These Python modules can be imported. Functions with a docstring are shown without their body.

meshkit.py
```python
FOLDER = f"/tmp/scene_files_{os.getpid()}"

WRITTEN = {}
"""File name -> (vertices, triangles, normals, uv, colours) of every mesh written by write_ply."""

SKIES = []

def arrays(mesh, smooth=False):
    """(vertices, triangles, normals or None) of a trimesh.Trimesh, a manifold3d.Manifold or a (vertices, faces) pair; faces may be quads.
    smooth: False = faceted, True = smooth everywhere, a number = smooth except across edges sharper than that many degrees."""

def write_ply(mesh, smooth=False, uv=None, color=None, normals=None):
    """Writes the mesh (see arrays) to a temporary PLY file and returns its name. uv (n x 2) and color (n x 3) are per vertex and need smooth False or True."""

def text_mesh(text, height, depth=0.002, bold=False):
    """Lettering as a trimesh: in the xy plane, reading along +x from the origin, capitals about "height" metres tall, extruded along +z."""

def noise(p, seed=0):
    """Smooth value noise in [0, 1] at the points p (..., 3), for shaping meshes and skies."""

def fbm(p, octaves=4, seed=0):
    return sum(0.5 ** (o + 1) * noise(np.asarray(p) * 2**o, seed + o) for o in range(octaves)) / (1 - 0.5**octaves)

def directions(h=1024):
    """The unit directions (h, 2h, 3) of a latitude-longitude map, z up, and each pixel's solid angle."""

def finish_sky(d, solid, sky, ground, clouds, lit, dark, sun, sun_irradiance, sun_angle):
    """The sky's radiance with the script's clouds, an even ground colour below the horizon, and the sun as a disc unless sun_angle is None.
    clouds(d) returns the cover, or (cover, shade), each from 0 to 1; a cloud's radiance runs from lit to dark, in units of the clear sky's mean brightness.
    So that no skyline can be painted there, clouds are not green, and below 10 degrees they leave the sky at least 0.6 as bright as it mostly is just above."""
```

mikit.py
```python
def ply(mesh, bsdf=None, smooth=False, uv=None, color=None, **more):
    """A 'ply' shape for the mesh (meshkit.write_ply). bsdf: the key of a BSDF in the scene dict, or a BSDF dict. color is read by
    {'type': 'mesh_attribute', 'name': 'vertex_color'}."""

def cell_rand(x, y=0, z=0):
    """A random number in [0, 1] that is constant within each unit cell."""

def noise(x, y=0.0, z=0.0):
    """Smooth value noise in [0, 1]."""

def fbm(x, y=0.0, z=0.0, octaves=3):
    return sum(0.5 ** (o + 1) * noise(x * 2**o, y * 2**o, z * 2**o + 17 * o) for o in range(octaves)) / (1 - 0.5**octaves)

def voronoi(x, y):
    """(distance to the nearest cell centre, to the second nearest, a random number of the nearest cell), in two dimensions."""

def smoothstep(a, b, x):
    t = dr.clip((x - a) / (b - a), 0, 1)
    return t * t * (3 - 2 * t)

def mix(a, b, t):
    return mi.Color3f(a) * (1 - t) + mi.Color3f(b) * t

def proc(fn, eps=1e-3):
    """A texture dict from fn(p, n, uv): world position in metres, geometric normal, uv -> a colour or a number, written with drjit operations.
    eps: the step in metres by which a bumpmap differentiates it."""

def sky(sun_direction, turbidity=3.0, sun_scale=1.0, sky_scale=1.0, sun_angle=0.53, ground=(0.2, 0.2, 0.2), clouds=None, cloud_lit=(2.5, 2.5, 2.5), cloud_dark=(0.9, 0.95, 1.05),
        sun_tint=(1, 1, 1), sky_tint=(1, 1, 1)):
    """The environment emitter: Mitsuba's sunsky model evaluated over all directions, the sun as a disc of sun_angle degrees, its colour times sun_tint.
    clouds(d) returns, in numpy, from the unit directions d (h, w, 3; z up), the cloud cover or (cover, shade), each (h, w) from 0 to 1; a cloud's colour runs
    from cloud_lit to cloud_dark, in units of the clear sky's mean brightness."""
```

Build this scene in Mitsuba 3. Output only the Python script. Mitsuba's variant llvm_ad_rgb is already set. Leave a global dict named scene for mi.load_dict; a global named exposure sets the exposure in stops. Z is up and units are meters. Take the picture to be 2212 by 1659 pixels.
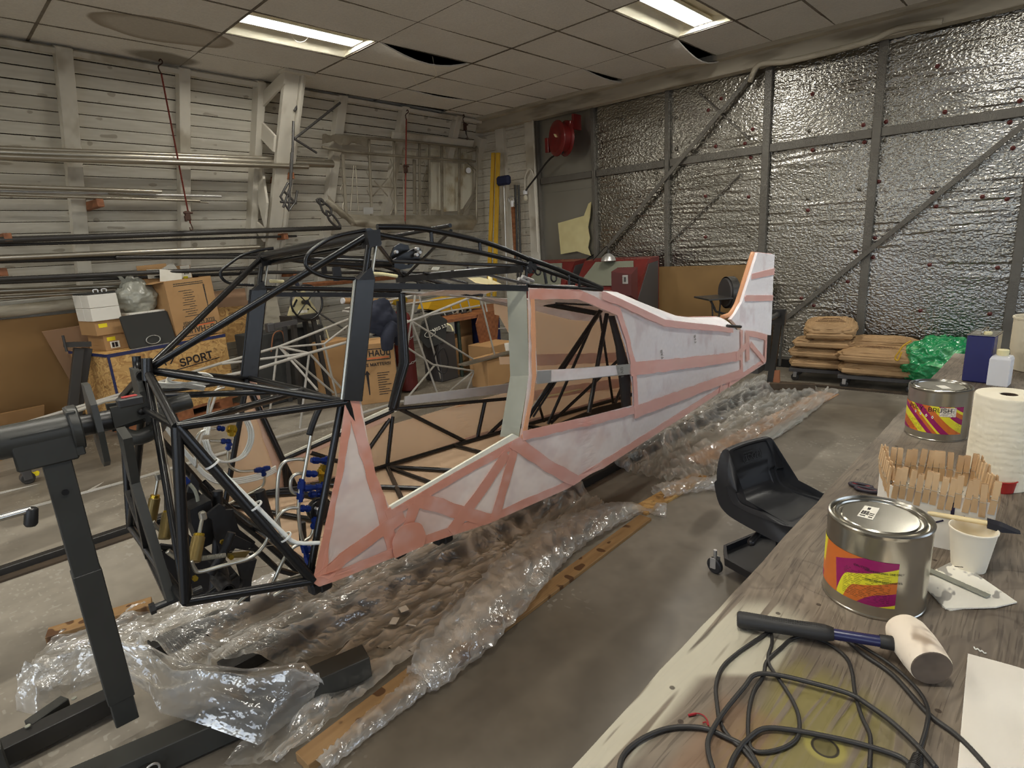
import math, random
import numpy as np, trimesh, manifold3d, shapely
import mitsuba as mi, drjit as dr
import mikit, meshkit
from mikit import noise, fbm, cell_rand, smoothstep, mix, voronoi
from mitsuba import ScalarTransform4f as T
from shapely.geometry import Polygon, LineString, Point

scene, labels = {}, {}
# ---------------------------------------------------------------- camera, sky, lights, exposure
CAM = np.array([0, 0, 1.72])
YAW, PITCH, ROLL, FPX = math.radians(40.772), math.radians(-13.9458), math.radians(-3.657), 1231.05
_f = np.array([math.cos(YAW) * math.cos(PITCH), math.sin(YAW) * math.cos(PITCH), math.sin(PITCH)])
_r = np.array([math.sin(YAW), -math.cos(YAW), 0])
_u = np.cross(_r, _f)
_up = -math.sin(ROLL) * _r + math.cos(ROLL) * _u
scene['camera'] = {'type': 'perspective', 'fov': 2 * math.degrees(math.atan(1106 / FPX)), 'fov_axis': 'x', 'near_clip': 0.02, 'far_clip': 100.0,
                   'to_world': T().look_at(origin=CAM.tolist(), target=(CAM + _f).tolist(), up=_up.tolist())}
exposure = 0.68
SKY = 6.0          # daylight through the open hangar door behind the camera
LAMP = 40.0         # radiance of the fluorescent tubes
scene['sky'] = mikit.sky([-0.5, -0.75, 0.75], turbidity=4, sun_scale=0.0, sky_scale=SKY, ground=(0.35, 0.34, 0.32), clouds=lambda d: 0.25 + 0 * d[..., 2], sky_tint=(1.0, 1.0, 1.05))
RNG = random.Random(7)
NPR = np.random.default_rng(7)

# ---------------------------------------------------------------- helpers
def V(*a): return np.array(a, float)
def nrm(v):
    v = np.asarray(v, float); return v / (np.linalg.norm(v) + 1e-12)
def cat(ms): return trimesh.util.concatenate([m for m in ms if m is not None])
def frame(z, up=(0, 0, 1)):
    z = nrm(z); x = np.cross(up, z)
    if np.linalg.norm(x) < 1e-4: x = np.cross((1, 0, 0), z)
    x = nrm(x); return np.column_stack([x, np.cross(z, x), z])
def mat(R=np.eye(3), p=(0, 0, 0)):
    m = np.eye(4); m[:3, :3] = R; m[:3, 3] = p; return m
def rotz(deg):
    a = math.radians(deg); return np.array([[math.cos(a), -math.sin(a), 0], [math.sin(a), math.cos(a), 0], [0, 0, 1.0]])
def xf(m, R=np.eye(3), p=(0, 0, 0)):
    m = m.copy(); m.apply_transform(mat(R, p)); return m
def box(a, b, c=0.0):
    """axis-aligned box from corner a to corner b, edges chamfered by c"""
    a, b = np.minimum(a, b).astype(float), np.maximum(a, b).astype(float)
    if c <= 0:
        m = trimesh.creation.box(b - a); m.apply_translation((a + b) / 2); return m
    pts = []
    for sx in (0, 1):
        for sy in (0, 1):
            for sz in (0, 1):
                k = np.array([b[0] if sx else a[0], b[1] if sy else a[1], b[2] if sz else a[2]])
                s = np.array([-1 if sx else 1, -1 if sy else 1, -1 if sz else 1]) * min(c, (b - a).min() * .49)
                for i in range(3):
                    o = s.copy(); o[i] = 0; pts.append(k + o)
    return hull(pts)
def hull(pts):
    h = trimesh.convex.convex_hull(np.asarray(pts, float)); return h
def cbox(c, s, ch=0.0, R=np.eye(3)):
    s = np.asarray(s, float) / 2; return xf(box(-s, s, ch), R, c)
def bar(p, q, w, h, up=(0, 0, 1), ch=0.0):
    """rectangular bar from p to q; w across, h along up"""
    p, q = np.asarray(p, float), np.asarray(q, float); R = frame(q - p, up); L = np.linalg.norm(q - p)
    return xf(box((-w / 2, -h / 2, 0), (w / 2, h / 2, L), ch), R, p)
def spline(pts, n=8, closed=False):
    p = np.asarray(pts, float)
    if len(p) < 3 and not closed: return np.array([p[0] + (p[-1] - p[0]) * t for t in np.linspace(0, 1, max(2, n))])
    out = []; N = len(p); rng = range(N if closed else N - 1)
    for i in rng:
        g = lambda j: p[j % N] if closed else p[min(max(j, 0), N - 1)]
        a, b, c, d = g(i - 1), g(i), g(i + 1), g(i + 2)
        for t in np.linspace(0, 1, n, endpoint=False):
            out.append(.5 * (2 * b + (c - a) * t + (2 * a - 5 * b + 4 * c - d) * t * t + (3 * b - a - 3 * c + d) * t ** 3))
    if not closed: out.append(p[-1])
    return np.array(out)
def tube(pts, r, sides=8, caps=True, closed=False):
    p = np.asarray(pts, float); n = len(p)
    t = np.roll(p, -1, 0) - np.roll(p, 1, 0) if closed else np.gradient(p, axis=0)
    t /= np.linalg.norm(t, axis=1, keepdims=True) + 1e-12
    a = np.zeros_like(p); x = np.cross(t[0], (0, 0, 1.0))
    if np.linalg.norm(x) < .1: x = np.cross(t[0], (1.0, 0, 0))
    for i in range(n):
        x = x - t[i] * (x @ t[i]); x = nrm(x); a[i] = x
    b = np.cross(t, a); ang = np.arange(sides) * 2 * np.pi / sides
    rr = np.broadcast_to(np.asarray(r, float), (n,))[:, None, None]
    v = (p[:, None] + rr * (np.cos(ang)[None, :, None] * a[:, None] + np.sin(ang)[None, :, None] * b[:, None])).reshape(-1, 3)
    f = []
    for i in range(n if closed else n - 1):
        i2 = (i + 1) % n
        for j in range(sides):
            k = (j + 1) % sides
            f += [[i * sides + j, i * sides + k, i2 * sides + k], [i * sides + j, i2 * sides + k, i2 * sides + j]]
    if caps and not closed:
        v = np.vstack([v, p[:1], p[-1:]]); c0 = n * sides
        for j in range(sides):
            k = (j + 1) % sides
            f += [[c0, k, j], [c0 + 1, (n - 1) * sides + j, (n - 1) * sides + k]]
    return trimesh.Trimesh(v, f, process=False)
def rod(p, q, r, sides=10): return tube([p, q], r, sides)
def lathe(prof, sides=32, p=(0, 0, 0), axis=(0, 0, 1)):
    """profile (r, z) list turned round axis at p"""
    pr = np.asarray(prof, float); n = len(pr); ang = np.arange(sides) * 2 * np.pi / sides
    v = np.stack([pr[:, 0:1] * np.cos(ang), pr[:, 0:1] * np.sin(ang), np.broadcast_to(pr[:, 1:2], (n, sides))], -1).reshape(-1, 3)
    f = []
    for i in range(n - 1):
        for j in range(sides):
            k = (j + 1) % sides
            f += [[i * sides + j, i * sides + k, (i + 1) * sides + k], [i * sides + j, (i + 1) * sides + k, (i + 1) * sides + j]]
    m = trimesh.Trimesh(v, f, process=False); return xf(m, frame(axis, (0, 1, 0) if abs(nrm(axis)[2]) > .9 else (0, 0, 1)), p)
def cyl(p, q, r, sides=20, ch=0.0):
    L = float(np.linalg.norm(np.asarray(q, float) - p)); c = min(ch, r * .4, L * .4)
    pr = [(0, 0), (r - c, 0), (r, c), (r, L - c), (r - c, L), (0, L)] if c else [(0, 0), (r, 0), (r, L), (0, L)]
    return lathe(pr, sides, p, np.asarray(q, float) - p)
def prism(poly, depth, R=np.eye(3), p=(0, 0, 0)):
    """polygon (list of 2d or shapely) extruded along local z, then placed by R, p"""
    if not hasattr(poly, 'exterior'): poly = Polygon(poly)
    if not poly.is_valid: poly = poly.buffer(0)
    gs = getattr(poly, 'geoms', [poly])
    return xf(cat([trimesh.creation.extrude_polygon(g, depth, engine='earcut') for g in gs]), R, p)
def plate(pts, th, normal=None):
    """planar polygon through 3-d points, given thickness (centred)"""
    P = np.asarray(pts, float); c = P.mean(0)
    if normal is None:
        normal = sum(np.cross(P[i] - c, P[(i + 1) % len(P)] - c) for i in range(len(P)))
    R = frame(normal); q = (P - c) @ R
    return prism([(a, b) for a, b, _ in q], th, R, c - nrm(normal) * th / 2)
def grid(fn, nu, nv, closed_u=False):
    """surface fn(u, v) -> xyz on a grid"""
    v = np.array([[fn(i / (nu if closed_u else nu - 1), j / (nv - 1)) for j in range(nv)] for i in range(nu)], float).reshape(-1, 3)
    f = []
    for i in range(nu if closed_u else nu - 1):
        for j in range(nv - 1):
            a, b = i * nv + j, ((i + 1) % nu) * nv + j; f += [[a, b, b + 1], [a, b + 1, a + 1]]
    return trimesh.Trimesh(v, f, process=False)
def sheet(m, th):
    """gives an open surface a thickness"""
    n = meshkit.arrays(m, True)[2]; v, f = np.array(m.vertices), np.array(m.faces)
    e = np.sort(np.vstack([f[:, [0, 1]], f[:, [1, 2]], f[:, [2, 0]]]), axis=1); d = np.vstack([f[:, [0, 1]], f[:, [1, 2]], f[:, [2, 0]]])
    _, inv, cnt = np.unique(e, axis=0, return_inverse=True, return_counts=True)
    bd = d[cnt[inv] == 1]; k = len(v)
    side = np.vstack([np.column_stack([bd[:, 1], bd[:, 0], bd[:, 0] + k]), np.column_stack([bd[:, 1], bd[:, 0] + k, bd[:, 1] + k])])
    return trimesh.Trimesh(np.vstack([v + n * th / 2, v - n * th / 2]), np.vstack([f, f[:, ::-1] + k, side]), process=False)
def text(s, h, depth, R, p, bold=False, mirror=False, center=True):
    m = meshkit.text_mesh(s, h, depth, bold)
    if center: m.apply_translation((-m.bounds[:, 0].mean(), -h / 2, 0))
    return xf(m, R, p)
def RR(x, y):
    x = nrm(x); z = nrm(np.cross(x, y)); return np.column_stack([x, np.cross(z, x), z])

# ---------------------------------------------------------------- bookkeeping
def numbered(k):
    if k not in labels and k not in scene and k not in _made: _made.add(k); return k
    i = 1
    while f'{k}_{i:03d}' in _made: i += 1
    k = f'{k}_{i:03d}'; _made.add(k); return k
_made = set()
def thing(name, label, cat_, group=None):
    k = numbered(name); labels[k] = {'label': label, 'category': cat_}
    if group: labels[k]['group'] = group
    return k
def obj(name, mesh, mat_, parent=None, smooth=False, label=None, to_world=None, **kw):
    k = numbered(f'{parent}__{name}' if parent else name)
    scene[k] = mikit.ply(mesh, mat_, smooth, **kw) if not isinstance(mesh, dict) else dict(mesh)
    if to_world is not None: scene[k]['to_world'] = to_world
    if label: labels[k] = {'label': label}
    return k
def single(name, mesh, mat_, label, cat_, group=None, smooth=False):
    k = numbered(name); scene[k] = mikit.ply(mesh, mat_, smooth); labels[k] = {'label': label, 'category': cat_}
    if group: labels[k]['group'] = group
    return k
def struct(name, mesh=None, mat_=None, label=None, smooth=False):
    k = numbered(name)
    if mesh is not None: scene[k] = mikit.ply(mesh, mat_, smooth)
    labels[k] = {'kind': 'structure'}
    if label: labels[k]['label'] = label
    return k

# ---------------------------------------------------------------- materials
def P(name, col, rough=.5, metal=0.0, spec=.5, coat=0.0, bump=None, bscale=1.0, two=False, eps=1e-3, **kw):
    c = col if isinstance(col, dict) else {'type': 'rgb', 'value': list(col)}
    b = {'type': 'principled', 'base_color': c, 'roughness': rough, 'metallic': metal, 'specular': spec, 'clearcoat': coat, **kw}
    if bump is not None: b = {'type': 'bumpmap', 'arbitrary': mikit.proc(bump, eps), 'scale': bscale, 'bsdf': b}
    scene[name] = {'type': 'twosided', 'bsdf': b}
    return name
def col(*a): return mi.Color3f(*a)
def S(r, g, b):
    """sRGB 0-255 -> linear"""
    return [((c / 255) / 12.92 if c < 11 else ((c / 255 + .055) / 1.055) ** 2.4) for c in (r, g, b)]
def mottled(a, b, sc, lo=.35, hi=.65, oct_=3):
    def fn(p, n, uv): return mix(a, b, smoothstep(lo, hi, fbm(p.x * sc, p.y * sc, p.z * sc, oct_)))
    return mikit.proc(fn)
# ---------------------------------------------------------------- the hangar
HC, LT, YT = 3.67, math.tan(math.radians(26)), 6.68      # ceiling height, lean of the side wall, its top edge
WN = nrm((0, -1, -LT))                                   # inward normal of the leaning wall
def WL(x, s, off=0.0):
    """point on the leaning wall: x along, s metres down the slope, off metres into the room"""
    a = math.radians(26); return V(x, YT + s * math.sin(a), HC - s * math.cos(a)) + WN * off
WS = nrm(WL(0, 1) - WL(0, 0))

def _floor(p, n, uv):
    big = fbm(p.x * .7, p.y * .7, 3.0, 4); fine = fbm(p.x * 9, p.y * 9, 5.0, 4); st = noise(p.x * 1.6 + 7, p.y * 5, 1.0)
    c = mix(S(98, 90, 78), S(142, 135, 123), smoothstep(.25, .75, big))
    c = c * (.8 + .4 * fine)
    sp = smoothstep(.78, .86, noise(p.x * 60, p.y * 44, 2.0)) * smoothstep(.5, .75, noise(p.x * 3, p.y * 3, 9.0))
    c = mix(c, S(168, 164, 154), sp * .35)
    return mix(c, S(74, 68, 60), smoothstep(.66, .8, st) * .45)
P('concrete', mikit.proc(_floor), mikit.proc(lambda p, n, uv: .32 + .3 * fbm(p.x * 3, p.y * 3, 0.0, 3)), spec=.45)
def _tilecol(p, n, uv):
    r = cell_rand(p.x * .37, p.y * .61)
    c = mix(S(204, 200, 190), S(216, 212, 203), fbm(p.x * 2, p.y * 2, 0.0, 3)) * (.93 + .1 * noise(p.x * 90, p.y * 90))
    # old brown water stain near the wall
    d1 = dr.sqrt(dr.square((p.x - 2.35) / .62) + dr.square((p.y - 5.75) / .28)) + .45 * (fbm(p.x * 3, p.y * 3, 4.0, 3) - .5)
    ring = smoothstep(1.0, .93, d1) * .4 + smoothstep(1.0, .9, d1) * smoothstep(.6, 1.0, d1) * .35
    c = mix(c, S(112, 94, 66), ring)
    d2 = dr.sqrt(dr.square((p.x - 2.62) / .4) + dr.square((p.y - 6.45) / .2)) + .4 * (fbm(p.x * 4, p.y * 4, 8.0, 3) - .5)
    return mix(c, S(92, 84, 68), smoothstep(1.0, .6, d2) * .75)
P('ceiling_tile', mikit.proc(_tilecol), .9, bump=lambda p, n, uv: noise(p.x * 110, p.y * 110, p.z * 110), bscale=.0008)
P('grid_bar', mottled(S(120, 113, 100), S(96, 88, 76), 6), .6)
P('dark_void', S(22, 20, 18), .95)
def _whitewash(p, n, uv):
    d = fbm(p.x * 1.2, p.y * 1.4, p.z * 2.2, 4); f = noise(p.x * 6, p.y * 30, p.z * 46)
    c = mix(S(190, 185, 171), S(204, 200, 188), f)
    c = mix(c, S(172, 164, 147), smoothstep(.58, .78, d) * .5)
    return mix(c, S(120, 108, 88), smoothstep(.86, .9, noise(p.x * 9, p.y * 14, p.z * 14)) * .5)
P('white_board', mikit.proc(_whitewash), .6, bump=lambda p, n, uv: fbm(p.x * 5, p.y * 60, p.z * 60, 3), bscale=.002)
P('white_timber', mikit.proc(lambda p, n, uv: mix(S(204, 199, 186), S(168, 160, 143), smoothstep(.5, .8, fbm(p.x * 5, p.y * 3, p.z * 3, 4)))), .55)
P('header_paint', mikit.proc(lambda p, n, uv: mix(S(176, 168, 150), S(140, 131, 113), smoothstep(.45, .75, fbm(p.x * 3, p.y * 2.2, p.z * 9, 4)))), .55)
P('steel_grey', mikit.proc(lambda p, n, uv: mix(S(98, 95, 88), S(78, 73, 66), fbm(p.x * 8, p.y * 8, p.z * 5, 3))), .5)
def _foilb(p, n, uv):
    w = fbm(p.y * .6, p.z * 2.0, 1.0, 2)
    ridge = noise(p.y * 2.5 + w, p.z * 34 + w * 6) * .8 * smoothstep(.25, .6, noise(p.y * 1.1, p.z * 3.2, 6.0)) + .55 * fbm(p.y * 44, p.z * 70, 2.0, 2)
    return ridge + .6 * noise(p.y * 1.3, p.z * 1.7, 3.0)
P('foil', mikit.proc(lambda p, n, uv: mix(S(170, 167, 160), S(142, 139, 130), fbm(p.y * 2, p.z * 3, 1.0, 3))), .24, 1.0, bump=_foilb, bscale=.010, eps=2e-3)
P('bare_sheet', mikit.proc(lambda p, n, uv: mix(S(172, 170, 162), S(140, 137, 128), noise(p.y * 3, p.z * 2))), .42, .9)
P('washer_red', S(92, 44, 40), .5)
P('washer_grey', S(120, 116, 106), .4, .6)
scene['tube_glow'] = {'type': 'diffuse', 'reflectance': {'type': 'rgb', 'value': [.8, .8, .8]}}
P('lamp_white', S(236, 230, 208), .5)
P('dust_brown', mikit.proc(lambda p, n, uv: mix(S(76, 62, 46), S(44, 36, 28), fbm(p.x * 12, p.y * 12, p.z * 12, 3))), .8)

struct('floor', box((-5, -6, -.08), (7.9, 8.7, 0)), 'concrete', 'worn grey concrete hangar floor')

# suspended ceiling on a 4 x 2 ft grid, turned a little against the walls
GO, GA = V(2.5812, 2.4451, HC), -3.34
GR = rotz(GA)
def G(m, l, dz=0.0): return GO + GR @ V(m * 1.22, l * .61, dz)
cl = struct('ceiling', None, None, 'suspended ceiling of off-white tiles')
LAMPS = {(0, 4), (2, 0), (2, -4), (-2, 0), (-2, -4), (-4, 4), (-4, 0), (-2, 8)}
SAG = {(1, 4): 'y-', (3, 2): 'y-', (2, 4): '', (3, 4): 'y-'}
def tile(m, l):
    a = .006; n = 9; sag = {(1, 4): .11, (3, 1): .12, (3, 3): .05, (2, 6): .03}.get((m, l), 0)
    vs, fs = [], []
    def pt(u, v):
        P0 = G(m + (a + u * (1.22 - 2 * a)) / 1.22, l + (a + v * (.61 - 2 * a)) / .61, 0)
        k = math.sin(math.pi * u) * (1 - v) ** 1.5 * sag
        P0[2] = HC + .004 - k + .003 * math.sin(m * 3 + l * 7 + u * 3)
        return P0
    return sheet(grid(pt, n if sag else 3, n if sag else 3), .014)
def inside(m, l):
    c = G(m + .5, l + .5); return c[0] < 7.75 and c[1] < YT + .1
for m in range(-6, 5):
    for l in range(-9, 9):
        if not inside(m, l) or (m, l) in LAMPS: continue
        msh = tile(m, l)
        v = msh.vertices; v[:, 0] = np.minimum(v[:, 0], 7.33); v[:, 1] = np.minimum(v[:, 1], YT)
        obj('tile', msh, 'ceiling_tile', cl)
bars = []
for l in range(-9, 9):
    p, q = G(-6, l, -.001), G(4.2, l, -.001)
    if q[1] > YT: 
        k = (YT - p[1]) / (q[1] - p[1]); 
        if p[1] > YT: continue
    obj('grid_bar', bar(p, q, .022, .006), 'grid_bar', cl)
for m in range(-6, 5):
    p, q = G(m, -9, -.002), G(m, 7.2, -.002)
    k = (YT - p[1]) / (q[1] - p[1]); q = p + (q - p) * min(1, k)
    obj('grid_bar', bar(p, q, .022, .006), 'grid_bar', cl)
struct('ceiling_void', cat([box((-5.2, -6.2, HC + .45), (8, 7.4, HC + .5)), box((-5.2, -6.2, HC + .02), (-5.12, 7.4, HC + .45)), box((-5.2, -6.2, HC + .02), (8, -6.12, HC + .45)), box((-5.2, 6.9, HC + .02), (8, 7.4, HC + .45)), box((7.5, -6.2, HC + .02), (8, 7.4, HC + .45))]), 'dark_void', 'dark space above the ceiling tiles')

def troffer(m, l, lab):
    k = thing('ceiling_light', lab, 'ceiling light', 'fluorescent troffers in the ceiling')
    L, W, D = 1.2, .59, .1
    def pl(u, v, z): return G(m + u / 1.22 + .5, l + v / .61 + .5, z)
    R = GR
    prof = [(-W / 2, 0), (-W / 2 + .015, .0), (-W / 2 + .1, .075), (-.11, .095), (.11, .095), (W / 2 - .1, .075), (W / 2 - .015, 0), (W / 2, 0), (W / 2, .11), (-W / 2, .11)]
    housing = prism(prof, L, RR(R @ V(0, 1, 0), V(0, 0, 1)), G(m + .5, l + .5) - R @ V(-L / 2, 0, 0) * 1)
    housing.apply_translation(G(m + .5, l + .5) - housing.bounds.mean(0) * V(1, 1, 0) - V(0, 0, G(m, l)[2]) * 1 + V(0, 0, 0))
    c = G(m + .5, l + .5); b = housing.bounds; housing.apply_translation((c[0] - b[:, 0].mean(), c[1] - b[:, 1].mean(), HC - b[0, 2]))
    obj('reflector', housing, 'lamp_white', k)
    for s in (-1, 1):
        e = cbox(V(0, 0, 0), (.012, W - .02, .09), 0, R); e.apply_translation(pl(s * (L / 2 - .006), 0, .05)); obj('end_plate', e, 'lamp_white', k)
    # the frosted lens under the tubes glows
    q = cbox(V(0, 0, 0), (L - .04, .20, .03), .004, R); q.apply_translation(c + V(0, 0, .062)); obj('lamp_holder', q, 'lamp_white', k)
    q = trimesh.Trimesh([c + R @ V(a, b, .045) for a, b in ((-.57, -.095), (.57, -.095), (.57, .095), (-.57, .095))], [[0, 2, 1], [0, 3, 2]], process=False)
    kk = obj('diffuser', q, 'tube_glow', k)
    scene[kk]['emitter'] = {'type': 'area', 'radiance': {'type': 'rgb', 'value': [LAMP, LAMP * .96, LAMP * .86]}}
    return k
for (m, l) in sorted(LAMPS):
    troffer(m, l, {(0, 4): 'lit fluorescent troffer near the white timber wall, with a loose string across it', (2, 0): 'lit fluorescent troffer nearest the foil wall, cut by the top of the picture'}.get((m, l), 'lit fluorescent troffer in the ceiling behind the camera'))
# thin strings hanging from the ceiling
single('string', tube(spline([(2.953,4.74,3.6),(3.153,5.021,3.6),(3.259,5.103,3.6),(3.281,5.008,3.6),(3.177,4.744,3.6)], 6), .0022, 5), 'lamp_white', 'thin loop of string hanging across the left ceiling light', 'string')
single('string', tube(spline([(4.584,4.756,3.64), (4.744,4.908,3.6), (4.986,5.156,3.6), (5.157,5.628,3.62), (4.851,5.377,3.64)], 6), .0018, 5), 'lamp_white', 'thin string hanging from a gap between ceiling tiles', 'string')

# leaning side wall: whitewashed boards, studs and a lattice truss leg
wl = struct('wall_left', None, None, 'leaning wall of whitewashed horizontal boards')
obj('backing', plate([WL(-1, -.1, -.05), WL(8.0, -.1, -.05), WL(8.0, 4.1, -.05), WL(-1, 4.1, -.05)], .02), 'dust_brown', wl)
s, row = -.03, 0
while s < 4.06:
    xs = [-1.0, [2.85, 4.76, 1.84, 5.75][row % 4], 7.95]
    for a, b in zip(xs, xs[1:]):
        j = RNG.uniform(-.004, .004); h = .1095
        o = RNG.uniform(.0, .006); R = np.column_stack([V(1, 0, 0), WS, np.cross(V(1, 0, 0), WS)])
        m = box((a + .001, 0, -.011), (b - .001, h + j * .5, .011), .003)
        sgn = 1 if (R[:, 2] @ WN) > 0 else -1
        obj('board', xf(m, R, WL(0, s, o) - V(0, 0, 0)), 'white_board', wl)
    s += .1185; row += 1
def stud(x0, x1, s0, s1, w=.1, d=.11):
    a, b = WL(x0, s0, d / 2 + .012), WL(x1, s1, d / 2 + .012)
    return bar(a, b, w, d, WN, .004)
for x, w in ((.82, .1), (1.84, .13), (2.85, .11), (4.74, .13), (5.76, .12), (6.81, .12)):
    obj('stud', stud(x, x + RNG.uniform(-.02, .02), -.02, 4.05, w, .1), 'white_timber', wl)
obj('top_rail', bar(WL(-1, .02, .06), WL(7.4, .02, .06), .05, .09, WN, .004), 'white_timber', wl)
# truss leg: an outer chord on the wall, an inner chord standing out from it and diagonal boards between
tk = obj('truss_leg', bar(WL(3.66, -.02, .07), WL(3.66, 4.05, .07), .09, .14, WN, .004), 'white_timber', wl)
i0, i1 = V(3.78, 6.13, 3.67), V(3.86, 7.24, 1.95); i1 = i0 + (i1 - i0) * 1.9
for dx, w_, off in ((.0, .17, 0), (.105, .03, .03), (.145, .035, .0)):
    o = V(dx, 0, 0) + WN * off; obj('inner_chord', bar(i0 + o, i1 + o, w_, .06, WN, .003), 'white_timber', tk)
obj('cap_board', cbox(i0 + V(.05, -.02, -.02), (.36, .14, .03), .003), 'white_timber', tk)
for q in ([(3.69,6.867,3.345),(3.69,6.775,3.511),(3.69,6.077,3.659),(3.69,6.153,3.535)], [(3.69,6.849,3.332),(3.69,6.504,3.066),(3.69,6.588,2.904),(3.69,6.957,3.188)], [(3.69,6.99,3.127),(3.69,6.895,3.04),(3.69,6.919,2.369),(3.69,7.071,2.09),(3.69,7.126,2.377)], [(3.69,7.36,2.228),(3.69,7.076,2.074),(3.69,7.152,1.92),(3.69,7.392,2.139)]):
    obj('lattice_board', plate(q, .03, (1, 0, 0)), 'white_timber', tk)

# end wall: sliding door lined with foil sheet on a steel frame, white boarded strip beside it
we = struct('wall_end', None, None, 'end wall lined with silver foil insulation on a grey steel frame')
XE = 7.5
obj('backing', box((XE + .03, -6, .06), (XE + .08, 8.6, HC + .5)), 'steel_grey', we)
YP = [-3.5, -2.4, -1.27, -.12, 1.15, 2.26, 3.5, 4.62, 5.62]
ZP = [.1, 1.38, 2.6, 3.56]
for i in range(len(YP) - 1):
    for j in range(2):
        z0, z1 = (.1, 2.6) if j == 0 else (2.6, 3.6)
        o = RNG.uniform(0, .02)
        m = box((XE - .005, YP[i] + .01, z0 + .01), (XE + .012, YP[i + 1] - .01, z1 - .01), .002)
        tilt = trimesh.transformations.rotation_matrix(RNG.uniform(-.012, .012), (0, 1, 0), m.centroid) @ trimesh.transformations.rotation_matrix(RNG.uniform(-.012, .012), (0, 0, 1), m.centroid)
        m.apply_transform(tilt)
        if i == 7 and j == 0: m = box((XE - .005, YP[i] + .01, 2.42), (XE + .012, YP[i + 1] - .01, 2.59), .002)
        obj('foil_panel', m, 'foil' if i < 7 else 'bare_sheet', we)
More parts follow.
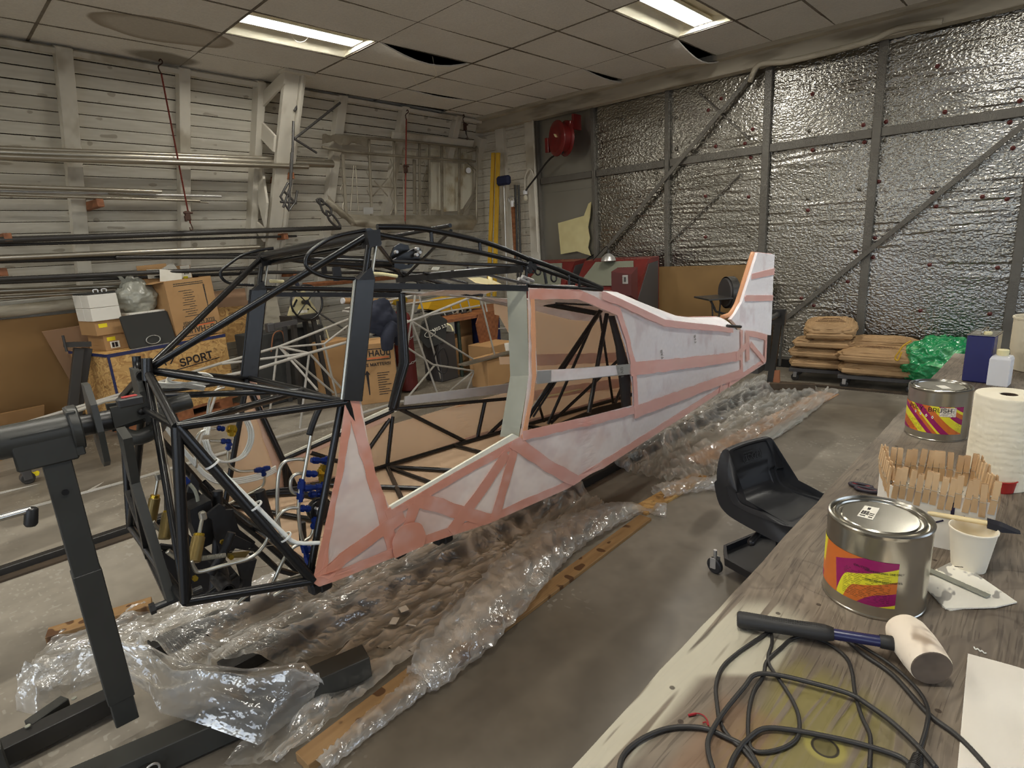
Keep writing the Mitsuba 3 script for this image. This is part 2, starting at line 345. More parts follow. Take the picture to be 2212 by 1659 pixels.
# last bay: bare sheet, with a torn buff insulation board below
obj('foil_panel', plate([(XE, 4.63, 2.42), (XE, 5.61, 2.42), (XE, 5.61, .1), (XE, 5.2, .1), (XE, 5.15, 1.25), (XE, 4.63, 1.5)], .014, (-1, 0, 0)), 'bare_sheet', we, label='dull bare metal sheet')
for i, y in enumerate(YP):
    w = .08 if i in (3, 4, 5) else .055
    obj('frame_post', box((XE - .07, y - w / 2, .05), (XE - .004, y + w / 2, 3.6), .004), 'steel_grey', we)
for z, w in ((2.6, .09), (.1, .08)):
    for i in range(len(YP) - 1):
        obj('frame_rail', box((XE - .05, YP[i] + .04, z - w / 2), (XE - .004, YP[i + 1] - .04, z + w / 2), .004), 'steel_grey', we)
def brace(a, b, w=.05): return bar(a, b, .014, w, np.cross(V(1, 0, 0), V(*b) - V(*a)), .002)
obj('brace', brace((7.4,4.569,1.398), (7.4,2.367,3.484)), 'steel_grey', we)
obj('brace', brace((7.4,1.941,0.604), (7.4,-0.24,2.684)), 'steel_grey', we)
obj('brace', brace((7.46,3.472,1.577), (7.46,2.546,2.357), .015), 'steel_grey', we)
obj('brace', brace((7.46,3.096,3.37), (7.46,2.461,2.739), .015), 'steel_grey', we)
# fixing screws with washers
SCREWS = [(7.49,1.802,3.104),(7.49,0.687,3.136),(7.49,0.587,2.703),(7.49,1.813,2.725),(7.49,1.284,2.699),(7.49,1.079,2.697),(7.49,1.767,2.518),(7.49,1.262,2.526),(7.49,1.076,2.511),(7.49,0.029,2.698),(7.49,0.081,2.524),(7.49,0.031,2.288),(7.49,2.818,3.252),(7.49,2.691,3.12),(7.49,2.869,3.042),(7.49,2.432,2.844),(7.49,2.976,3.151),(7.49,2.518,2.698),(7.49,3.17,2.701),(7.49,3.395,2.76),(7.49,2.873,2.718),(7.49,2.442,2.53),(7.49,3.425,2.52),(7.49,1.274,2.045),(7.49,1.098,2.107),(7.49,0.616,1.946),(7.49,0.022,1.827),(7.49,0.572,1.806),(7.49,1.785,1.996),(7.49,1.777,1.867),(7.49,2.452,2.079),(7.49,2.99,2.136),(7.49,3.635,2.245),(7.49,3.423,2.224),(7.49,3.931,2.232),(7.49,3.628,1.793),(7.49,3.413,1.604),(7.49,2.98,1.629),(7.49,2.429,1.611),(7.49,1.261,1.382),(7.49,1.086,1.519),(7.49,0.571,1.218),(7.49,0.02,1.178),(7.49,-0.114,1.162),(7.49,1.087,1.311),(7.49,1.315,1.049),(7.49,1.79,0.854),(7.49,1.649,0.768),(7.49,1.129,0.816),(7.49,0.607,0.736),(7.49,0.03,0.719),(7.49,4.172,3.25),(7.49,3.609,3.153),(7.49,3.608,2.664),(7.49,3.682,2.499),(7.49,4.229,2.484),(7.49,0.21,1.867),(7.49,3.398,3.139),(7.49,3.395,3.497),(7.49,3.111,3.492)]
for k, c in enumerate(SCREWS):
    red = c[1] < 3.0 and k % 5 != 3
    obj('fixing_screw', lathe([(0, .016), (.009, .015), (.01, .006), (.021, .004), (.021, 0)], 10, c, (-1, 0, 0)), 'washer_red' if red else 'washer_grey', we, True)
# torn buff board
torn = [(7.44,5.271,1.96), (7.44,4.798,2.033), (7.44,4.712,2.196), (7.44,4.671,2.218), (7.44,4.702,2), (7.44,4.739,1.871), (7.44,4.712,1.703), (7.44,4.749,1.571), (7.44,4.705,1.454), (7.44,4.818,1.485), (7.44,4.933,1.524), (7.44,5.242,1.493)]
P('buff_board', mikit.proc(lambda p, n, uv: mix(S(206, 197, 150), S(186, 174, 126), fbm(p.y * 7, p.z * 7, 0.0, 3))), .8)
obj('torn_board', plate(torn, .02, (-1, 0, 0)), 'buff_board', we, label='torn buff insulation board')
# header beam under the ceiling and a loose pipe insulation along it
tr = struct('trim_1', box((7.32, -6, HC - .2), (7.47, 6.75, HC + .01), .006), 'header_paint', 'painted timber header beam above the foil wall')
tr2 = struct('trim_2', box((7.2, -6, HC - .05), (7.33, 6.7, HC + .012), .004), 'header_paint', 'painted ledge under the ceiling along the header')
# white boarded strip between the door and the corner
ws = struct('wall_corner', None, None, 'white boarded strip of the end wall between door jamb and corner')
for i in range(29):
    z = .06 + i * .125; yb = YT + (HC - z) * LT
    obj('board', box((7.47, 5.8, z), (7.497, yb, z + .121), .003), 'white_board', ws)
for y, w, z1 in ((5.72, .17, 3.5), (6.32, .17, 3.5)):
    obj('post', box((7.4, y - w / 2, 0), (7.48, y + w / 2, z1), .004), 'white_timber', ws)
obj('corner_stud', bar(WL(7.42, .25, .08), WL(7.42, 4.05, .08), .14, .16, WN, .004), 'white_timber', ws)
obj('conduit', cat([rod((7.36,5.602,3.609), (7.36,5.621,1.539), .013)]), 'white_timber', ws)
# the walls behind and beside the camera, with the open hangar door
struct('wall_back', cat([box((-5.1, -6, 3.2), (-5, 8.7, 4.1)), box((-5.1, 3.4, 0), (-5, 8.7, 3.2)), box((-5.1, -6, 0), (-5, -4.2, 3.2))]), 'white_board', 'wall with the open hangar door behind the camera')
struct('wall_right', cat([box((-5, -6.1, 3.3), (7.9, -6, 4.1)), box((-5, -6.1, 0), (7.9, -6, .8)), box((-5, -6.1, .8), (-1, -6, 3.3)), box((6.2, -6.1, .8), (7.9, -6, 3.3))]), 'white_board', 'wall with a wide window beyond the workbench')
struct('wall_left_far', box((-5, 7.0, 0), (-1, 7.1, 4.1)), 'white_board', 'far end of the side wall outside the picture')
# ---------------------------------------------------------------- things on and in front of the walls
P('mill_alu', mikit.proc(lambda p, n, uv: mix(S(196, 190, 176), S(150, 143, 128), noise(p.x * 2, p.y * 40, p.z * 40))), .3, .85)
P('tube_dark', S(52, 50, 48), .4); P('bracket_wood', mikit.proc(lambda p, n, uv: mix(S(150, 96, 62), S(112, 68, 42), noise(p.x * 30, p.y * 6, p.z * 30))), .6)
P('strap_red', S(120, 52, 42), .7); P('iron_rust', S(74, 52, 42), .6, .4); P('yellow_paint', mikit.proc(lambda p, n, uv: mix(S(222, 182, 56), S(178, 136, 40), fbm(p.x * 9, p.y * 9, p.z * 4, 3))), .5)
P('reel_red', mikit.proc(lambda p, n, uv: mix(S(128, 26, 26), S(92, 18, 18), fbm(p.x * 7, p.y * 7, p.z * 7, 3))), .25, coat=.5); P('hose_black', S(30, 28, 28), .5)
P('wing_alu', mikit.proc(lambda p, n, uv: mix(S(186, 179, 162), S(112, 103, 86), fbm(p.x * 6, p.y * 6, p.z * 6, 4))), .45, .5)
P('tank_white', mikit.proc(lambda p, n, uv: mix(S(214, 210, 192), S(160, 142, 104), smoothstep(.45, .8, fbm(p.x * 5, p.y * 5, p.z * 4, 4)))), .5)
def bracket(p, ln_=.42):
    q = V(*p); obj('bracket', bar(q + V(0, -.03, -.02), q + V(0, .5, -.02), .06, .075, (0, 0, 1), .003), 'bracket_wood', wl)
for p in [(3.933,6.715,2.687),(1.927,6.871,2.366),(3.923,7.053,1.993),(1.183,7.016,2.07),(4.105,7.288,1.51),(1.108,7.164,1.764)]: bracket(p)
def stock(name, pts, r, m, lab, grp, cat_='tube', sides=14):
    return single(name, tube([V(*p) for p in pts], r, sides), m, lab, cat_, grp, True)
g1, g2, g3, g4 = 'aluminium tubes on the top rack', 'aluminium tubes on the second rack', 'dark tubes on the third rack', 'stock lengths on the lowest rack'
stock('metal_tube', [(1.065,6.796,2.748),(4.56,6.75,2.843)], .05, 'mill_alu', 'thickest aluminium tube lying on the top wall rack', g1)
stock('metal_tube', [(1.041,6.685,2.701),(4.139,6.65,2.774)], .03, 'mill_alu', 'thinner aluminium tube along the front of the top rack', g1)
stock('metal_tube', [(1.07,6.779,2.782),(4.433,6.732,2.878)], .022, 'mill_alu', 'thin aluminium tube along the back of the top rack', g1)
stock('metal_tube', [(1.015,6.858,2.484),(2.504,6.867,2.466)], .022, 'mill_alu', 'longest aluminium tube on the second rack', g2)
stock('metal_tube', [(1.018,6.943,2.447),(3.159,6.947,2.438)], .016, 'alclad', 'bright aluminium tube with the farthest end on the second rack', g2)
stock('metal_tube', [(0.999,6.848,2.414),(2.88,6.866,2.377)], .014, 'mill_alu', 'lowest thin tube of the second rack', g2)
stock('metal_tube', [(2.036,6.912,2.442),(3.002,6.949,2.366)], .010, 'mill_alu', 'thin rod slanting down beyond the second rack bracket', g2, 'rod')
stock('metal_tube', [(0.935,7.015,2.025),(4.722,6.999,2.058)], .03, 'tube_dark', 'thick black tube on the third rack', g3)
stock('metal_tube', [(0.938,7.099,1.989),(4.112,7.107,1.972)], .015, 'tube_dark', 'thin black tube behind the thick one on the third rack', g3)
stock('metal_tube', [(0.907,7.057,1.871),(3.568,7.062,1.859)], .028, 'mill_alu', 'long pale grey spar above the lowest rack', g4, 'spar')
stock('metal_tube', [(0.91,7.123,1.849),(4.53,7.174,1.746)], .022, 'tube_dark', 'dark spar under the pale grey spar', g4, 'spar')
stock('metal_tube', [(2.017,7.069,1.822),(5.282,7.162,1.632)], .02, 'tube_dark', 'black tube with a white end above the cardboard box', g4)
stock('metal_tube', [(0.871,7.091,1.686),(3.557,7.13,1.608)], .024, 'tube_dark', 'black tube running just above the big cardboard box', g4)
stock('metal_tube', [(0.886,7.259,1.661),(3.641,7.321,1.535)], .02, 'tube_dark', 'black tube behind the plastic bag', g4)
stock('metal_tube', [(3.366,7.238,1.567),(6.623,7.369,1.299)], .022, 'tube_dark', 'black tube behind the cabin roof', g4)
stock('metal_tube', [(0.881,7.368,1.576),(2.765,7.411,1.487)], .03, 'mill_alu', 'pale grey metal length low on the wall behind the boxes', g4)
stock('metal_tube', [(0.878,7.453,1.514),(1.973,7.475,1.47)], .02, 'mill_alu', 'lowest pale metal length on the wall', g4)
single('timber_batten', bar(V(*(4.199,7.266,1.328)), V(*(6.142,7.284,1.291)), .05, .05, WN, .003), 'bracket_wood', 'orange-brown timber batten on the wall behind the cabin', 'batten')
# ratchet straps
def strap(name, top, bot, lab, hook=True, m='strap_red'):
    k = thing('ratchet_strap', lab, 'strap'); a, b = V(*top), V(*bot); d = nrm(b - a)
    obj('webbing', bar(a + d * .1, b - d * .05, .022, .003, V(1, .3, 0)), m, k)
    obj('hook', tube(spline([a, a + V(.02, 0, .02), a + V(.03, 0, -.01), a + d * .05 - V(.015, 0, 0), a + d * .11], 5), .006, 8), 'iron_rust', k, True)
    c = a + (b - a) * (.92 if name else .5)
    obj('ratchet', cat([cbox(c + V(-.02, -.02, 0), (.05, .04, .1), .006), rod(c + V(-.06, -.03, .03), c + V(.03, -.03, .03), .012), cbox(c + V(-.05, -.03, -.03), (.02, .03, .06), .004)]), 'iron_rust', k)
    obj('end_hook', tube(spline([b - d * .05, b + V(.012, 0, .01), b + V(.012, 0, -.02), b + V(-.012, 0, -.025), b + V(-.014, 0, .005)], 5), .005, 8), 'iron_rust', k, True)
strap(1, (2.564,6.45,3.628), (2.745,6.892,2.094), 'red ratchet strap hanging from the ceiling edge down to the black tubes')
# damaged wing frame hanging on the wall
YW = 6.72
wg = thing('wing_frame', 'stripped and damaged aluminium wing frame hanging on the white wall', 'wing')
def wb(pts, w, d, m='wing_alu', nm='rib'): 
    for a, b in zip(pts, pts[1:]): obj(nm, bar(V(*a), V(*b), w, d, V(0, 1, 0), .002), m, wg)
obj('trailing_edge', tube(spline([(4.63,6.7,3.187),(5.134,6.7,3.198),(5.65,6.7,3.212),(6.265,6.7,3.219),(6.951,6.7,3.22),(7.227,6.7,3.213),(7.264,6.7,3.159),(7.132,6.7,2.076)], 4), .018, 8), 'wing_alu', wg, True)
obj('torn_edge', sheet(grid(lambda u, v: V(*(4.428,6.68,3.176)) + (V(*(5.12,6.68,3.199)) - V(*(4.428,6.68,3.176))) * u + V(0, .04 * v, -.09 * v + .02 * math.sin(u * 13 + v * 5) * v + .01 * math.sin(u * 31)), 18, 5), .003), 'wing_alu', wg, True)
obj('spar', tube(spline([(4.436,6.74,3.034),(4.733,6.74,3.011),(5.097,6.74,3.008),(6.001,6.74,3.013),(7.248,6.74,3.03)], 4), .02, 6), 'wing_alu', wg, True)
for a, b, w in (((5.186,6.75,3.198), (5.084,6.75,2.196), .03), ((5.616,6.75,3.211), (5.506,6.75,2.193), .03), ((6.09,6.75,3.212), (5.963,6.75,2.19), .03), ((6.282,6.75,3.215), (6.158,6.75,2.189), .025), ((6.539,6.75,3.222), (6.419,6.75,2.187), .04), ((6.93,6.75,3.225), (6.785,6.75,2.185), .04), ((4.756,6.78,2.984), (4.695,6.78,2.224), .035), ((6.022,6.82,2.993), (5.927,6.82,2.222), .045)): wb([a, b], w, .03)
for q in ([(4.752,6.83,2.974),(4.787,6.83,2.878),(4.713,6.83,2.77),(4.76,6.83,2.655),(4.684,6.83,2.536),(4.731,6.83,2.419),(4.652,6.83,2.24)], [(5.182,6.83,2.985),(5.224,6.83,2.903),(5.144,6.83,2.778),(5.196,6.83,2.659),(5.115,6.83,2.535),(5.168,6.83,2.413),(5.079,6.83,2.239)], [(5.581,6.83,2.98),(5.623,6.83,2.863),(5.538,6.83,2.734),(5.595,6.83,2.61),(5.51,6.83,2.481),(5.559,6.83,2.354),(5.482,6.83,2.225)], [(6.212,6.83,2.986),(6.262,6.83,2.87),(6.169,6.83,2.733),(6.236,6.83,2.602),(6.143,6.83,2.466),(6.211,6.83,2.331),(6.121,6.83,2.222)]):
    obj('rib_lacing', tube([V(*p) for p in q], .007, 5), 'wing_alu', wg)
for q in ([(4.922,6.8,2.847),(4.782,6.8,2.268)], [(4.952,6.8,2.848),(4.908,6.8,2.268)], [(5.196,6.8,2.595),(5.576,6.8,2.581)], [(7.134,6.8,3.009),(7.319,6.8,2.905)], [(6.934,6.8,2.217),(7.273,6.8,2.489)], [(7.131,6.8,3.164),(7.354,6.8,3.215)], [(5.784,6.8,2.976),(5.706,6.8,2.222)], [(5.23,6.8,2.669),(5.442,6.8,2.464)], [(5.477,6.8,2.709),(5.176,6.8,2.459)]):
    obj('brace_wire', tube([V(*p) for p in q], .008, 6), 'wing_alu', wg)
for q in ([(6.427,6.9,2.995),(6.611,6.9,2.992),(6.531,6.9,2.275),(6.327,6.9,2.296)], [(6.712,6.9,2.998),(7,6.9,3),(6.902,6.9,2.268),(6.62,6.9,2.261)], [(7.096,6.9,3.006),(7.28,6.9,3.002),(7.311,6.9,2.888),(7.249,6.9,2.535),(7.002,6.9,2.297)]): obj('fuel_tank_bay', plate(q, .06, (0, -1, 0)), 'tank_white', wg)
for q in ([(6.373,6.92,3.247),(6.643,6.92,3.248),(6.623,6.92,3.091),(6.352,6.92,3.087)], [(6.721,6.92,3.241),(7.017,6.92,3.243),(7,6.92,3.095),(6.702,6.92,3.089)], [(7.144,6.92,3.238),(7.416,6.92,3.23),(7.4,6.92,3.091),(7.126,6.92,3.088)], [(5.77,6.95,3.229),(6.212,6.95,3.232),(6.152,6.95,3.064),(5.763,6.95,3.058)]): obj('fuel_tank_bay', plate(q, .05, (0, -1, 0)), 'tank_white', wg)
obj('filler_cap', cyl(V(*(7.185,6.84,2.903)), V(*(7.143,6.8,2.896)), .045, 20, .004), 'white_plastic', wg, 40)
le = [((4.612,6.66,2.215), (4.611,6.6,2.059)), ((4.993,6.66,2.19), (4.925,6.6,2.029)), ((5.646,6.66,2.192), (5.569,6.6,2.002)), ((7.057,6.66,2.183), (6.935,6.6,1.949))]
obj('leading_edge', sheet(grid(lambda u, v: (lambda i, f: (V(*le[i][0]) * (1 - f) + V(*le[i + 1][0]) * f) * (1 - v) + (V(*le[i][1]) * (1 - f) + V(*le[i + 1][1]) * f) * v + V(0, -.06 * math.sin(v * 3.14) + .015 * math.sin(u * 17 + v * 4), 0))(min(2, int(u * 3)), u * 3 - min(2, int(u * 3))), 26, 8), .004), 'wing_alu', wg, True)
obj('crushed_tip', sheet(grid(lambda u, v: V(*(4.263,6.6,2.335)) + (V(*(4.647,6.6,2.058)) - V(*(4.263,6.6,2.335))) * u + V(.06 * v, -.05 * math.sin(v * 3), .10 * v * (1 - .6 * u) + .012 * math.sin(u * 19 + v * 7)), 14, 6), .004), 'wing_alu', wg, True)
for q in ([(4.192,6.58,2.377),(4.252,6.58,2.345),(4.339,6.58,2.267),(4.306,6.58,2.188),(4.221,6.58,2.233)], [(4.269,6.58,2.25),(4.372,6.58,2.176),(4.443,6.58,2.061),(4.393,6.58,2.05),(4.297,6.58,2.132)], [(4.153,6.58,2.377),(4.219,6.58,2.389),(4.25,6.58,2.334),(4.196,6.58,2.322)]): obj('torn_metal', tube(spline(q, 3, True), .014, 6, closed=True), 'tube_dark', wg, True)
obj('tip_patch', plate([(4.866,6.62,2.295),(5.025,6.62,2.295),(5.013,6.62,2.211),(4.854,6.62,2.211)], .004, (0, -1, 0)), 'alclad', wg)
strap(0, (5.639,6.45,3.545), (5.45,6.5,2.049), 'dark red ratchet strap holding up the wing frame')
strap(0, (6.849,6.55,3.641), (6.957,6.6,3.341), 'short strap with a black buckle hooked above the right end of the wing frame', m='tube_dark')
obj('upper_rail', bar(V(*(5.591,6.737,3.279)), V(*(7.2,6.728,3.299)), .1, .05, WN, .003), 'white_timber', wl)
# tube structure hanging on the truss leg
fk = thing('gear_leg_frame', 'dark welded tube fork hanging against the truss leg of the wall', 'frame')
for q in ([(3.82,6.3,3.197),(3.752,6.3,2.859),(3.67,6.3,2.506),(3.538,6.3,2.263)], [(3.8,6.3,3.01),(4.477,6.3,3.474)], [(3.8,6.3,3.01),(4.062,6.3,2.88)], [(3.991,6.3,3.499),(3.85,6.3,3.307)], [(3.64,6.3,2.53),(3.524,6.3,2.378),(3.6,6.3,2.228),(3.697,6.3,2.325),(3.741,6.3,2.448)], [(3.569,6.3,2.443),(3.705,6.3,2.304)], [(3.515,6.3,2.323),(3.707,6.3,2.315)], [(3.74,6.3,2.858),(3.6,6.3,2.228)]):
    obj('tube', tube([V(*p) for p in q], .014, 8), 'tube_dark', fk, 40)
# --- corner: poles, broom, bow saw board, lamp, reel, hose
for i, (a, b) in enumerate((((7.2,6.286,3.097), (7.1,6.52,0.866)), ((7.2,6.19,3.084), (7.1,6.385,0.868)))):
    single('yellow_pole', bar(V(*a), V(*b), .06, .045, V(1, 0, 0), .004), 'yellow_paint', ('yellow pole leaning in the corner, nearer the wing frame', 'yellow pole leaning in the corner, nearer the broom')[i], 'pole')
P('broom_blue', S(30, 36, 66), .8)
kb = thing('broom', 'long broom with a dark blue head standing head up in the corner', 'broom')
obj('pole', rod((7.2,6.115,2.631), (7.1,6.102,0.871), .014, 8), 'alclad', kb, True); obj('head', cbox(V(*(7.15,6.07,2.658)), (.1, .26, .14), .03), 'broom_blue', kb)
single('wooden_slat', plate([(7.25,6.024,2.275),(7.25,5.969,2.256),(7.25,5.963,1.594),(7.25,6.023,1.45),(7.25,6.027,1.885)], .03, (-1, 0, 0)), 'bracket_wood', 'narrow brown wooden slat hanging beside the broom', 'slat')
for i, (a, b) in enumerate((((7.3,5.965,2.583), (7.2,5.95,0.861)), ((7.3,5.9,2.576), (7.2,5.891,0.862)))): single('dark_pole', rod(a, b, .02, 8), 'tube_dark', ('dark pole behind the wooden slat', 'dark pole nearest the white conduit')[i], 'pole', smooth=True)
kl = thing('clamp_light', 'clip lamp with a silvery clamp hanging beside the broom', 'lamp')
obj('clamp', tube(spline([(7.2,6.039,2.394),(7.2,5.999,2.307),(7.2,5.931,2.329),(7.2,5.962,2.408),(7.2,6.02,2.393)], 4), .012, 6), 'alclad', kl, True); obj('jaw', cbox(V(*(7.18,5.954,2.303)), (.03, .05, .1), .01), 'white_plastic', kl)
kl = thing('bulb_holder', 'white gooseneck conduit with a bare bulb on the boarded strip', 'lamp')
obj('conduit', tube(spline([(7.34,5.808,2.492),(7.34,5.796,2.669),(7.34,5.753,2.752),(7.34,5.705,2.786),(7.34,5.653,2.753),(7.34,5.627,2.616),(7.34,5.617,2.068),(7.34,5.615,1.54)], 6), .013, 8), 'white_timber', kl, True); obj('socket', cyl(V(*(7.34,5.808,2.492)), V(*(7.34,5.804,2.43)), .035, 14, .003), 'white_plastic', kl, 40); obj('bulb', lathe([(0, -.05), (.02, -.046), (.034, -.02), (.03, .01), (.016, .04), (0, .04)], 16, V(*(7.34,5.807,2.382))), 'tank_white', kl, True)
kr = thing('hose_reel', 'round red hose reel mounted on the door jamb', 'hose reel')
rc = V(*(7.12,5.008,3.105)); rax = nrm(V(-.85, .42, .0))
obj('drum', lathe([(0, .02), (.06, .022), (.1, .035), (.17, .035), (.2, .03), (.235, .012), (.24, 0), (.235, -.012), (.2, -.03), (.2, -.11), (.235, -.13), (.24, -.14), (.235, -.15), (.05, -.16), (0, -.16)], 40, rc, rax), 'reel_red', kr, 40)
obj('bracket', cat([cbox(rc + V(.1, -.16, .16), (.12, .1, .1), .01), cbox(rc + V(.1, .24, -.05), (.06, .06, .2), .005), bar(rc + V(.12, -.2, .2), rc + V(.3, -.2, .2), .04, .2)]), 'reel_red', kr)
obj('label', cbox(rc + rax * .037 + V(0, -.04, .03), (.004, .07, .08), 0, frame(rax) @ rotz(45)), 'cream_paint', kr)
single('air_hose', tube(spline([rc + V(.0, -.1, -.2), V(*(7.2,5.134,2.893)), V(*(7.22,5.287,2.819)), V(*(7.25,5.51,2.652)), V(*(7.28,5.694,2.526)), V(*(7.26,5.727,2.475))], 6), .013, 8), 'hose_black', 'black hose sloping from the red reel to the bulb holder', 'hose', smooth=True)
single('pipe_insulation', tube(spline([(7.3,2.421,3.321),(7.3,2.326,3.482),(7.3,2.032,3.448),(7.3,1.581,3.447),(7.3,1.25,3.461),(7.3,1.02,3.511),(7.3,0.668,3.483)], 5), .03, 10), 'header_paint', 'loose pale pipe lagging sagging under the header beam', 'lagging', smooth=True)
# --- blast cabinets
P('cab_red', mikit.proc(lambda p, n, uv: mix(S(112, 38, 34), S(82, 30, 28), fbm(p.x * 5, p.y * 5, p.z * 5, 3))), .35, coat=.3); P('cab_dark', S(66, 64, 64), .5); P('cab_glass', S(120, 122, 108), .15, spec=.8); P('glove', S(58, 62, 54), .6); P('maroon', S(86, 44, 44), .45)
def cabinet(y0, y1, x0, lab, z0=.62):
    k = thing('blast_cabinet', lab, 'blast cabinet')
    R = RR(V(1, 0, 0), V(0, 0, 1))
    prof = [(0, z0), (0, z0 + .38), (.05, z0 + .42), (.36, z0 + .78), (.66, z0 + .80), (.66, z0 + .1), (.5, z0)]
    obj('body', prism(prof, y1 - y0, R, V(x0, y1, 0)), 'cab_red', k)
    obj('side_panel', prism([(.06, z0 + .3), (.36, z0 + .72), (.62, z0 + .74), (.62, z0 + .1), (.06, z0 + .06)], .01, R, V(x0, y0 + .002, 0)), 'cab_dark', k, label='dark grey side panel')
    a, b = V(x0 + .07, 0, z0 + .455), V(x0 + .33, 0, z0 + .755); n_ = nrm(V(-.36, 0, .31))
    obj('window', plate([V(p[0], y, p[2]) + n_ * .008 for p, y in ((a, y1 - .06), (a, y0 + .06), (b, y0 + .2), (b, y1 - .2))], .012), 'cab_glass', k)
    for yy in (y0 + .28, y1 - .28):
        c = V(x0 - .004, yy, z0 + .2)
        obj('arm_port', lathe([(.10, .0), (.125, .0), (.125, .02), (.105, .025), (.10, .0)], 28, c, (-1, 0, 0)), 'cab_dark', k, 40)
        obj('glove', lathe([(.0, .005), (.04, .03), (.09, .018), (.1, .0)], 9, c, (-1, 0, 0)), 'glove', k)
    for yy in (y0 + .08, y1 - .08):
        for xx in (.08, .56): obj('leg', box((x0 + xx - .025, yy - .025, 0), (x0 + xx + .025, yy + .025, z0 + .02), .002), 'cab_red', k)
    return k
kc1 = cabinet(3.52, 4.5, 6.6, 'red blast cabinet with a maroon control box, beside the brown board')
obj('control_box', hull([V(x, y, z) for x, y, z in ((6.45, 3.5, .98), (6.45, 3.78, .98), (6.45, 3.5, 1.24), (6.45, 3.78, 1.28), (6.62, 3.5, .9), (6.62, 3.78, .9), (6.62, 3.5, 1.32), (6.62, 3.78, 1.32))]), 'maroon', kc1)
obj('switch_plate', cbox(V(6.446, 3.58, 1.18), (.01, .075, .11), .002), 'alclad', kc1); obj('switch', cbox(V(6.438, 3.58, 1.18), (.012, .025, .06), .002), 'cab_dark', kc1)
obj('lower_cabinet', box((6.62, 3.5, .3), (7.2, 3.95, .62), .006), 'cab_red', kc1); obj('gauge', cyl(V(6.6, 3.72, .86), V(6.56, 3.72, .86), .03, 14, .003), 'alclad', kc1)
kc2 = cabinet(4.68, 5.45, 6.62, 'red blast cabinet nearer the corner, mostly hidden behind the cabin roof')
kl = thing('work_lamp', 'clamp lamp with a silvery bell shade on top of the right-hand blast cabinet', 'lamp')
lc = V(6.86, 4.06, 1.395)
obj('shade', lathe([(.10, .0), (.102, .004), (.085, .05), (.05, .085), (.02, .1), (.0, .1)], 24, lc), 'alclad', kl, 40); obj('socket', cyl(lc + V(0, 0, .095), lc + V(0, 0, .15), .018, 12), 'tube_dark', kl); obj('cable', tube(spline([lc + V(0, 0, .15), lc + V(.05, .06, .19), lc + V(.1, .2, .1), lc + V(.14, .34, .0)], 5), .005, 6), 'hose_black', kl, True)
P('brown_board', mikit.proc(lambda p, n, uv: mix(S(134, 104, 62), S(110, 84, 48), fbm(p.y * 3, p.z * 3, 1.0, 3))), .7)
single('board_sheet', plate([V(7.33, 3.62, .0), V(7.33, 2.2, .0), V(7.40, 2.2, 1.27), V(7.40, 3.62, 1.27)], .015), 'brown_board', 'large brown board leaning on the foil wall behind the disc sander', 'board')
kd = thing('disc_sander', 'black disc sander with a tilting table in front of the brown board', 'disc sander')
dc = V(*(6.95,2.501,0.972)); dx = nrm(V(-.72, .69, 0))
obj('disc', lathe([(0, .02), (.165, .02), (.17, .015), (.17, -.01), (0, -.01)], 36, dc, dx), 'cab_dark', kd, 40); obj('housing', lathe([(.0, -.02), (.175, -.02), (.19, .0), (.19, -.09), (.0, -.12)], 36, dc, dx), 'tube_dark', kd, 40)
obj('motor', cyl(dc - dx * .1, dc - dx * .46, .09, 24, .01), 'tube_dark', kd, 40); obj('motor_end', cyl(dc - dx * .46, dc - dx * .56, .085, 24, .012), 'header_paint', kd, 40)
tx = nrm(np.cross(V(0, 0, 1), dx)); obj('table', cbox(dc + dx * .16 + V(0, 0, -.05), (.3, .42, .02), .004, np.column_stack([dx, tx, V(0, 0, 1)])), 'tube_dark', kd)
obj('bracket', cat([tube([dc + dx * .2 + V(0, 0, -.06), dc + dx * .12 + V(0, 0, -.22), dc + V(0, 0, -.26)], .014, 8), tube([dc + dx * .06 + V(0, 0, -.06), dc + dx * .08 + V(0, 0, -.28), dc + dx * .16 + V(0, 0, -.28), dc + dx * .17 + V(0, 0, -.12)], .01, 8), tube(spline([dc + dx * .12 + V(0, .04 * math.cos(a), -.32 + .04 * math.sin(a)) for a in np.linspace(0, 6.28, 10)[:-1]], 3, True), .01, 6, closed=True)]), 'tube_dark', kd)
obj('pedestal', hull([dc - dx * .3 + V(x, y, z - dc[2]) for z, w in ((0, .2), (dc[2] - .1, .12)) for x in (-w, w) for y in (-w, w)]), 'cab_dark', kd)
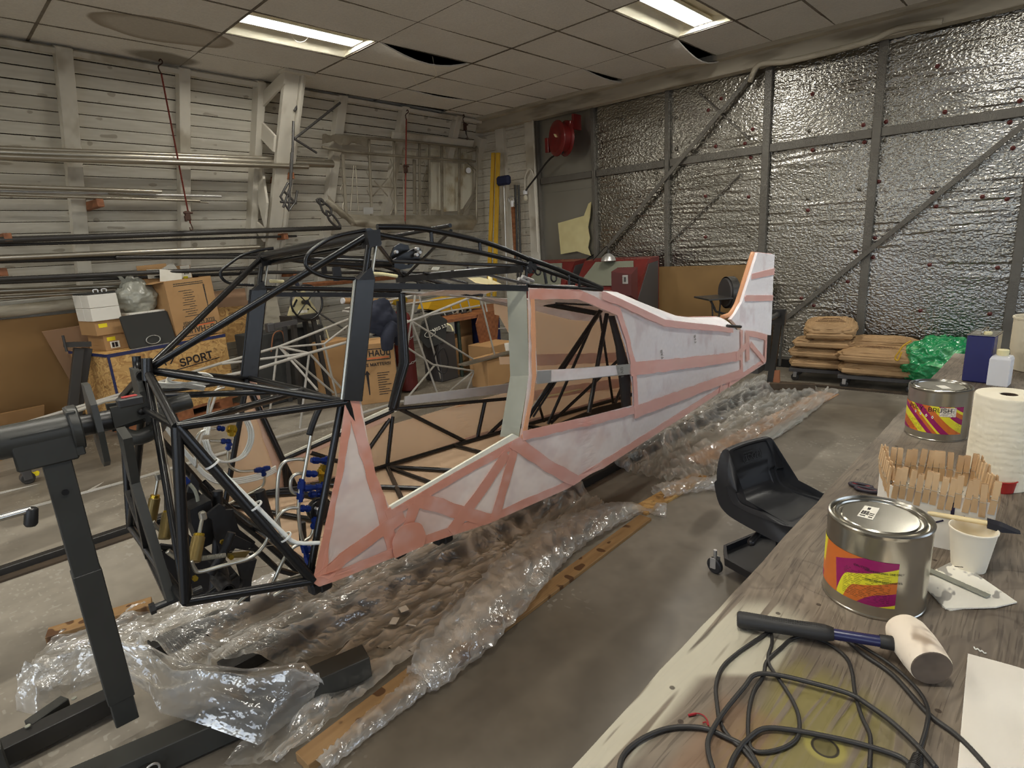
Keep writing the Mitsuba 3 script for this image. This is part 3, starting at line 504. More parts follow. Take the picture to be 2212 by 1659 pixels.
# --- paper sacks on dollies, green bag
P('sack_paper', mikit.proc(lambda p, n, uv: mix(S(174, 142, 102), S(142, 112, 78), fbm(p.x * 7, p.y * 7, p.z * 9, 4))), .75, bump=lambda p, n, uv: fbm(p.x * 16, p.y * 16, p.z * 16, 3), bscale=.012); P('sack_print', S(108, 80, 54), .8)
def sack(c, size, rz, lab, seed, tilt=0, printed=True):
    k = thing('paper_sack', lab, 'sack', 'brown paper sacks by the foil wall'); sx_, sy_, sz_ = np.array(size) / 2
    m0 = trimesh.creation.icosphere(4); v = m0.vertices; e = lambda x, a: np.sign(x) * np.abs(x) ** a
    q = np.column_stack([e(v[:, 0], .5), e(v[:, 1], .5), e(v[:, 2], .75)]); q /= np.maximum(1, np.abs(q)); edge = np.maximum(np.abs(q[:, 0]), np.abs(q[:, 1]))
    q[:, 2] *= 1 - .25 * np.clip(edge - .6, 0, 1) / .4; n_ = meshkit.fbm(q * 2.2 + seed * 5, 3)[:, None] - .5
    r = (1 - np.abs(2 * meshkit.noise(q * V(4, 4, 3) + seed) - 1)) ** 5
    q = q * V(sx_, sy_, sz_) * (1 + .10 * n_) - v * (.018 * r)[:, None]
    R = rotz(rz) @ trimesh.transformations.rotation_matrix(math.radians(tilt), (0, 1, 0))[:3, :3]
    obj('body', xf(trimesh.Trimesh(q, m0.faces, process=False), R, c), 'sack_paper', k, True)
    if printed:
        for j in range(4): obj('print', cbox(V(*c) + R @ V(-.05 * sx_ / .2 + .03 * j, .0, sz_ * 1.03), (.008, sy_ * (1.1 - .15 * j), .002), 0, R), 'sack_print', k)
    obj('folded_end', xf(cbox((-sx_ * .97, 0, -sz_ * .1), (.03, sy_ * 1.7, .05), .01), R, c), 'sack_paper', k)
    return k
def dolly(c, sx_, sy_, rz, lab):
    k = thing('dolly', lab, 'dolly'); R = rotz(rz)
    obj('deck', xf(box((-sx_ / 2, -sy_ / 2, .11), (sx_ / 2, sy_ / 2, .15), .004), R, c), 'cab_dark', k)
    for a in (-1, 1):
        for b in (-1, 1):
            p = V(*c) + R @ V(a * (sx_ / 2 - .06), b * (sy_ / 2 - .06), 0)
            w = obj('caster', cyl(p + V(-.014, 0, .04), p + V(.014, 0, .04), .04, 16, .004), 'tube_dark', k, 40); obj('fork', cat([cbox(p + V(s * .018, 0, .075), (.003, .035, .07), 0) for s in (-1, 1)]), 'alclad', w)
dolly((7.02, 1.42, 0), .42, .62, 6, 'black dolly under the taller stack of brown sacks'); dolly((6.9, .86, 0), .44, .7, 4, 'black dolly under the lower pile of brown sacks')
sack((7.0, 1.44, .205), (.40, .62, .15), 4, 'brown paper sack at the bottom of the taller stack', 1, printed=False); sack((7.0, 1.44, .32), (.40, .62, .15), -2, 'brown paper sack second from the bottom of the taller stack', 2, printed=False)
sack((7.0, 1.41, .43), (.40, .62, .12), 2, 'brown paper sack third from the bottom of the taller stack', 3, printed=False); sack((7.0, 1.36, .585), (.42, .52, .2), 8, 'plump brown paper sack on top of the taller stack', 4, -14)
sack((6.88, .86, .21), (.42, .74, .17), 3, 'brown paper sack at the bottom of the lower pile', 5, printed=False); sack((6.86, .86, .345), (.44, .78, .17), 0, 'brown paper sack on the front of the lower pile', 6); sack((7.14, .88, .42), (.36, .74, .16), 4, 'brown paper sack at the back of the lower pile', 7, printed=False)
scene['green_film'] = {'type': 'twosided', 'bsdf': {'type': 'bumpmap', 'arbitrary': mikit.proc(lambda p, n, uv: fbm(p.x * 14, p.y * 14, p.z * 14, 3)), 'scale': .012, 'bsdf': {'type': 'principled', 'base_color': mikit.proc(lambda p, n, uv: mix(S(34, 132, 78), S(128, 196, 138), smoothstep(.5, .75, fbm(p.x * 9, p.y * 9, p.z * 11, 4)))), 'roughness': .2, 'specular': .8}}}
kg = thing('rubbish_bag', 'full green plastic rubbish bag with a yellow drawstring at the far end of the bench', 'bag')
m0 = trimesh.creation.icosphere(5); v = np.array(m0.vertices); n_ = meshkit.fbm(v * 2.6 + 3, 4); r = (1 - np.abs(2 * meshkit.fbm(v * 3.2 + 9, 2) - 1)) ** 5
q = v * V(.31, .36, .29) * (.86 + .4 * (n_ - .5) + .12 * r)[:, None]; q[:, 2] = np.maximum(q[:, 2], -.27)
obj('body', xf(trimesh.Trimesh(q, m0.faces, process=False), rotz(20), (6.85, .36, .30)), 'green_film', kg, True)
obj('drawstring', tube(spline([(6.58,0.58,0.564),(6.58,0.642,0.506),(6.58,0.667,0.449),(6.58,0.687,0.411),(6.58,0.691,0.373),(6.58,0.668,0.366),(6.58,0.656,0.404),(6.58,0.645,0.451)], 4), .009, 6), 'yellow_paint', kg, True)
# ---------------------------------------------------------------- the aircraft fuselage (frame coordinates: s aft, t towards the workbench, z up)
FO = V(.35432, 2.25101, 1.2); FA = V(.99334, -.11522, 0); FN = V(-.11507, -.99205, .05094); FZ = V(.00587, .0506, .9987)
def wid(s): return np.interp(s, [0, .25, .6, 2.0, 5.3], [.42, .425, .505, .505, .03])
def L(p):
    p = np.asarray(p, float); return FO + p[..., 0:1] * FA + p[..., 1:2] * FN + p[..., 2:3] * FZ
def LR(): return np.column_stack([FA, FN, FZ])
def mr(p): return np.asarray(p, float) * V(1, -1, 1)
def sfrac(p): return (p.x - float(FO[0])) * float(FA[0]) + (p.y - float(FO[1])) * float(FA[1])
def _skin(p, n, uv):
    s = sfrac(p); k = fbm(p.x * 3.1, p.y * 3.1, p.z * 4.3, 4); k2 = fbm(p.x * 9, p.y * 9, p.z * 5 + 4, 3)
    c = mix(S(238, 222, 211), S(243, 239, 241), smoothstep(.6, 3.2, s + (k - .5) * 1.6))
    c = mix(c, S(216, 184, 172), smoothstep(.5, .72, k) * smoothstep(3.6, 1.2, s) * .75)
    c = mix(c, S(206, 186, 188), smoothstep(.55, .75, k2) * .4)
    return c * (.96 + .06 * noise(p.x * 60, p.y * 60, p.z * 60))
P('doped_fabric', mikit.proc(_skin), .42, spec=.4)
def _band(p, n, uv):
    s = sfrac(p); k = fbm(p.x * 11, p.y * 11, p.z * 11, 3); k2 = noise(p.x * 4, p.y * 4, p.z * 4)
    c = mix(S(206, 140, 116), S(222, 174, 166), smoothstep(.8, 3.0, s + (k2 - .5)))
    return mix(c, S(222, 184, 173), smoothstep(.45, .8, k) * .55)
P('doped_tape', mikit.proc(_band), .4, spec=.45)
def thin(name, tex, dt):
    scene[name] = {'type': 'principledthin', 'base_color': mikit.proc(tex), 'roughness': .5, 'diff_trans': dt, 'spec_trans': 0.0, 'eta': 1.3}
thin('skin_thin', _skin, .5)
thin('inner_fabric', lambda p, n, uv: mix(S(242, 214, 184), S(236, 202, 168), fbm(p.x * 2.4, p.y * 2.4, p.z * 2.4, 3)), .95)
P('orange_edge', S(218, 158, 116), .45)
P('inner_tape', mikit.proc(lambda p, n, uv: mix(S(214, 172, 148), S(224, 190, 168), fbm(p.x * 9, p.y * 9, p.z * 9, 3))), .6)
P('primer_pink', mikit.proc(lambda p, n, uv: mix(S(230, 200, 187), S(220, 182, 166), fbm(p.x * 8, p.y * 8, p.z * 8, 3))), .45)
P('black_gloss', S(15, 15, 16), .28, spec=.5, coat=.25)
P('black_satin', S(22, 21, 22), .45)
P('alclad', mikit.proc(lambda p, n, uv: mix(S(214, 213, 210), S(186, 184, 180), fbm(p.x * 14, p.y * 3, p.z * 14, 3))), .36, .75)
P('white_sill', S(228, 226, 208), .4)
P('post_grey', mikit.proc(lambda p, n, uv: mix(S(152, 152, 138), S(126, 126, 112), fbm(p.x * 9, p.y * 9, p.z * 4, 3))), .55)
P('blue_fitting', S(24, 52, 130), .25, .6, coat=.4)
P('brass', S(206, 172, 62), .25, .9)
P('gold_anodised', S(132, 112, 66), .35, .6)
P('alu_tube', S(206, 202, 188), .28, .9)
P('white_tube', S(226, 226, 218), .35, spec=.6)
P('cream_paint', S(236, 226, 176), .5)
P('red_spool', S(150, 96, 66), .5)

plane = thing('fuselage', 'aircraft fuselage of black steel tube with pink and white doped fabric held in a stand', 'aircraft')
def SZ(pts): return [(p[0], p[2]) for p in pts]
def skin_mesh(poly, off, th=.003, sg=1, edge=.14, single_=False):
    v, f = trimesh.creation.triangulate_polygon(poly, engine='earcut')
    v3 = np.column_stack([v[:, 0], v[:, 1], np.zeros(len(v))])
    v3, f = trimesh.remesh.subdivide_to_size(v3, f, edge, max_iter=12)
    m0 = trimesh.Trimesh(v3, f); m0.merge_vertices(); v3, f = m0.vertices, m0.faces
    t = wid(v3[:, 0])
    a = np.column_stack([v3[:, 0], sg * (t + off + th / 2), v3[:, 1]]); b = np.column_stack([v3[:, 0], sg * (t + off - th / 2), v3[:, 1]])
    n = len(a); e = np.vstack([f[:, [0, 1]], f[:, [1, 2]], f[:, [2, 0]]]); _, inv, cnt = np.unique(np.sort(e, 1), axis=0, return_inverse=True, return_counts=True)
    bd = e[cnt[inv] == 1]
    if single_: return trimesh.Trimesh(L(a), f[:, ::-1] if sg > 0 else f, process=False)
    F_ = np.vstack([f, f[:, ::-1] + n, np.column_stack([bd[:, 1], bd[:, 0], bd[:, 0] + n]), np.column_stack([bd[:, 1], bd[:, 0] + n, bd[:, 1] + n])])
    if sg > 0: F_ = F_[:, ::-1]
    return trimesh.Trimesh(L(np.vstack([a, b])), F_, process=False)
SKIN = SZ([(0.545,0.493,-0.577),(0.613,0.505,-0.404),(0.688,0.505,-0.227),(0.758,0.505,0.002),(0.816,0.505,-0.008),(0.819,0.505,-0.142),(0.825,0.505,-0.283),(0.866,0.505,-0.435),(1.171,0.505,-0.389),(1.543,0.505,-0.344),(1.588,0.505,-0.221),(1.632,0.505,-0.084),(1.661,0.505,0.141),(1.676,0.505,0.297),(1.922,0.505,0.269),(2.24,0.47,0.222),(2.556,0.425,0.115),(2.935,0.37,-0.014),(3.287,0.32,-0.081),(3.793,0.247,-0.172),(4.306,0.173,-0.28),(4.743,0.11,-0.362),(5.161,0.05,-0.46),(5.143,0.053,-0.591),(5.096,0.059,-0.713),(3.855,0.238,-0.695),(3.178,0.335,-0.694),(2.124,0.487,-0.682),(2,0.505,-0.668),(1.82,0.505,-0.685),(1.31,0.505,-0.664),(0.958,0.505,-0.618),(0.84,0.505,-0.614),(0.613,0.505,-0.6),(0.562,0.496,-0.598)])
WIN_A = SZ([(1.709,0.505,0.243),(1.853,0.505,0.229),(1.996,0.505,0.214),(2.353,0.454,0.09),(2.444,0.441,-0.097),(2.475,0.437,-0.199),(1.687,0.505,-0.072)])
WIN_B = SZ([(1.668,0.505,-0.126),(2.475,0.437,-0.249),(2.495,0.434,-0.317),(2.487,0.435,-0.436),(1.951,0.505,-0.364),(1.595,0.505,-0.326)])
base = Polygon(SKIN).buffer(0)
sk = base.difference(Polygon(WIN_A)).difference(Polygon(WIN_B))
obj('skin_panel', skin_mesh(sk, .004, single_=True), 'skin_thin', plane, label='near side fabric, white and pink with the brush marks of the first coats')
farsk = sk.difference(shapely.box(1.5, -.42, 2.32, .5))
obj('skin_panel', skin_mesh(farsk, .004, sg=-1, single_=True), 'inner_fabric', plane, label='far side fabric, glowing buff from inside')
# belly fabric
bz = SZ([(0.545,0.493,-0.577),(0.958,0.505,-0.618),(1.31,0.505,-0.664),(1.821,0.505,-0.68),(3.178,0.335,-0.694),(5.096,0.059,-0.713)])
bs, bzz = [p[0] for p in bz], [p[1] for p in bz]
obj('belly_panel', grid(lambda u, v: L(V((s := .56 + u * 4.4), wid(s) * (2 * v - 1) * .99, np.interp(s, bs, bzz) + .006)), 14, 5), 'inner_fabric', plane)
# turtle deck
nd = [(2.24,0.47,0.222),(2.556,0.425,0.115),(2.935,0.37,-0.014),(3.287,0.32,-0.081),(3.793,0.247,-0.172),(4.306,0.173,-0.28)]
rd = [(2.841,0,0.193),(3.143,0,0.079),(3.519,0,-0.058),(3.835,0,-0.118),(4.365,0,-0.183),(4.517,0,-0.211)]
ns, nz = [p[0] for p in nd], [p[2] for p in nd]; rs, rz = [p[0] for p in rd], [p[2] for p in rd]
def deck(u, v):
    s = ns[0] + u * (ns[-1] - ns[0]); k = abs(2 * v - 1)
    z0, z1 = np.interp(s, ns, nz), np.interp(s, rs, rz)
    return L(V(s, (2 * v - 1) * wid(s), z1 + (z0 - z1) * k ** 1.8))
obj('turtle_deck', sheet(grid(deck, 24, 9), .004), 'doped_fabric', plane, True)
obj('finishing_tape', sheet(grid(lambda u, v: deck(u, .44 + .12 * v) + FZ * .004, 24, 4), .0015), 'doped_tape', plane, True)
# fin
fin = [(5.002,0,0.298),(5.357,0,0.257),(5.324,0,0.052),(5.29,0,-0.288),(5.268,0,-0.478),(4.986,0,-0.409),(4.749,0,-0.389),(4.483,0,-0.222),(4.576,0,-0.18),(4.689,0,-0.102),(4.834,0,0.082)]
obj('tail_fin', prism([(p[0], p[2]) for p in fin], .03, RR(FA, FZ), L(V(0, .015, 0))), 'doped_fabric', plane)
obj('leading_edge', tube(spline([L(V(*p)) for p in [(4.42,0,-0.194),(4.517,0,-0.192),(4.576,0,-0.18),(4.689,0,-0.102),(4.834,0,0.082),(5.002,0,0.298)]], 5), .02, 8), 'orange_edge', plane, True, label='orange rounded fin leading edge')
for q in ([(5.002,0,0.29), (5.357,0,0.253)], [(5.337,0,0.254), (5.279,0,-0.374)]):
    obj('fin_tape', bar(L(V(*q[0])), L(V(*q[1])), .036, .03, FZ), 'doped_tape', plane)
for q in ([(4.87,0,0.087),(4.88,0,0.122),(5.335,0,0.136),(5.325,0,0.078),(4.87,0,0.075)], [(4.733,0,-0.063),(4.741,0,-0.1),(5.292,0,-0.159),(5.302,0,-0.108),(4.76,0,-0.05)]):
    pg = Polygon([(p[0], p[2]) for p in q]).buffer(0)
    obj('fin_tape', prism(pg, .036, RR(FA, FZ), L(V(0, .018, 0))), 'doped_tape', plane)
# finishing tapes brushed red-brown
BANDS = [([(0.763,0.505,-0.005),(0.704,0.505,-0.184),(0.632,0.505,-0.361),(0.561,0.496,-0.573)], .044), ([(0.784,0.505,-0.01),(0.792,0.505,-0.118),(0.81,0.505,-0.252),(0.834,0.505,-0.439),(0.85,0.505,-0.604)], .046), ([(0.57,0.498,-0.573),(0.659,0.505,-0.536),(0.828,0.505,-0.495),(0.895,0.505,-0.477)], .048),
 ([(0.56,0.496,-0.581),(0.684,0.505,-0.595),(0.842,0.505,-0.602),(0.96,0.505,-0.605),(1.312,0.505,-0.65),(1.822,0.505,-0.669),(2.126,0.487,-0.664),(3.18,0.335,-0.673),(3.958,0.223,-0.68),(5.097,0.059,-0.682)], .045), ([(0.865,0.505,-0.442),(1.169,0.505,-0.402),(1.556,0.505,-0.356)], .04),
 ([(0.971,0.505,-0.439),(0.904,0.505,-0.57)], .05), ([(0.994,0.505,-0.44),(1.105,0.505,-0.516),(1.312,0.505,-0.65)], .055), ([(1.434,0.505,-0.408),(1.301,0.505,-0.504),(1.13,0.505,-0.611)], .05), ([(1.483,0.505,-0.416),(1.428,0.505,-0.516),(1.35,0.505,-0.647)], .05),
 ([(1.515,0.505,-0.368),(1.698,0.505,-0.528),(1.888,0.505,-0.67)], .06), ([(1.696,0.505,0.275),(1.684,0.505,0.138),(1.661,0.505,-0.09),(1.614,0.505,-0.227),(1.56,0.505,-0.353)], .026), ([(1.695,0.505,0.267),(1.856,0.505,0.25),(2.01,0.504,0.234),(2.38,0.45,0.106),(2.468,0.438,-0.076),(2.522,0.43,-0.229),(2.518,0.43,-0.457)], .045),
 ([(1.576,0.505,-0.342),(1.949,0.505,-0.385),(2.517,0.431,-0.468)], .045), ([(2.51,0.432,-0.232),(3.043,0.355,-0.312),(3.683,0.263,-0.409),(4.376,0.163,-0.504)], .075), ([(2.527,0.429,-0.482),(3.022,0.358,-0.528),(3.67,0.265,-0.585),(4.381,0.162,-0.653)], .07),
 ([(3.921,0.229,-0.613),(3.866,0.236,-0.684)], .03), ([(4.382,0.162,-0.622),(4.397,0.16,-0.309)], .05), ([(4.54,0.139,-0.331),(4.544,0.139,-0.536)], .09), ([(4.561,0.136,-0.428),(4.272,0.178,-0.485)], .05), ([(4.635,0.126,-0.461),(5.009,0.072,-0.665)], .05), ([(4.614,0.129,-0.35),(5.072,0.063,-0.463)], .06), ([(5.105,0.058,-0.307),(5.053,0.065,-0.64)], .06),
 ([(2.234,0.471,0.211),(2.554,0.425,0.102),(2.934,0.371,-0.028),(3.286,0.32,-0.096),(3.792,0.247,-0.186),(4.152,0.195,-0.257)], .05), ([(4.085,0.205,-0.665),(4.061,0.208,-0.711)], .02)]
def wob(poly, amp=.004, seed=0):
    r = np.array(poly.segmentize(.035).exterior.coords)[:-1]
    d = np.stack([meshkit.noise(np.column_stack([r * 21, np.full(len(r), seed + k * 9.3)])) - .5 for k in (0, 1)], 1) * 2 * amp
    return Polygon(r + d).buffer(0)
for i, (pts, w) in enumerate(BANDS):
    pg = wob(LineString(SZ(pts)).buffer(w / 2, cap_style='square' if i != 10 else 'flat', join_style='mitre'), .005, i).intersection(sk.buffer(.002))
    for g in getattr(pg, 'geoms', [pg]):
        if g.geom_type == 'Polygon' and g.area > 1e-4:
            obj('finishing_tape', skin_mesh(g, .0075 + .0006 * i, .0015), 'orange_edge' if i == 10 else 'doped_tape', plane)
            if i in (1, 3, 4, 9, 13, 14): [obj('inner_tape', skin_mesh(h_, -.001 - .0004 * i, .001, -1), 'inner_tape', plane) for h_ in [g.intersection(farsk)] if h_.geom_type == 'Polygon' and h_.area > 1e-4]
blob = wob(Point((0.907,0.505,-0.577)[0], (0.907,0.505,-0.577)[2]).buffer(.075), .012, 77)
obj('finishing_tape', skin_mesh(blob.intersection(base), .024, .0015), 'doped_tape', plane)
# stamped marks on the fabric
for c, a in (((2.888,0.377,-0.218), 100), ((3.42,0.301,-0.21), 100), ((2.347,0.455,-0.214), 95)):
    R = RR(FA, FZ); q = rotz(a)
    obj('ink_stamp', text('FAB', .022, .0006, R @ q, L(V(c[0], wid(c[0]) + .012 + (.02 if a == 95 else 0), c[2]))), 'steel_grey', plane)
# aluminium strip across the window and the pale sills and posts
def quad(pts, th, off=.0):
    return plate([L(V(p[0], p[1] + off, p[2])) for p in pts], th)
obj('window_strip', quad([(1.684,0.505,-0.074),(2.481,0.436,-0.197),(2.485,0.435,-0.256),(1.671,0.505,-0.131)], .004, .012), 'alclad', plane, label='bright aluminium strip across the rear window')
obj('door_sill', plate([L(V(*p)) for p in ((0.852,0.505,-0.422), (0.865,0.505,-0.436), (1.543,0.505,-0.346), (1.507,0.505,-0.321))], .012), 'white_sill', plane, label='pale door sill')
obj('door_sill', plate([L(mr(p)) for p in ((0.853,0.505,-0.417), (0.865,0.505,-0.44), (1.543,0.505,-0.35), (1.508,0.505,-0.315))], .012), 'white_sill', plane)
obj('window_rail', plate([L(mr(V(*p))) for p in ((1.607,0.505,-0.279), (2.494,0.434,-0.375), (2.487,0.435,-0.436), (1.595,0.505,-0.326))], .014), 'alclad', plane)
pp = [(1.672,0.505,0.292),(1.641,0.505,-0.086),(1.543,0.505,-0.344)]
obj('door_post', cat([plate([L(V(a[0], .505, a[2])), L(V(b[0], .505, b[2])), L(V(b[0] - .045, .43, b[2])), L(V(a[0] - .045, .43, a[2]))], .006) for a, b in zip(pp, pp[1:])]), 'post_grey', plane, label='grey primed door post')
# --- steel tube frame
def tl(pts, r, mirror=False, m='black_gloss', name='frame_tube', sides=10, sp=0):
    for g in ([lambda p: V(*p)] + ([mr] if mirror else [])):
        q = np.array([L(g(p)) for p in pts]); q = spline(q, sp) if sp else q
        obj(name, tube(q, r, sides), m, plane, 40)
A_ = (0.298,0,0.169); SN = (0.267,0.429,0.035); BN = (0.189,0.424,-0.499); WF = (0.947,0.505,0.552); PB = (0.764,0.505,0.001); J = (0.808,0.05,-0.013)
WR = (1.708,0.505,0.388); BQ = (0.549,0.493,-0.575)
tl([(0.287,-0.06,0.217), (0.281,-0.06,0.165), (0.279,0,0.153)], .014); tl([(0.301,0.03,0.212), (0.29,0.03,0.137)], .017)
tl([A_, WF], .0125, True); tl([A_, SN], .014, True); tl([SN, BN], .0165, True); tl([A_, BN], .011); tl([A_, mr(BN)], .014)
tl([V(*A_) + V(0, .02, -.03), V(*BN) + V(.02, -.03, 0)], .008, m='alu_tube')
tl([SN, BQ], .0165, True); tl([BN, BQ], .015, True); tl([BN, mr(BN)], .014); tl([SN, PB], .013, True); tl([A_, PB], .012, True); tl([V(*SN) * V(1, .98, 1), J], .0125); tl([mr(SN), J], .0125); tl([J, V(*PB) + V(0, 0, -.01)], .013); tl([J, V(*mr(PB)) + V(.02, 0, 0)], .014); tl([SN, mr(SN)], .012)
tl([WF, mr(WF)], .021, name='carry_through_tube'); tl([V(*WF) + V(.03, 0, -.03), mr(V(*WF) + V(.03, 0, -.03))], .012)
# pillar: thin rods above, broad black fairing below
PT = (0.904,0.505,0.398)
tl([V(*WF) + V(-.005, 0, -.02), V(*PT) + V(-.004, 0, 0)], .011, True); tl([V(*WF) + V(.02, 0, -.03), V(*PT) + V(.022, 0, 0)], .006, True, 'alu_tube')
q = [(0.866,0.505,0.406),(0.933,0.505,0.402),(0.814,0.505,-0.008),(0.751,0.505,0.012)]
for g in (lambda p: V(*p), mr):
    obj('pillar_fairing', plate([L(g(V(p[0], p[1] - .0, p[2]))) for p in q], .03), 'black_gloss', plane)
    e = [L(g((0.933,0.505,0.402))), L(g((0.814,0.505,-0.008)))]; obj('pillar_edge', tube(e, .009, 8), 'black_gloss', plane, True)
    obj('pillar_edge', tube([L(g((0.866,0.505,0.406))), L(g((0.751,0.505,0.012)))], .006, 8), 'alu_tube' if g is not mr else 'black_gloss', plane, True)
    obj('pillar_cap', hull([L(g(V(*p) + V(0, k, 0))) for p in [(0.867,0.505,0.402),(0.931,0.505,0.399),(0.925,0.505,0.441),(0.904,0.505,0.43)] for k in (-.02, .02)]), 'black_satin', plane)
    obj('wing_fitting', hull([L(g(V(*p) + V(0, k, 0))) for p in [(0.926,0.505,0.562),(0.978,0.505,0.565),(0.973,0.505,0.513),(0.927,0.505,0.506)] for k in (-.03, .02)]), 'black_satin', plane)
IN_ = V(1, .94, 1)
tl([PB, V(*(0.858,0.505,-0.435)) * IN_, V(*(0.849,0.505,-0.613)) * IN_], .014, True); tl([V(*PB) * IN_, V(*BQ) * IN_], .013, True)
# roof
ARC = [(0.98,0.505,0.575),(1.083,0.505,0.571),(1.194,0.505,0.559),(1.424,0.505,0.511),(1.567,0.505,0.469),(1.698,0.505,0.421)]
LOW = [(0.976,0.505,0.549),(1.193,0.505,0.507),(1.431,0.505,0.462),(1.708,0.505,0.394)]
tl(ARC, .0105, True, sp=5); tl(LOW, .010, True, sp=4)
for a, b in (((1.204,0.505,0.556), (1.201,0.505,0.505)), ((1.435,0.505,0.509), (1.433,0.505,0.46))): tl([a, b], .007, True)
tl([(1.698,0.505,0.421),(1.87,0.505,0.366),(2.242,0.47,0.241)], .012, True, sp=4); tl([(1.708,0.505,0.394),(1.897,0.505,0.331),(2.223,0.473,0.24)], .010, True, sp=4)
tl([(1.683,0.505,0.307),(1.923,0.505,0.275),(2.241,0.47,0.234)], .010, True)
for a, b in (((1.793,0.505,0.368), (1.801,0.505,0.304)), ((1.956,0.505,0.33), (1.957,0.505,0.283)), ((2.028,0.501,0.307), (2.035,0.5,0.271)), ((1.689,0.505,0.396), (1.672,0.505,0.314))): tl([a, b], .0065, True)
rl = [(0.922,0.505,0.389),(1.68,0.505,0.309),(1.677,0.505,0.283),(0.918,0.505,0.369)]
for g in (lambda p: V(*p), mr): obj('roof_rail', plate([L(g(p)) for p in rl], .012), 'black_satin', plane)
tl([WR, mr(WR)], .017, name='carry_through_tube'); tl([WF, mr(WR)], .008); tl([mr(WF), WR], .008); tl([V(*WF) + V(.35, 0, .02), mr(V(*WF) + V(.35, 0, .02))], .008); tl([V(*WF) + V(.35, 0, .0), mr(WR)], .007)
obj('cross_member', plate([L(V(*p)) for p in (V(*mr(WR)) + V(-.05, 0, .008), V(*WR) + V(-.05, 0, .008), V(*WR) + V(-.05, 0, -.022), V(*mr(WR)) + V(-.05, 0, -.022))], .01), 'black_satin', plane)
for p in ((1.703,0.505,0.395), (1.727,0.505,0.383), (1.697,0.505,0.373)):
    for g in (lambda p: V(*p), mr):
        obj('pulley', xf(cyl((0, 0, -.01), (0, 0, .01), .017, 14, .003), frame(FN), L(g(p))), 'black_satin', plane)
for k, p in enumerate(((1.724,0.505,0.377), (1.754,0.505,0.365), (1.853,0.505,0.326))):
    obj('guide_ring', tube(spline(np.array([L(V(*p) + V(.018 * math.cos(a), 0, .018 * math.sin(a))) for a in np.linspace(0, 2 * np.pi, 13)[:-1]]), 2, True), .004, 6, closed=True), 'black_satin', plane, True)
# bottom tubes and floor truss
BZ = lambda s, t: V(s, t * float(wid(s)) * .97, np.interp(s, bs, bzz) + .02)
tl([BZ(.56, 1), BZ(1.2, 1), BZ(1.9, 1), BZ(3.4, 1), BZ(4.95, 1)], .013, True)
for s0 in (.57, .98, 1.42, 1.9, 2.45): tl([BZ(s0, 1), BZ(s0, -1)], .013)
for s0, s1, t0, t1 in ((.57, .98, -1, 1), (.98, 1.42, -1, .2), (.98, 1.42, 1, -1), (1.42, 1.9, -1, 1), (1.9, 2.45, 1, -1)): tl([BZ(s0, t0), BZ(s1, t1)], .013)
tl([mr((0.865,0.505,-0.438)), BZ(.9, -1)], .013)
# far side bracing seen through the door
dn = (2.068,-0.495,-0.719)
for p in ((1.567,-0.505,-0.346), (2.177,-0.479,-0.438), (2.35,-0.455,-0.575)): tl([p, dn], .0125)
tl([mr(p) for p in ((1.679,0.505,0.301), (1.647,0.505,-0.087), (1.52,0.505,-0.331))], .02); tl([(1.509,-0.505,-0.375),(1.427,-0.505,-0.656),(1.407,-0.505,-0.705)], .012); tl([mr((0.866,0.505,-0.433)), mr((1.518,0.505,-0.343))], .012); tl([(1.537,-0.505,-0.338), (2.4,-0.447,-0.468)], .011)
for g in (mr,): obj('door_frame', plate([L(g(p)) for p in [(1.643,0.505,0.265),(1.671,0.505,0.262),(1.644,0.505,-0.087),(1.546,0.505,-0.349),(1.486,0.505,-0.332),(1.604,0.505,-0.079)]], .02), 'black_gloss' if g is mr else 'black_satin', plane)
tl([(1.311,-0.505,-0.537),(1.49,-0.505,-0.384)], .012); tl([(1.012,-0.505,-0.441),(1.132,-0.505,-0.521),(1.298,-0.505,-0.614)], .012)
# bracing behind the seats, seen through the rear window
for a, b, r in (((2.808,0,0.058), (1.984,0.1,-0.431), .014), ((2.827,0,0.056), (2.015,0.12,-0.424), .006), ((2.907,-0.12,0.01), (2.451,-0.2,-0.628), .010), ((2.748,0.1,0.048), (2.45,0.15,-0.508), .014), ((2.995,-0.15,0.011), (3.144,-0.2,-0.671), .009), ((3.115,-0.1,-0.317), (2.478,-0.2,-0.628), .011), ((3.337,-0.25,-0.565), (3.162,-0.2,-0.662), .012), ((2.526,-0.35,-0.507), (2.619,-0.4,-0.697), .009), ((2.604,-0.38,0.148), (2.932,-0.1,0.025), .018), ((2.615,-0.2,0.135), (2.703,0.1,0.105), .006)):
    tl([a, b], r)
obj('seat_bulkhead', plate([L(V(p[0], p[1] - .02, p[2])) for p in [(2.329,0.458,0.09),(2.378,0.451,0.084),(2.52,0.43,-0.242),(2.503,0.433,-0.443),(2.415,0.445,-0.431),(2.388,0.449,-0.087)]], .012), 'black_satin', plane)
obj('floor_angle', plate([L(V(*p)) for p in ((2.33,-0.1,-0.608), (3.214,-0.1,-0.684), (3.218,-0.1,-0.636), (2.837,-0.1,-0.598))], .01), 'black_satin', plane)
tl([(2.552,-0.36,-0.494),(2.959,-0.36,-0.527),(3.469,-0.36,-0.581)], .006, m='cream_paint', name='fuel_line')
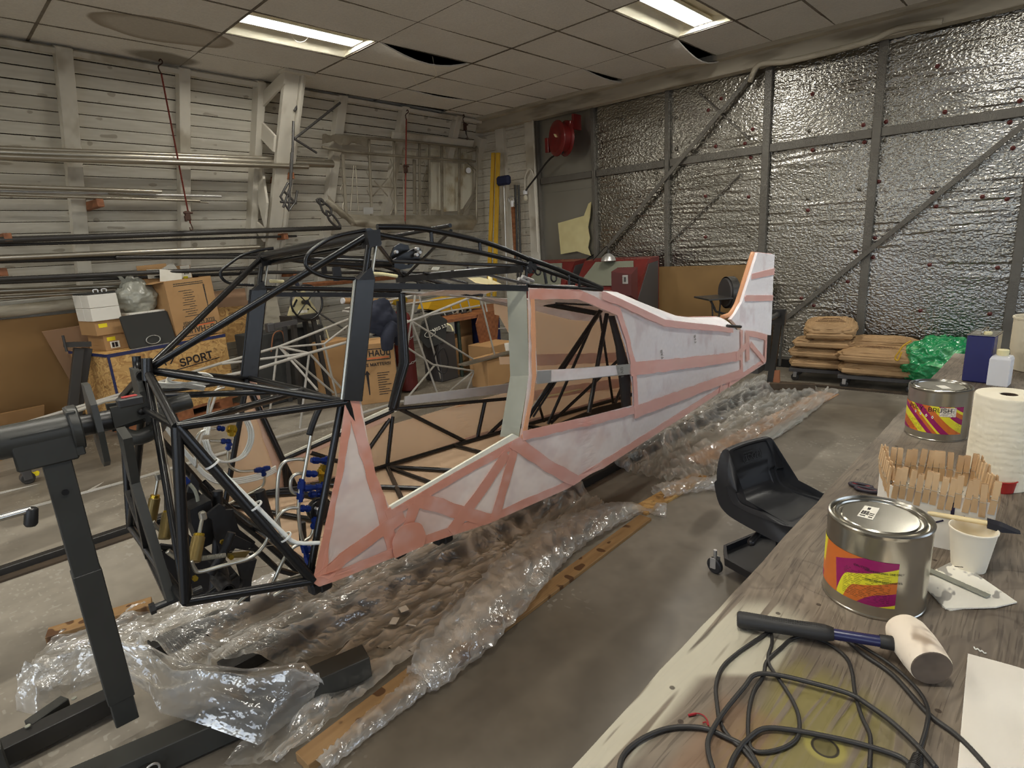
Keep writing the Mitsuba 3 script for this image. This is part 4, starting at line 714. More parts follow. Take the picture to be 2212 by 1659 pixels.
# hoops of black tube outside the roof
tl([(0.933,0.505,0.566),(0.815,0.505,0.548),(0.737,0.505,0.513),(0.707,0.505,0.484),(0.707,0.505,0.457),(0.737,0.505,0.434),(0.787,0.505,0.418),(0.865,0.505,0.408)], .0065, sp=6, name='hoop'); tl([(1.005,-0.505,0.59),(0.941,-0.505,0.584),(0.857,-0.505,0.564),(0.789,-0.505,0.527),(0.75,-0.505,0.497),(0.757,-0.505,0.461),(0.797,-0.505,0.439),(0.883,-0.505,0.426)], .0065, sp=6, name='hoop')
for p in ((0.804,0.505,0.429), (1.242,-0.505,0.471)): obj('tab', cbox(L(V(*p)), (.03, .006, .045), 0), 'black_satin', plane)
# flap handle quadrant on the roof
obj('roof_bracket', prism(Polygon([(p[0], p[2]) for p in [(1.389,-0.1,0.498),(1.413,-0.1,0.535),(1.446,-0.1,0.549),(1.486,-0.1,0.538),(1.492,-0.1,0.509),(1.457,-0.1,0.487),(1.398,-0.1,0.478)]]).buffer(.004), .012, RR(FA, FZ), L(V(0, -.1, 0))), 'black_gloss', plane)
obj('roof_bracket', prism(Polygon([(p[0], p[2]) for p in [(1.367,-0.05,0.477),(1.362,-0.05,0.443),(1.395,-0.05,0.432),(1.448,-0.05,0.437),(1.495,-0.05,0.473),(1.519,-0.05,0.504),(1.513,-0.05,0.519),(1.487,-0.05,0.521),(1.421,-0.05,0.499)]]).difference(Polygon([(p[0], p[2]) for p in [(1.416,-0.05,0.469),(1.457,-0.05,0.462),(1.443,-0.05,0.444),(1.413,-0.05,0.45)]])).buffer(.003), .02, RR(FA, FZ), L(V(0, -.05, 0))), 'black_gloss', plane)
tl([(0.972,-0.1,0.498),(1.184,-0.1,0.472),(1.394,-0.1,0.453)], .012)
for p in ((1.392,-0.06,0.512), (1.475,-0.02,0.491), (1.482,-0.02,0.518), (1.493,-0.02,0.501)): obj('bolt', cyl(L(V(*p)), L(V(*p) + V(0, .02, 0)), .014 if p[0] < 1 else .009, 10, .002), 'alclad', plane)
obj('white_stub', tube([L(V(*p)) for p in ((0.918,0.505,0.422), (0.974,0.505,0.415), (1.032,0.505,0.402))], .006, 8), 'cream_paint', plane); obj('white_stub', tube([L(V(*p)) for p in [(0.961,-0.505,0.438),(1.027,-0.505,0.43)]], .008, 8), 'cream_paint', plane)
obj('yellow_bracket', plate([L(V(*p)) for p in [(1.927,-0.2,0.355),(2.004,-0.2,0.351),(2.101,-0.2,0.324),(2.162,-0.2,0.298),(2.049,-0.2,0.308),(1.982,-0.2,0.322)]], .02), 'cream_paint', plane); obj('yellow_bracket', rod(L(V(*(2.084,-0.2,0.357))), L(V(*(2.085,-0.2,0.31))), .012), 'cream_paint', plane)
obj('roof_tab', plate([L(V(*p)) for p in [(1.628,-0.1,0.431),(1.668,-0.1,0.426),(1.654,-0.1,0.411),(1.615,-0.1,0.416)]], .004), 'white_sill', plane)
for a, b in (((1.654,0.505,0.349), (1.72,0.505,0.323)), ((1.631,0.505,0.341), (1.69,0.505,0.318))): obj('stub_tube', rod(L(V(*a)), L(V(*b)), .008), 'alclad', plane)
obj('headliner', sheet(grid(lambda u, v: L(V(1.72 + u * .5, (v * 2 - 1) * .42, .285 - u * .04 + .03 * math.sin(v * 3.14) + .006 * math.sin(u * 31 + v * 17))), 10, 8), .003), 'doped_fabric', plane, True)
tl([(1.669,-0.505,0.313), (2.134,-0.486,0.239), (2.435,-0.442,0.145)], .010, m='alclad'); tl([(2.435,-0.442,0.145),(2.486,-0.435,0.017),(2.495,-0.434,-0.17),(2.409,-0.446,-0.454)], .012)
tl([(0.906,-0.505,0.411),(1.225,-0.505,0.375),(1.677,-0.505,0.32)], .012); tl([(1.634,-0.2,0.404),(1.763,-0.2,0.369),(1.916,-0.2,0.326)], .008); tl([(1.766,0,0.405),(1.98,0,0.34),(2.155,0,0.295)], .009); tl([(1.514,-0.1,0.479),(1.701,-0.1,0.449),(1.849,-0.1,0.42)], .008)
# --- nose fittings
K = {}
def part(name, mesh, m, smooth=False, label=None): return obj(name, mesh, m, plane, smooth, label)
def ln(pts, r=.0065, m='alu_tube', name='fuel_line', n=6): part(name, tube(spline([L(V(*p)) for p in pts], n), r, 8), m, True)
# aluminium fuel lines
ln([(0.638,0.4,-0.19),(0.601,0.4,-0.175),(0.557,0.4,-0.174),(0.532,0.4,-0.216),(0.509,0.4,-0.324),(0.505,0.4,-0.408),(0.523,0.4,-0.45),(0.564,0.4,-0.478),(0.629,0.4,-0.498)]); ln([(0.624,0.4,-0.235),(0.592,0.4,-0.226),(0.572,0.4,-0.238),(0.565,0.4,-0.269),(0.574,0.4,-0.289),(0.604,0.4,-0.302)])
ln([(0.711,0.42,-0.013),(0.672,0.42,-0.064),(0.658,0.42,-0.102),(0.633,0.42,-0.17),(0.606,0.42,-0.24),(0.587,0.42,-0.281),(0.571,0.42,-0.343),(0.564,0.42,-0.409),(0.566,0.42,-0.465)]); ln([(0.577,0.42,-0.34),(0.541,0.42,-0.328),(0.508,0.42,-0.336),(0.475,0.42,-0.373),(0.439,0.42,-0.421),(0.39,0.42,-0.444),(0.306,0.42,-0.434),(0.243,0.42,-0.425),(0.231,0.42,-0.408),(0.226,0.42,-0.381)])
ln([(0.611,0.42,-0.428),(0.596,0.42,-0.454),(0.566,0.42,-0.462),(0.524,0.42,-0.47),(0.49,0.42,-0.498),(0.461,0.42,-0.536),(0.422,0.42,-0.595)]); ln([(0.573,0.42,-0.549),(0.568,0.42,-0.568),(0.546,0.42,-0.576),(0.474,0.42,-0.568),(0.398,0.42,-0.56),(0.353,0.42,-0.565),(0.325,0.42,-0.577)]); ln([(0.568,0.4,-0.587),(0.526,0.4,-0.595),(0.474,0.4,-0.611),(0.442,0.4,-0.616)])
part('heat_sleeve', tube(spline([L(V(*p)) for p in [(0.737,0.42,-0.002),(0.707,0.42,-0.015),(0.676,0.42,-0.057),(0.652,0.42,-0.1)]], 6), .011, 8), 'black_satin', True)
ln([(0.703,-0.3,-0.406),(0.697,-0.3,-0.449),(0.671,-0.3,-0.469),(0.588,-0.3,-0.483),(0.508,-0.3,-0.497)]); ln([(0.578,-0.3,-0.259),(0.567,-0.3,-0.315),(0.581,-0.3,-0.345),(0.61,-0.3,-0.367),(0.663,-0.3,-0.382)]); ln([(0.551,-0.3,-0.153),(0.501,-0.3,-0.15),(0.477,-0.3,-0.163),(0.462,-0.3,-0.2),(0.444,-0.3,-0.296)]); ln([(0.514,-0.3,-0.194),(0.518,-0.3,-0.2),(0.558,-0.3,-0.213)]); ln([(0.628,-0.35,0.005),(0.588,-0.35,-0.004),(0.556,-0.35,-0.048),(0.524,-0.35,-0.153)])
# blue and brass fittings
def fit(p, q, r=.0095, m='blue_fitting'):
    a, b = L(V(*p)), L(V(*q)); d = b - a
    part('fitting', cat([tube([a, b], r, 6), tube([a + d * .12, a + d * .42], r * 1.35, 6), tube([a + d * .62, a + d * .88], r * 1.3, 6)]), m)
for a, b in (((0.651,0.4,-0.194), (0.713,0.4,-0.217)), ((0.712,0.4,-0.2), (0.704,0.4,-0.228)), ((0.624,0.4,-0.235), (0.662,0.4,-0.249)), ((0.601,0.42,-0.242), (0.58,0.42,-0.319)), ((0.595,0.41,-0.279), (0.68,0.41,-0.299)), ((0.679,0.41,-0.281), (0.669,0.41,-0.323)), ((0.623,0.4,-0.312), (0.666,0.4,-0.324)), ((0.576,0.42,-0.341), (0.61,0.42,-0.356)), ((0.624,0.42,-0.391), (0.609,0.42,-0.431)), ((0.564,0.42,-0.464), (0.573,0.42,-0.549)), ((0.569,0.42,-0.495), (0.608,0.42,-0.505)), ((0.553,-0.3,-0.152), (0.58,-0.3,-0.165)), ((0.556,-0.3,-0.213), (0.594,-0.3,-0.224)), ((0.59,-0.3,-0.227), (0.576,-0.3,-0.258)), ((0.666,-0.3,-0.383), (0.733,-0.3,-0.39)), ((0.7,-0.3,-0.388), (0.701,-0.3,-0.419)), ((0.315,0.1,-0.213), (0.326,0.1,-0.234))): fit(a, b)
for a, b in (((0.666,0.4,-0.247), (0.709,0.4,-0.258)), ((0.694,0.4,-0.225), (0.68,0.4,-0.287)), ((0.59,-0.3,-0.166), (0.625,-0.3,-0.184)), ((0.614,-0.3,-0.156), (0.602,-0.3,-0.203))): fit(a, b, .013, 'brass')
part('selector_valve', xf(cyl((0, 0, -.012), (0, 0, .02), .042, 20, .006), frame(FN), L(V(*(0.646,0.4,-0.378)))), 'black_gloss', True)
part('selector_handle', cat([rod(L(V(*(0.623,0.43,-0.355))), L(V(*(0.643,0.43,-0.373))), .005), rod(L(V(*(0.634,0.42,-0.384))), L(V(*(0.631,0.44,-0.359))), .006)]), 'alclad')
# white vinyl tubing: bundle, coil and the conduit on the diagonal
for k in range(4):
    o = V(0, 0, .008 * k); ln([V(*p) + o for p in [(0.337,-0.3,0.036),(0.355,-0.3,-0.061),(0.387,-0.3,-0.158),(0.439,-0.3,-0.284),(0.486,-0.3,-0.368),(0.562,-0.3,-0.411),(0.679,-0.3,-0.427),(0.76,-0.3,-0.416)]], .0042, 'white_tube', 'vinyl_tube')
for k in range(3):
    o = V(.006 * k, .01 * k, 0); ln([V(*p) + o for p in [(0.497,-0.3,-0.169),(0.53,-0.3,-0.107),(0.602,-0.3,-0.101),(0.662,-0.3,-0.141),(0.671,-0.3,-0.229),(0.622,-0.3,-0.3),(0.545,-0.3,-0.303),(0.501,-0.3,-0.262),(0.49,-0.3,-0.187)]], .005, 'white_tube', 'vinyl_coil')
for k in range(4):
    o = V(0, .012 * k, .006 * k); ln([V(*p) + o for p in [(0.348,-0.25,0.079),(0.417,-0.25,0.059),(0.491,-0.25,0.05),(0.552,-0.25,0.051),(0.531,-0.25,0.077),(0.457,-0.25,0.092),(0.402,-0.25,0.09),(0.404,-0.25,0.071),(0.457,-0.25,0.052),(0.521,-0.25,0.024)]], .004, 'white_tube', 'vinyl_coil')
ln([(0.308,0.438,-0.051),(0.374,0.453,-0.167),(0.434,0.467,-0.278),(0.486,0.479,-0.376),(0.52,0.487,-0.425),(0.59,0.503,-0.45)], .007, 'white_tube', 'conduit', 3)
for p in ((0.334,0.444,-0.099), (0.425,0.465,-0.264), (0.491,0.48,-0.395)): part('zip_tie', xf(lathe([(.020, -.003), (.023, -.003), (.023, .003), (.020, .003), (.020, -.003)], 14), frame(L(V(*BQ)) - L(V(*SN))), L(V(*p))), 'white_tube')
# brake cylinders and pedals
def cylr(p, q, f, r=.02):
    a, b = L(V(*p)), L(V(*q)); m = a + (b - a) * f
    part('brake_cylinder', cat([cyl(a, m, r, 16, .003)]), 'gold_anodised', 40); part('cylinder_rod', rod(m, b, .006), 'alu_tube', True); part('rod_end', cbox(b, (.02, .02, .03), .004), 'alu_tube')
    part('cylinder_cap', cyl(m - (b - a) * .02, m + (b - a) * .06, r * .8, 12), 'brass', 40)
cylr((0.243,0.36,-0.414), (0.308,0.3,-0.297), .55); cylr((0.225,0.05,-0.422), (0.272,0,-0.321), .75); cylr((0.236,-0.25,-0.45), (0.297,-0.25,-0.277), .55)
ln([(0.33,0.1,-0.24),(0.342,0.1,-0.272),(0.342,0.1,-0.322),(0.323,0.1,-0.386),(0.31,0.1,-0.425)], .006, 'post_grey', 'brake_hose'); ln([(0.238,-0.2,-0.429),(0.253,-0.2,-0.472),(0.27,-0.2,-0.508)], .007, 'alu_tube', 'brake_hose'); ln([(0.227,0.05,-0.468),(0.241,0.05,-0.492),(0.261,0.05,-0.523)], .010, 'alu_tube', 'brake_hose')
def wedge(pts, t0, th, m='black_satin', name='pedal_bracket'): part(name, prism(Polygon([(p[0], p[2]) for p in pts]).buffer(0), th, RR(FA, FZ), L(V(0, t0 + th / 2, 0))), m)
wedge([(0.332,0.2,-0.327),(0.381,0.2,-0.304),(0.396,0.2,-0.32),(0.401,0.2,-0.424),(0.457,0.2,-0.484),(0.437,0.2,-0.504),(0.395,0.2,-0.475),(0.357,0.2,-0.494),(0.347,0.2,-0.419),(0.35,0.2,-0.351)], .2, .014)
wedge([(0.304,0,-0.315),(0.374,0,-0.304),(0.369,0,-0.414),(0.347,0,-0.461),(0.312,0,-0.465),(0.3,0,-0.368)], .0, .1, name='battery_box'); wedge([(0.273,-0.1,-0.306),(0.292,-0.1,-0.302),(0.29,-0.1,-0.391),(0.268,-0.1,-0.458),(0.252,-0.1,-0.413)], -.1, .06, name='pedal_bracket')
wedge([(0.21,-0.1,-0.509),(0.337,-0.1,-0.545),(0.446,-0.1,-0.747),(0.376,-0.1,-0.79),(0.275,-0.1,-0.739)], -.1, .008, name='foot_plate'); wedge([(0.331,-0.2,-0.297),(0.376,-0.2,-0.304),(0.407,-0.2,-0.363),(0.403,-0.2,-0.462),(0.374,-0.2,-0.487),(0.339,-0.2,-0.457),(0.325,-0.2,-0.392)], -.2, .05, name='battery_box'); wedge([(0.395,0.12,-0.354),(0.44,0.12,-0.368),(0.445,0.12,-0.447),(0.492,0.12,-0.519),(0.473,0.12,-0.546),(0.426,0.12,-0.51),(0.392,0.12,-0.536),(0.366,0.12,-0.506)], .12, .012)
wedge([(0.381,0.25,-0.506),(0.443,0.25,-0.516),(0.415,0.25,-0.576),(0.393,0.25,-0.655),(0.364,0.25,-0.641),(0.385,0.25,-0.57)], .25, .03, name='pedal_arm'); wedge([(0.33,0,-0.288),(0.358,0,-0.225),(0.374,0,-0.267),(0.364,0,-0.308)], 0, .02, name='pedal_bracket')
wedge([(0.365,-0.15,-0.644),(0.423,-0.15,-0.619),(0.498,-0.15,-0.806),(0.47,-0.15,-0.853),(0.403,-0.15,-0.819)], -.15, .02, name='pedal_arm'); tl([(0.227,-0.1,-0.498),(0.334,-0.1,-0.564),(0.403,-0.1,-0.645)], .012, m='black_satin'); tl([(0.293,0.3,-0.5),(0.339,0.3,-0.453),(0.381,0.3,-0.386)], .014, m='black_satin'); tl([(0.588,-0.3,-0.483),(0.748,-0.3,-0.507),(0.965,-0.3,-0.561)], .012); tl([(0.462,0.2,-0.504),(0.532,0.2,-0.63),(0.644,0.2,-0.722)], .011)
part('rudder_pedal', rod(L(V(*(0.331,0.3,-0.584))), L(V(*(0.416,-0.1,-0.579))), .017, 14), 'black_satin', True)
part('torque_tube', cat([lathe([(.016, 0), (.022, 0), (.022, .12), (.016, .12)], 16, L(V(*(0.321,0.36,-0.552))), -FN)]), 'black_satin', True)
tl([(0.412,0.1,-0.294),(0.373,0.1,-0.497),(0.329,0.1,-0.664)], .018, m='black_satin'); tl([(0.263,0.2,-0.384),(0.329,0.2,-0.499),(0.355,0.2,-0.605)], .013, m='black_satin'); tl([(0.578,0,-0.396),(0.722,0,-0.438),(0.833,0,-0.506),(0.866,0,-0.566)], .014); tl([(0.462,-0.1,-0.428),(0.575,-0.1,-0.606),(0.697,-0.1,-0.812),(0.756,-0.1,-0.89)], .014); tl([(0.51,-0.2,-0.524),(0.53,-0.2,-0.618),(0.56,-0.2,-0.717)], .009); tl([(0.47,0.1,-0.505),(0.395,0.1,-0.469)], .010)
tl([(0.285,0.2,-0.617),(0.341,0.2,-0.598),(0.391,0.2,-0.582)], .012); tl([(0.478,-0.3,-0.411),(0.46,-0.3,-0.363),(0.542,-0.3,-0.521)], .010); tl([(0.537,0.15,-0.327), (0.55,0.15,-0.462)], .020, m='black_satin'); tl([(0.652,0.2,-0.485), (0.643,0.2,-0.563)], .014, m='black_satin')
for p in ((0.356,0.26,-0.422), (0.234,0.37,-0.459), (0.362,0.3,-0.467)): part('bolt', xf(cyl((0, 0, 0), (0, 0, .012), .009, 6), frame(FN), L(V(*p))), 'brass')
part('return_spring', tube(np.array([L(V(*(0.263,0.34,-0.417)) + (V(*(0.341,0.34,-0.439)) - V(*(0.263,0.34,-0.417))) * t + V(0, .007 * math.cos(t * 130), .007 * math.sin(t * 130))) for t in np.linspace(0, 1, 170)]), .0017, 5), 'alu_tube', True)
ln([(0.377,0.2,-0.489),(0.484,0.2,-0.517),(0.618,0.2,-0.552),(0.726,0.2,-0.578)], .0015, 'alu_tube', 'control_cable', 2); ln([(0.42,0.2,-0.513),(0.444,0.2,-0.518),(0.457,0.2,-0.524)], .005, 'alu_tube', 'turnbuckle', 3); ln([(0.469,-0.2,-0.741),(0.578,-0.2,-0.783),(0.738,-0.2,-0.82)], .0015, 'alu_tube', 'control_cable', 2)
part('bracket_plate', plate([L(V(*p)) for p in [(0.359,0.25,-0.471),(0.438,0.25,-0.496),(0.419,0.25,-0.512),(0.364,0.25,-0.491)]], .004), 'gold_anodised')
for p in ((0.564,0.497,-0.613), (0.591,0.503,-0.617), (1.084,0.505,-0.652), (1.118,0.505,-0.661), (0.897,0.505,-0.628), (1.897,0.505,-0.682)):
    part('gear_fitting', cbox(L(V(p[0], .47, p[2])), (.05, .04, .045), .008), 'black_satin')
part('tail_handle', tube([L(V(*p)) for p in [(4.1,0.203,-0.22),(4.422,0.156,-0.274)]], .012, 8), 'black_gloss')
# ---------------------------------------------------------------- the rotating stand that carries the fuselage
P('stand_grey', mikit.proc(lambda p, n, uv: mix(S(62, 62, 58), S(46, 46, 43), fbm(p.x * 5, p.y * 5, p.z * 3, 3))), .45, spec=.45)
P('stand_black', S(38, 37, 36), .4); P('crank_chrome', S(190, 188, 180), .2, .95)
st = thing('rotating_stand', 'heavy grey steel rotating stand holding the nose of the fuselage, with a crank handle', 'stand')
PO = V(.36, 2.30, 0); SA = V(FA[0], FA[1], 0); SN_ = V(FA[1], -FA[0], 0)
SR = np.column_stack([SA, -SN_, V(0, 0, 1)])
def SP(a, b, z): return PO + SA * a + SN_ * b + V(0, 0, z)
def sbox(a0, b0, z0, a1, b1, z1, ch=.003): 
    m = box((a0, -b1, z0), (a1, -b0, z1), ch); return xf(m, SR, PO)
obj('post', sbox(-.041, -.041, .20, .041, .041, .72), 'stand_grey', st); obj('inner_post', sbox(-.038, -.039, .70, .038, .039, 1.17), 'stand_grey', st)
obj('post_foot', sbox(-.036, -.036, .10, .036, .036, .22), 'stand_grey', st)
obj('post_hole', cyl(SP(.0, .047, 1.02), SP(.0, .0475, 1.02), .010, 12), 'black_gloss', st)
ZA = 1.215
obj('bearing_housing', cat([cyl(SP(-.30, 0, ZA), SP(.06, 0, ZA), .052, 28, .004), sbox(-.10, -.05, 1.12, .06, .05, 1.24, .006)]), 'stand_grey', st, 40)
obj('collar', cyl(SP(.055, 0, ZA), SP(.085, 0, ZA), .075, 28, .004), 'stand_grey', st, 40); obj('collar', sbox(.052, -.05, 1.13, .078, .05, 1.28), 'stand_grey', st)
obj('shaft', cyl(SP(.08, 0, ZA), SP(.2, 0, ZA), .035, 20), 'stand_black', st, 40)
obj('flange_plate', hull([SP(a, b, z) for a in (.118, .136) for b, z in ((-.045, 1.35), (.02, 1.35), (.07, 1.29), (.085, 1.2), (.06, 1.09), (.02, 1.065), (-.03, 1.07), (-.07, 1.13), (-.075, 1.27))]), 'stand_grey', st)
obj('flange_plate', hull([SP(a, b, z) for a in (.262, .28) for b, z in ((-.045, 1.375), (.02, 1.375), (.05, 1.3), (.05, 1.19), (-.05, 1.19), (-.06, 1.3))]), 'stand_grey', st)
obj('gearbox', cat([cyl(SP(-.42, 0, ZA - .02), SP(-.27, 0, ZA - .02), .15, 36, .012), cyl(SP(-.275, 0, ZA - .02), SP(-.255, 0, ZA - .02), .12, 36, .004)]), 'stand_grey', st, 40)
obj('worm_housing', sbox(-.40, .06, .99, -.27, .17, 1.09, .01), 'stand_grey', st)
# universal joint and yoke
def ypl(pts, w, nm): obj(nm, tube(spline([SP(*p) for p in pts], 5), w, 10), 'stand_grey', st, True)
obj('universal_joint', cat([hull([SP(a, b, z) for a, z in ((.17, ZA - .02), (.17, ZA + .05), (.28, ZA + .055), (.3, ZA + .02), (.28, ZA - .005)) for b in (.03, .05)]), hull([SP(a, b, z) for a, z in ((.17, ZA - .05), (.17, ZA + .05), (.28, ZA + .04), (.29, ZA), (.28, ZA - .04)) for b in (-.05, -.03)])]), 'stand_grey', st)
obj('yoke', cat([tube(spline([SP(.19, .03, ZA - .055), SP(.23, .055, ZA - .07), SP(.29, .05, ZA - .05), SP(.32, .0, ZA), SP(.30, -.04, ZA + .045)], 6), .026, 10), tube([SP(.31, 0, ZA), SP(.42, 0, ZA + .01)], .03, 14)]), 'stand_grey', st, 40)
obj('cross_pin', tube([SP(.255, -.06, ZA + .02), SP(.255, .06, ZA + .02)], .014, 10), 'stand_black', st, True)
# forked arm down to the lower firewall fittings
tip = L(V(*(0.17,0.296,-0.537))); tf_ = L(V(*(0.17,0.014,-0.428))); top_ = L(V(*(0.17,0.175,0.005)))
m1 = L(V(*(0.17,0.137,-0.167)))
def flat(a, b, w0, w1, th):
    d = nrm(b - a); s = nrm(np.cross(d, FA)); return hull([p + s * sg * w / 2 + FA * o for p, w in ((a, w0), (b, w1)) for sg in (-1, 1) for o in (-th / 2, th / 2)])
obj('arm', cat([flat(top_, m1, .10, .05, .025), flat(m1, tip, .048, .042, .025)]), 'stand_grey', st)
obj('arm', flat(top_ + V(0, 0, -.02), L(V(*(0.19,-0.163,-0.54))), .03, .03, .02), 'stand_black', st)
obj('arm', flat(L(V(*(0.2,-0.348,-0.328))), L(V(*(0.2,-0.189,-0.514))), .025, .025, .02), 'stand_black', st); obj('arm', flat(L(V(*(0.2,-0.299,-0.539))), L(V(*(0.2,0.004,-0.655))), .02, .02, .02), 'stand_black', st)
obj('arm_bolt', cat([rod(tip - FA * .05, tip + FA * .09, .011, 12), cyl(tip - FA * .06, tip - FA * .045, .018, 6)]), 'stand_black', st)
obj('level', cbox(L(V(*(0.12,0.785,0.187))), (.05, .03, .02), .003, SR), 'stand_black', st); obj('level_mark', cbox(L(V(*(0.12,0.785,0.187))) + V(0, 0, .011), (.03, .015, .003), .001, SR), 'red_lid', st)
# crank
cA, cB = SP(-.34, .16, 1.03), V(*(0.254,2.185,1.021))
obj('crank', tube(spline([cA, cA + (cB - cA) * .3 + V(0, 0, .0), cA + (cB - cA) * .9, cB], 4), .010, 10), 'crank_chrome', st, True)
cd = V(*(0.242,2.187,0.97)) - cB
obj('crank_grip', tube([cB - cd * .1, cB + cd * .0, cB + cd * .85, cB + cd], [.012, .0175, .018, .013], 14), 'stand_black', st, True)
# base: cross beam towards the camera and the long floor beams
b0, b1 = V(*(-0.053,2.392,0.11)), V(*(0.856,2.267,0.11))
def zbeam(a, b, w, h, z0, m='stand_grey', nm='base_beam'):
    a, b = V(a[0], a[1], z0 + h / 2), V(b[0], b[1], z0 + h / 2); obj(nm, bar(a, b, w, h, (0, 0, 1), .003), m, st)
zbeam((0.115,2.167,0.11), (1.107,1.851,0.11), .1, .1, .01)
zbeam((0.026,2.553,0.1), (0.388,2.516,0.1), .075, .075, .02, 'stand_black'); zbeam((0.124,2.59,0.1), (0.246,2.63,0.1), .05, .04, .06)
for p in [(0.266,2.581,0.105),(0.119,2.559,0.105)]: obj('bolt_hole', cyl(V(*p) + V(0, 0, -.002), V(*p) + V(0, 0, .0015), .009, 12), 'post_grey', st)
eye = V(*(0.342,2.048,0.11)); obj('ring', tube(spline([eye + V(.022 * math.cos(a), -.055, -.03 + .022 * math.sin(a)) for a in np.linspace(0, 2 * np.pi, 13)[:-1]], 3, True), .004, 8, closed=True), 'alclad', st, True)
obj('foot_leg', bar(V(*(0.008,2.454,0)) + V(0, 0, .0), V(*(0.008,2.454,0)) + V(0, 0, .16), .06, .06, SA), 'stand_grey', st)
obj('swivel_caster', cat([cyl(V(*(0.324,2.032,0)) + V(-.02, 0, .04), V(*(0.324,2.032,0)) + V(.02, 0, .04), .04, 18, .004)]), 'stand_black', st, 40)
# long beams towards the tail, under the plastic
obj('long_beam', bar(V(*(0.577,2.752,0.035)), V(*(1.251,2.675,0.035)) * V(1, 1, 1) + (V(*(1.251,2.675,0.035)) - V(*(0.577,2.752,0.035))) * 4, .09, .06, (0, 0, 1), .004), 'stand_black', st)
obj('long_beam', bar(V(*(0.712,2.336,0.035)), V(*(6.206,1.847,0.035)), .09, .06, (0, 0, 1), .004), 'stand_black', st)
# tail support
sd = thing('tail_stand', 'dark steel A-shaped tail stand with a flat plate behind the fin', 'stand')
ta = V(*(6.3,1.595,0.083)); base = V(6.3, 1.72, 0)
def TPx(y, z): return V(6.3, y, z)
q = [(6.3,1.84,0.871),(6.3,1.644,0.876),(6.3,1.645,0.712),(6.3,1.833,0.709)]
obj('head_plate', plate(q, .05, (1, 0, 0)), 'stand_black', sd)
for a, b, w in (((6.3,1.708,0.719), (6.3,1.763,0.084), .06), ((6.32,1.792,0.713), (6.32,1.803,0.209), .045)): obj('leg', bar(V(*a), V(*b), w, .05, V(1, 0, 0)), 'stand_black', sd)
obj('leg', bar(V(*(6.3,1.663,0.721)), V(*(6.3,1.678,0.276)), .02, .03, V(1, 0, 0)), 'stand_grey', sd)
obj('foot_beam', bar(V(*(6.207,1.848,0.05)), V(*(6.389,1.346,0.05)), .08, .09, (0, 0, 1)), 'dust_brown', sd)
obj('foot_gusset', plate([(6.3,1.731,0.221),(6.3,1.676,0.226),(6.3,1.669,0.095),(6.3,1.771,0.053)], .04, (1, 0, 0)), 'red_spool', sd)
obj('tail_shaft', tube([L(V(5.2, 0, -.35)), V(6.3, 1.72, .82)], .03, 12), 'stand_black', sd, True)
# ---------------------------------------------------------------- plastic sheeting, boards and the floor rail
P('plank_wood', mikit.proc(lambda p, n, uv: mix(mix(S(158, 126, 84), S(122, 90, 56), fbm(p.x * 4 + 6 * noise(p.x, p.y * 30), p.y * 40, p.z * 40, 3)), S(84, 56, 32), smoothstep(.68, .76, noise(p.x * 22, p.y * 22)))), .55)
P('osb', mikit.proc(lambda p, n, uv: mix(mix(S(204, 166, 106), S(160, 118, 68), voronoi(p.x * 34 + 6 * noise(p.x * 14, p.y * 14, p.z * 14) + p.y * 21, p.z * 44 + 5 * noise(p.x * 11, p.y * 11, p.z * 19) + p.y * 31)[2]), S(96, 66, 36), smoothstep(.62, .8, fbm(p.x * 21, p.y * 21, p.z * 21, 3)) * .7)), .7)
P('hardboard', mikit.proc(lambda p, n, uv: mix(S(186, 150, 118), S(158, 124, 96), fbm(p.x * 3, p.y * 3, 1.0, 3))), .6)
def plank(a, b, w, th, m, lab, z=.0, cat_='board'):
    a, b = V(a[0], a[1], z + th / 2), V(b[0], b[1], z + th / 2); return single('floor_board', bar(a, b, w, th, (0, 0, 1), .002), m, lab, cat_)
plank((0.691,1.661,0), (1.217,1.66,0), .085, .04, 'plank_wood', 'brown timber board along the near edge of the plastic sheet at the bottom of the picture')
plank(V(1.36, 1.60, 0), V(2.95, 1.52, 0), .085, .02, 'plank_wood', 'timber board showing through the torn roll of plastic')
plank((3.001,1.592,0), (3.738,1.483,0), .12, .02, 'osb', 'short strip of chipboard lying beyond the end of the plastic roll')
plank((3.958,1.627,0), (6.413,1.218,0), .2, .012, 'hardboard', 'long hardboard strip under the plastic near the tail')
plank((0.314,3.322,0), (0.721,3.176,0), .09, .04, 'plank_wood', 'rust-brown board under the plastic behind the stand post')
fr = thing('floor_rail', 'dark steel angle rail running along the floor behind the fuselage', 'rail')
obj('rail', bar(V(-1.0, 4.42, .03), V(7.2, 3.72, .03), .06, .05, (0, 0, 1), .003), 'stand_black', fr); obj('rail_lip', bar(V(-1.0, 4.36, .008), V(7.2, 3.66, .008), .08, .012, (0, 0, 1)), 'dust_brown', fr)
tr_ = struct('trim_3', bar(V(6.62, 1.95, .01), V(6.75, -.6, .01), .05, .02, (0, 0, 1)), 'dust_brown', 'door track on the floor in front of the foil wall')
struct('trim_4', box((7.44, -6, 0), (7.5, 5.6, .1)), 'dark_void', 'dark gap along the bottom of the foil wall')

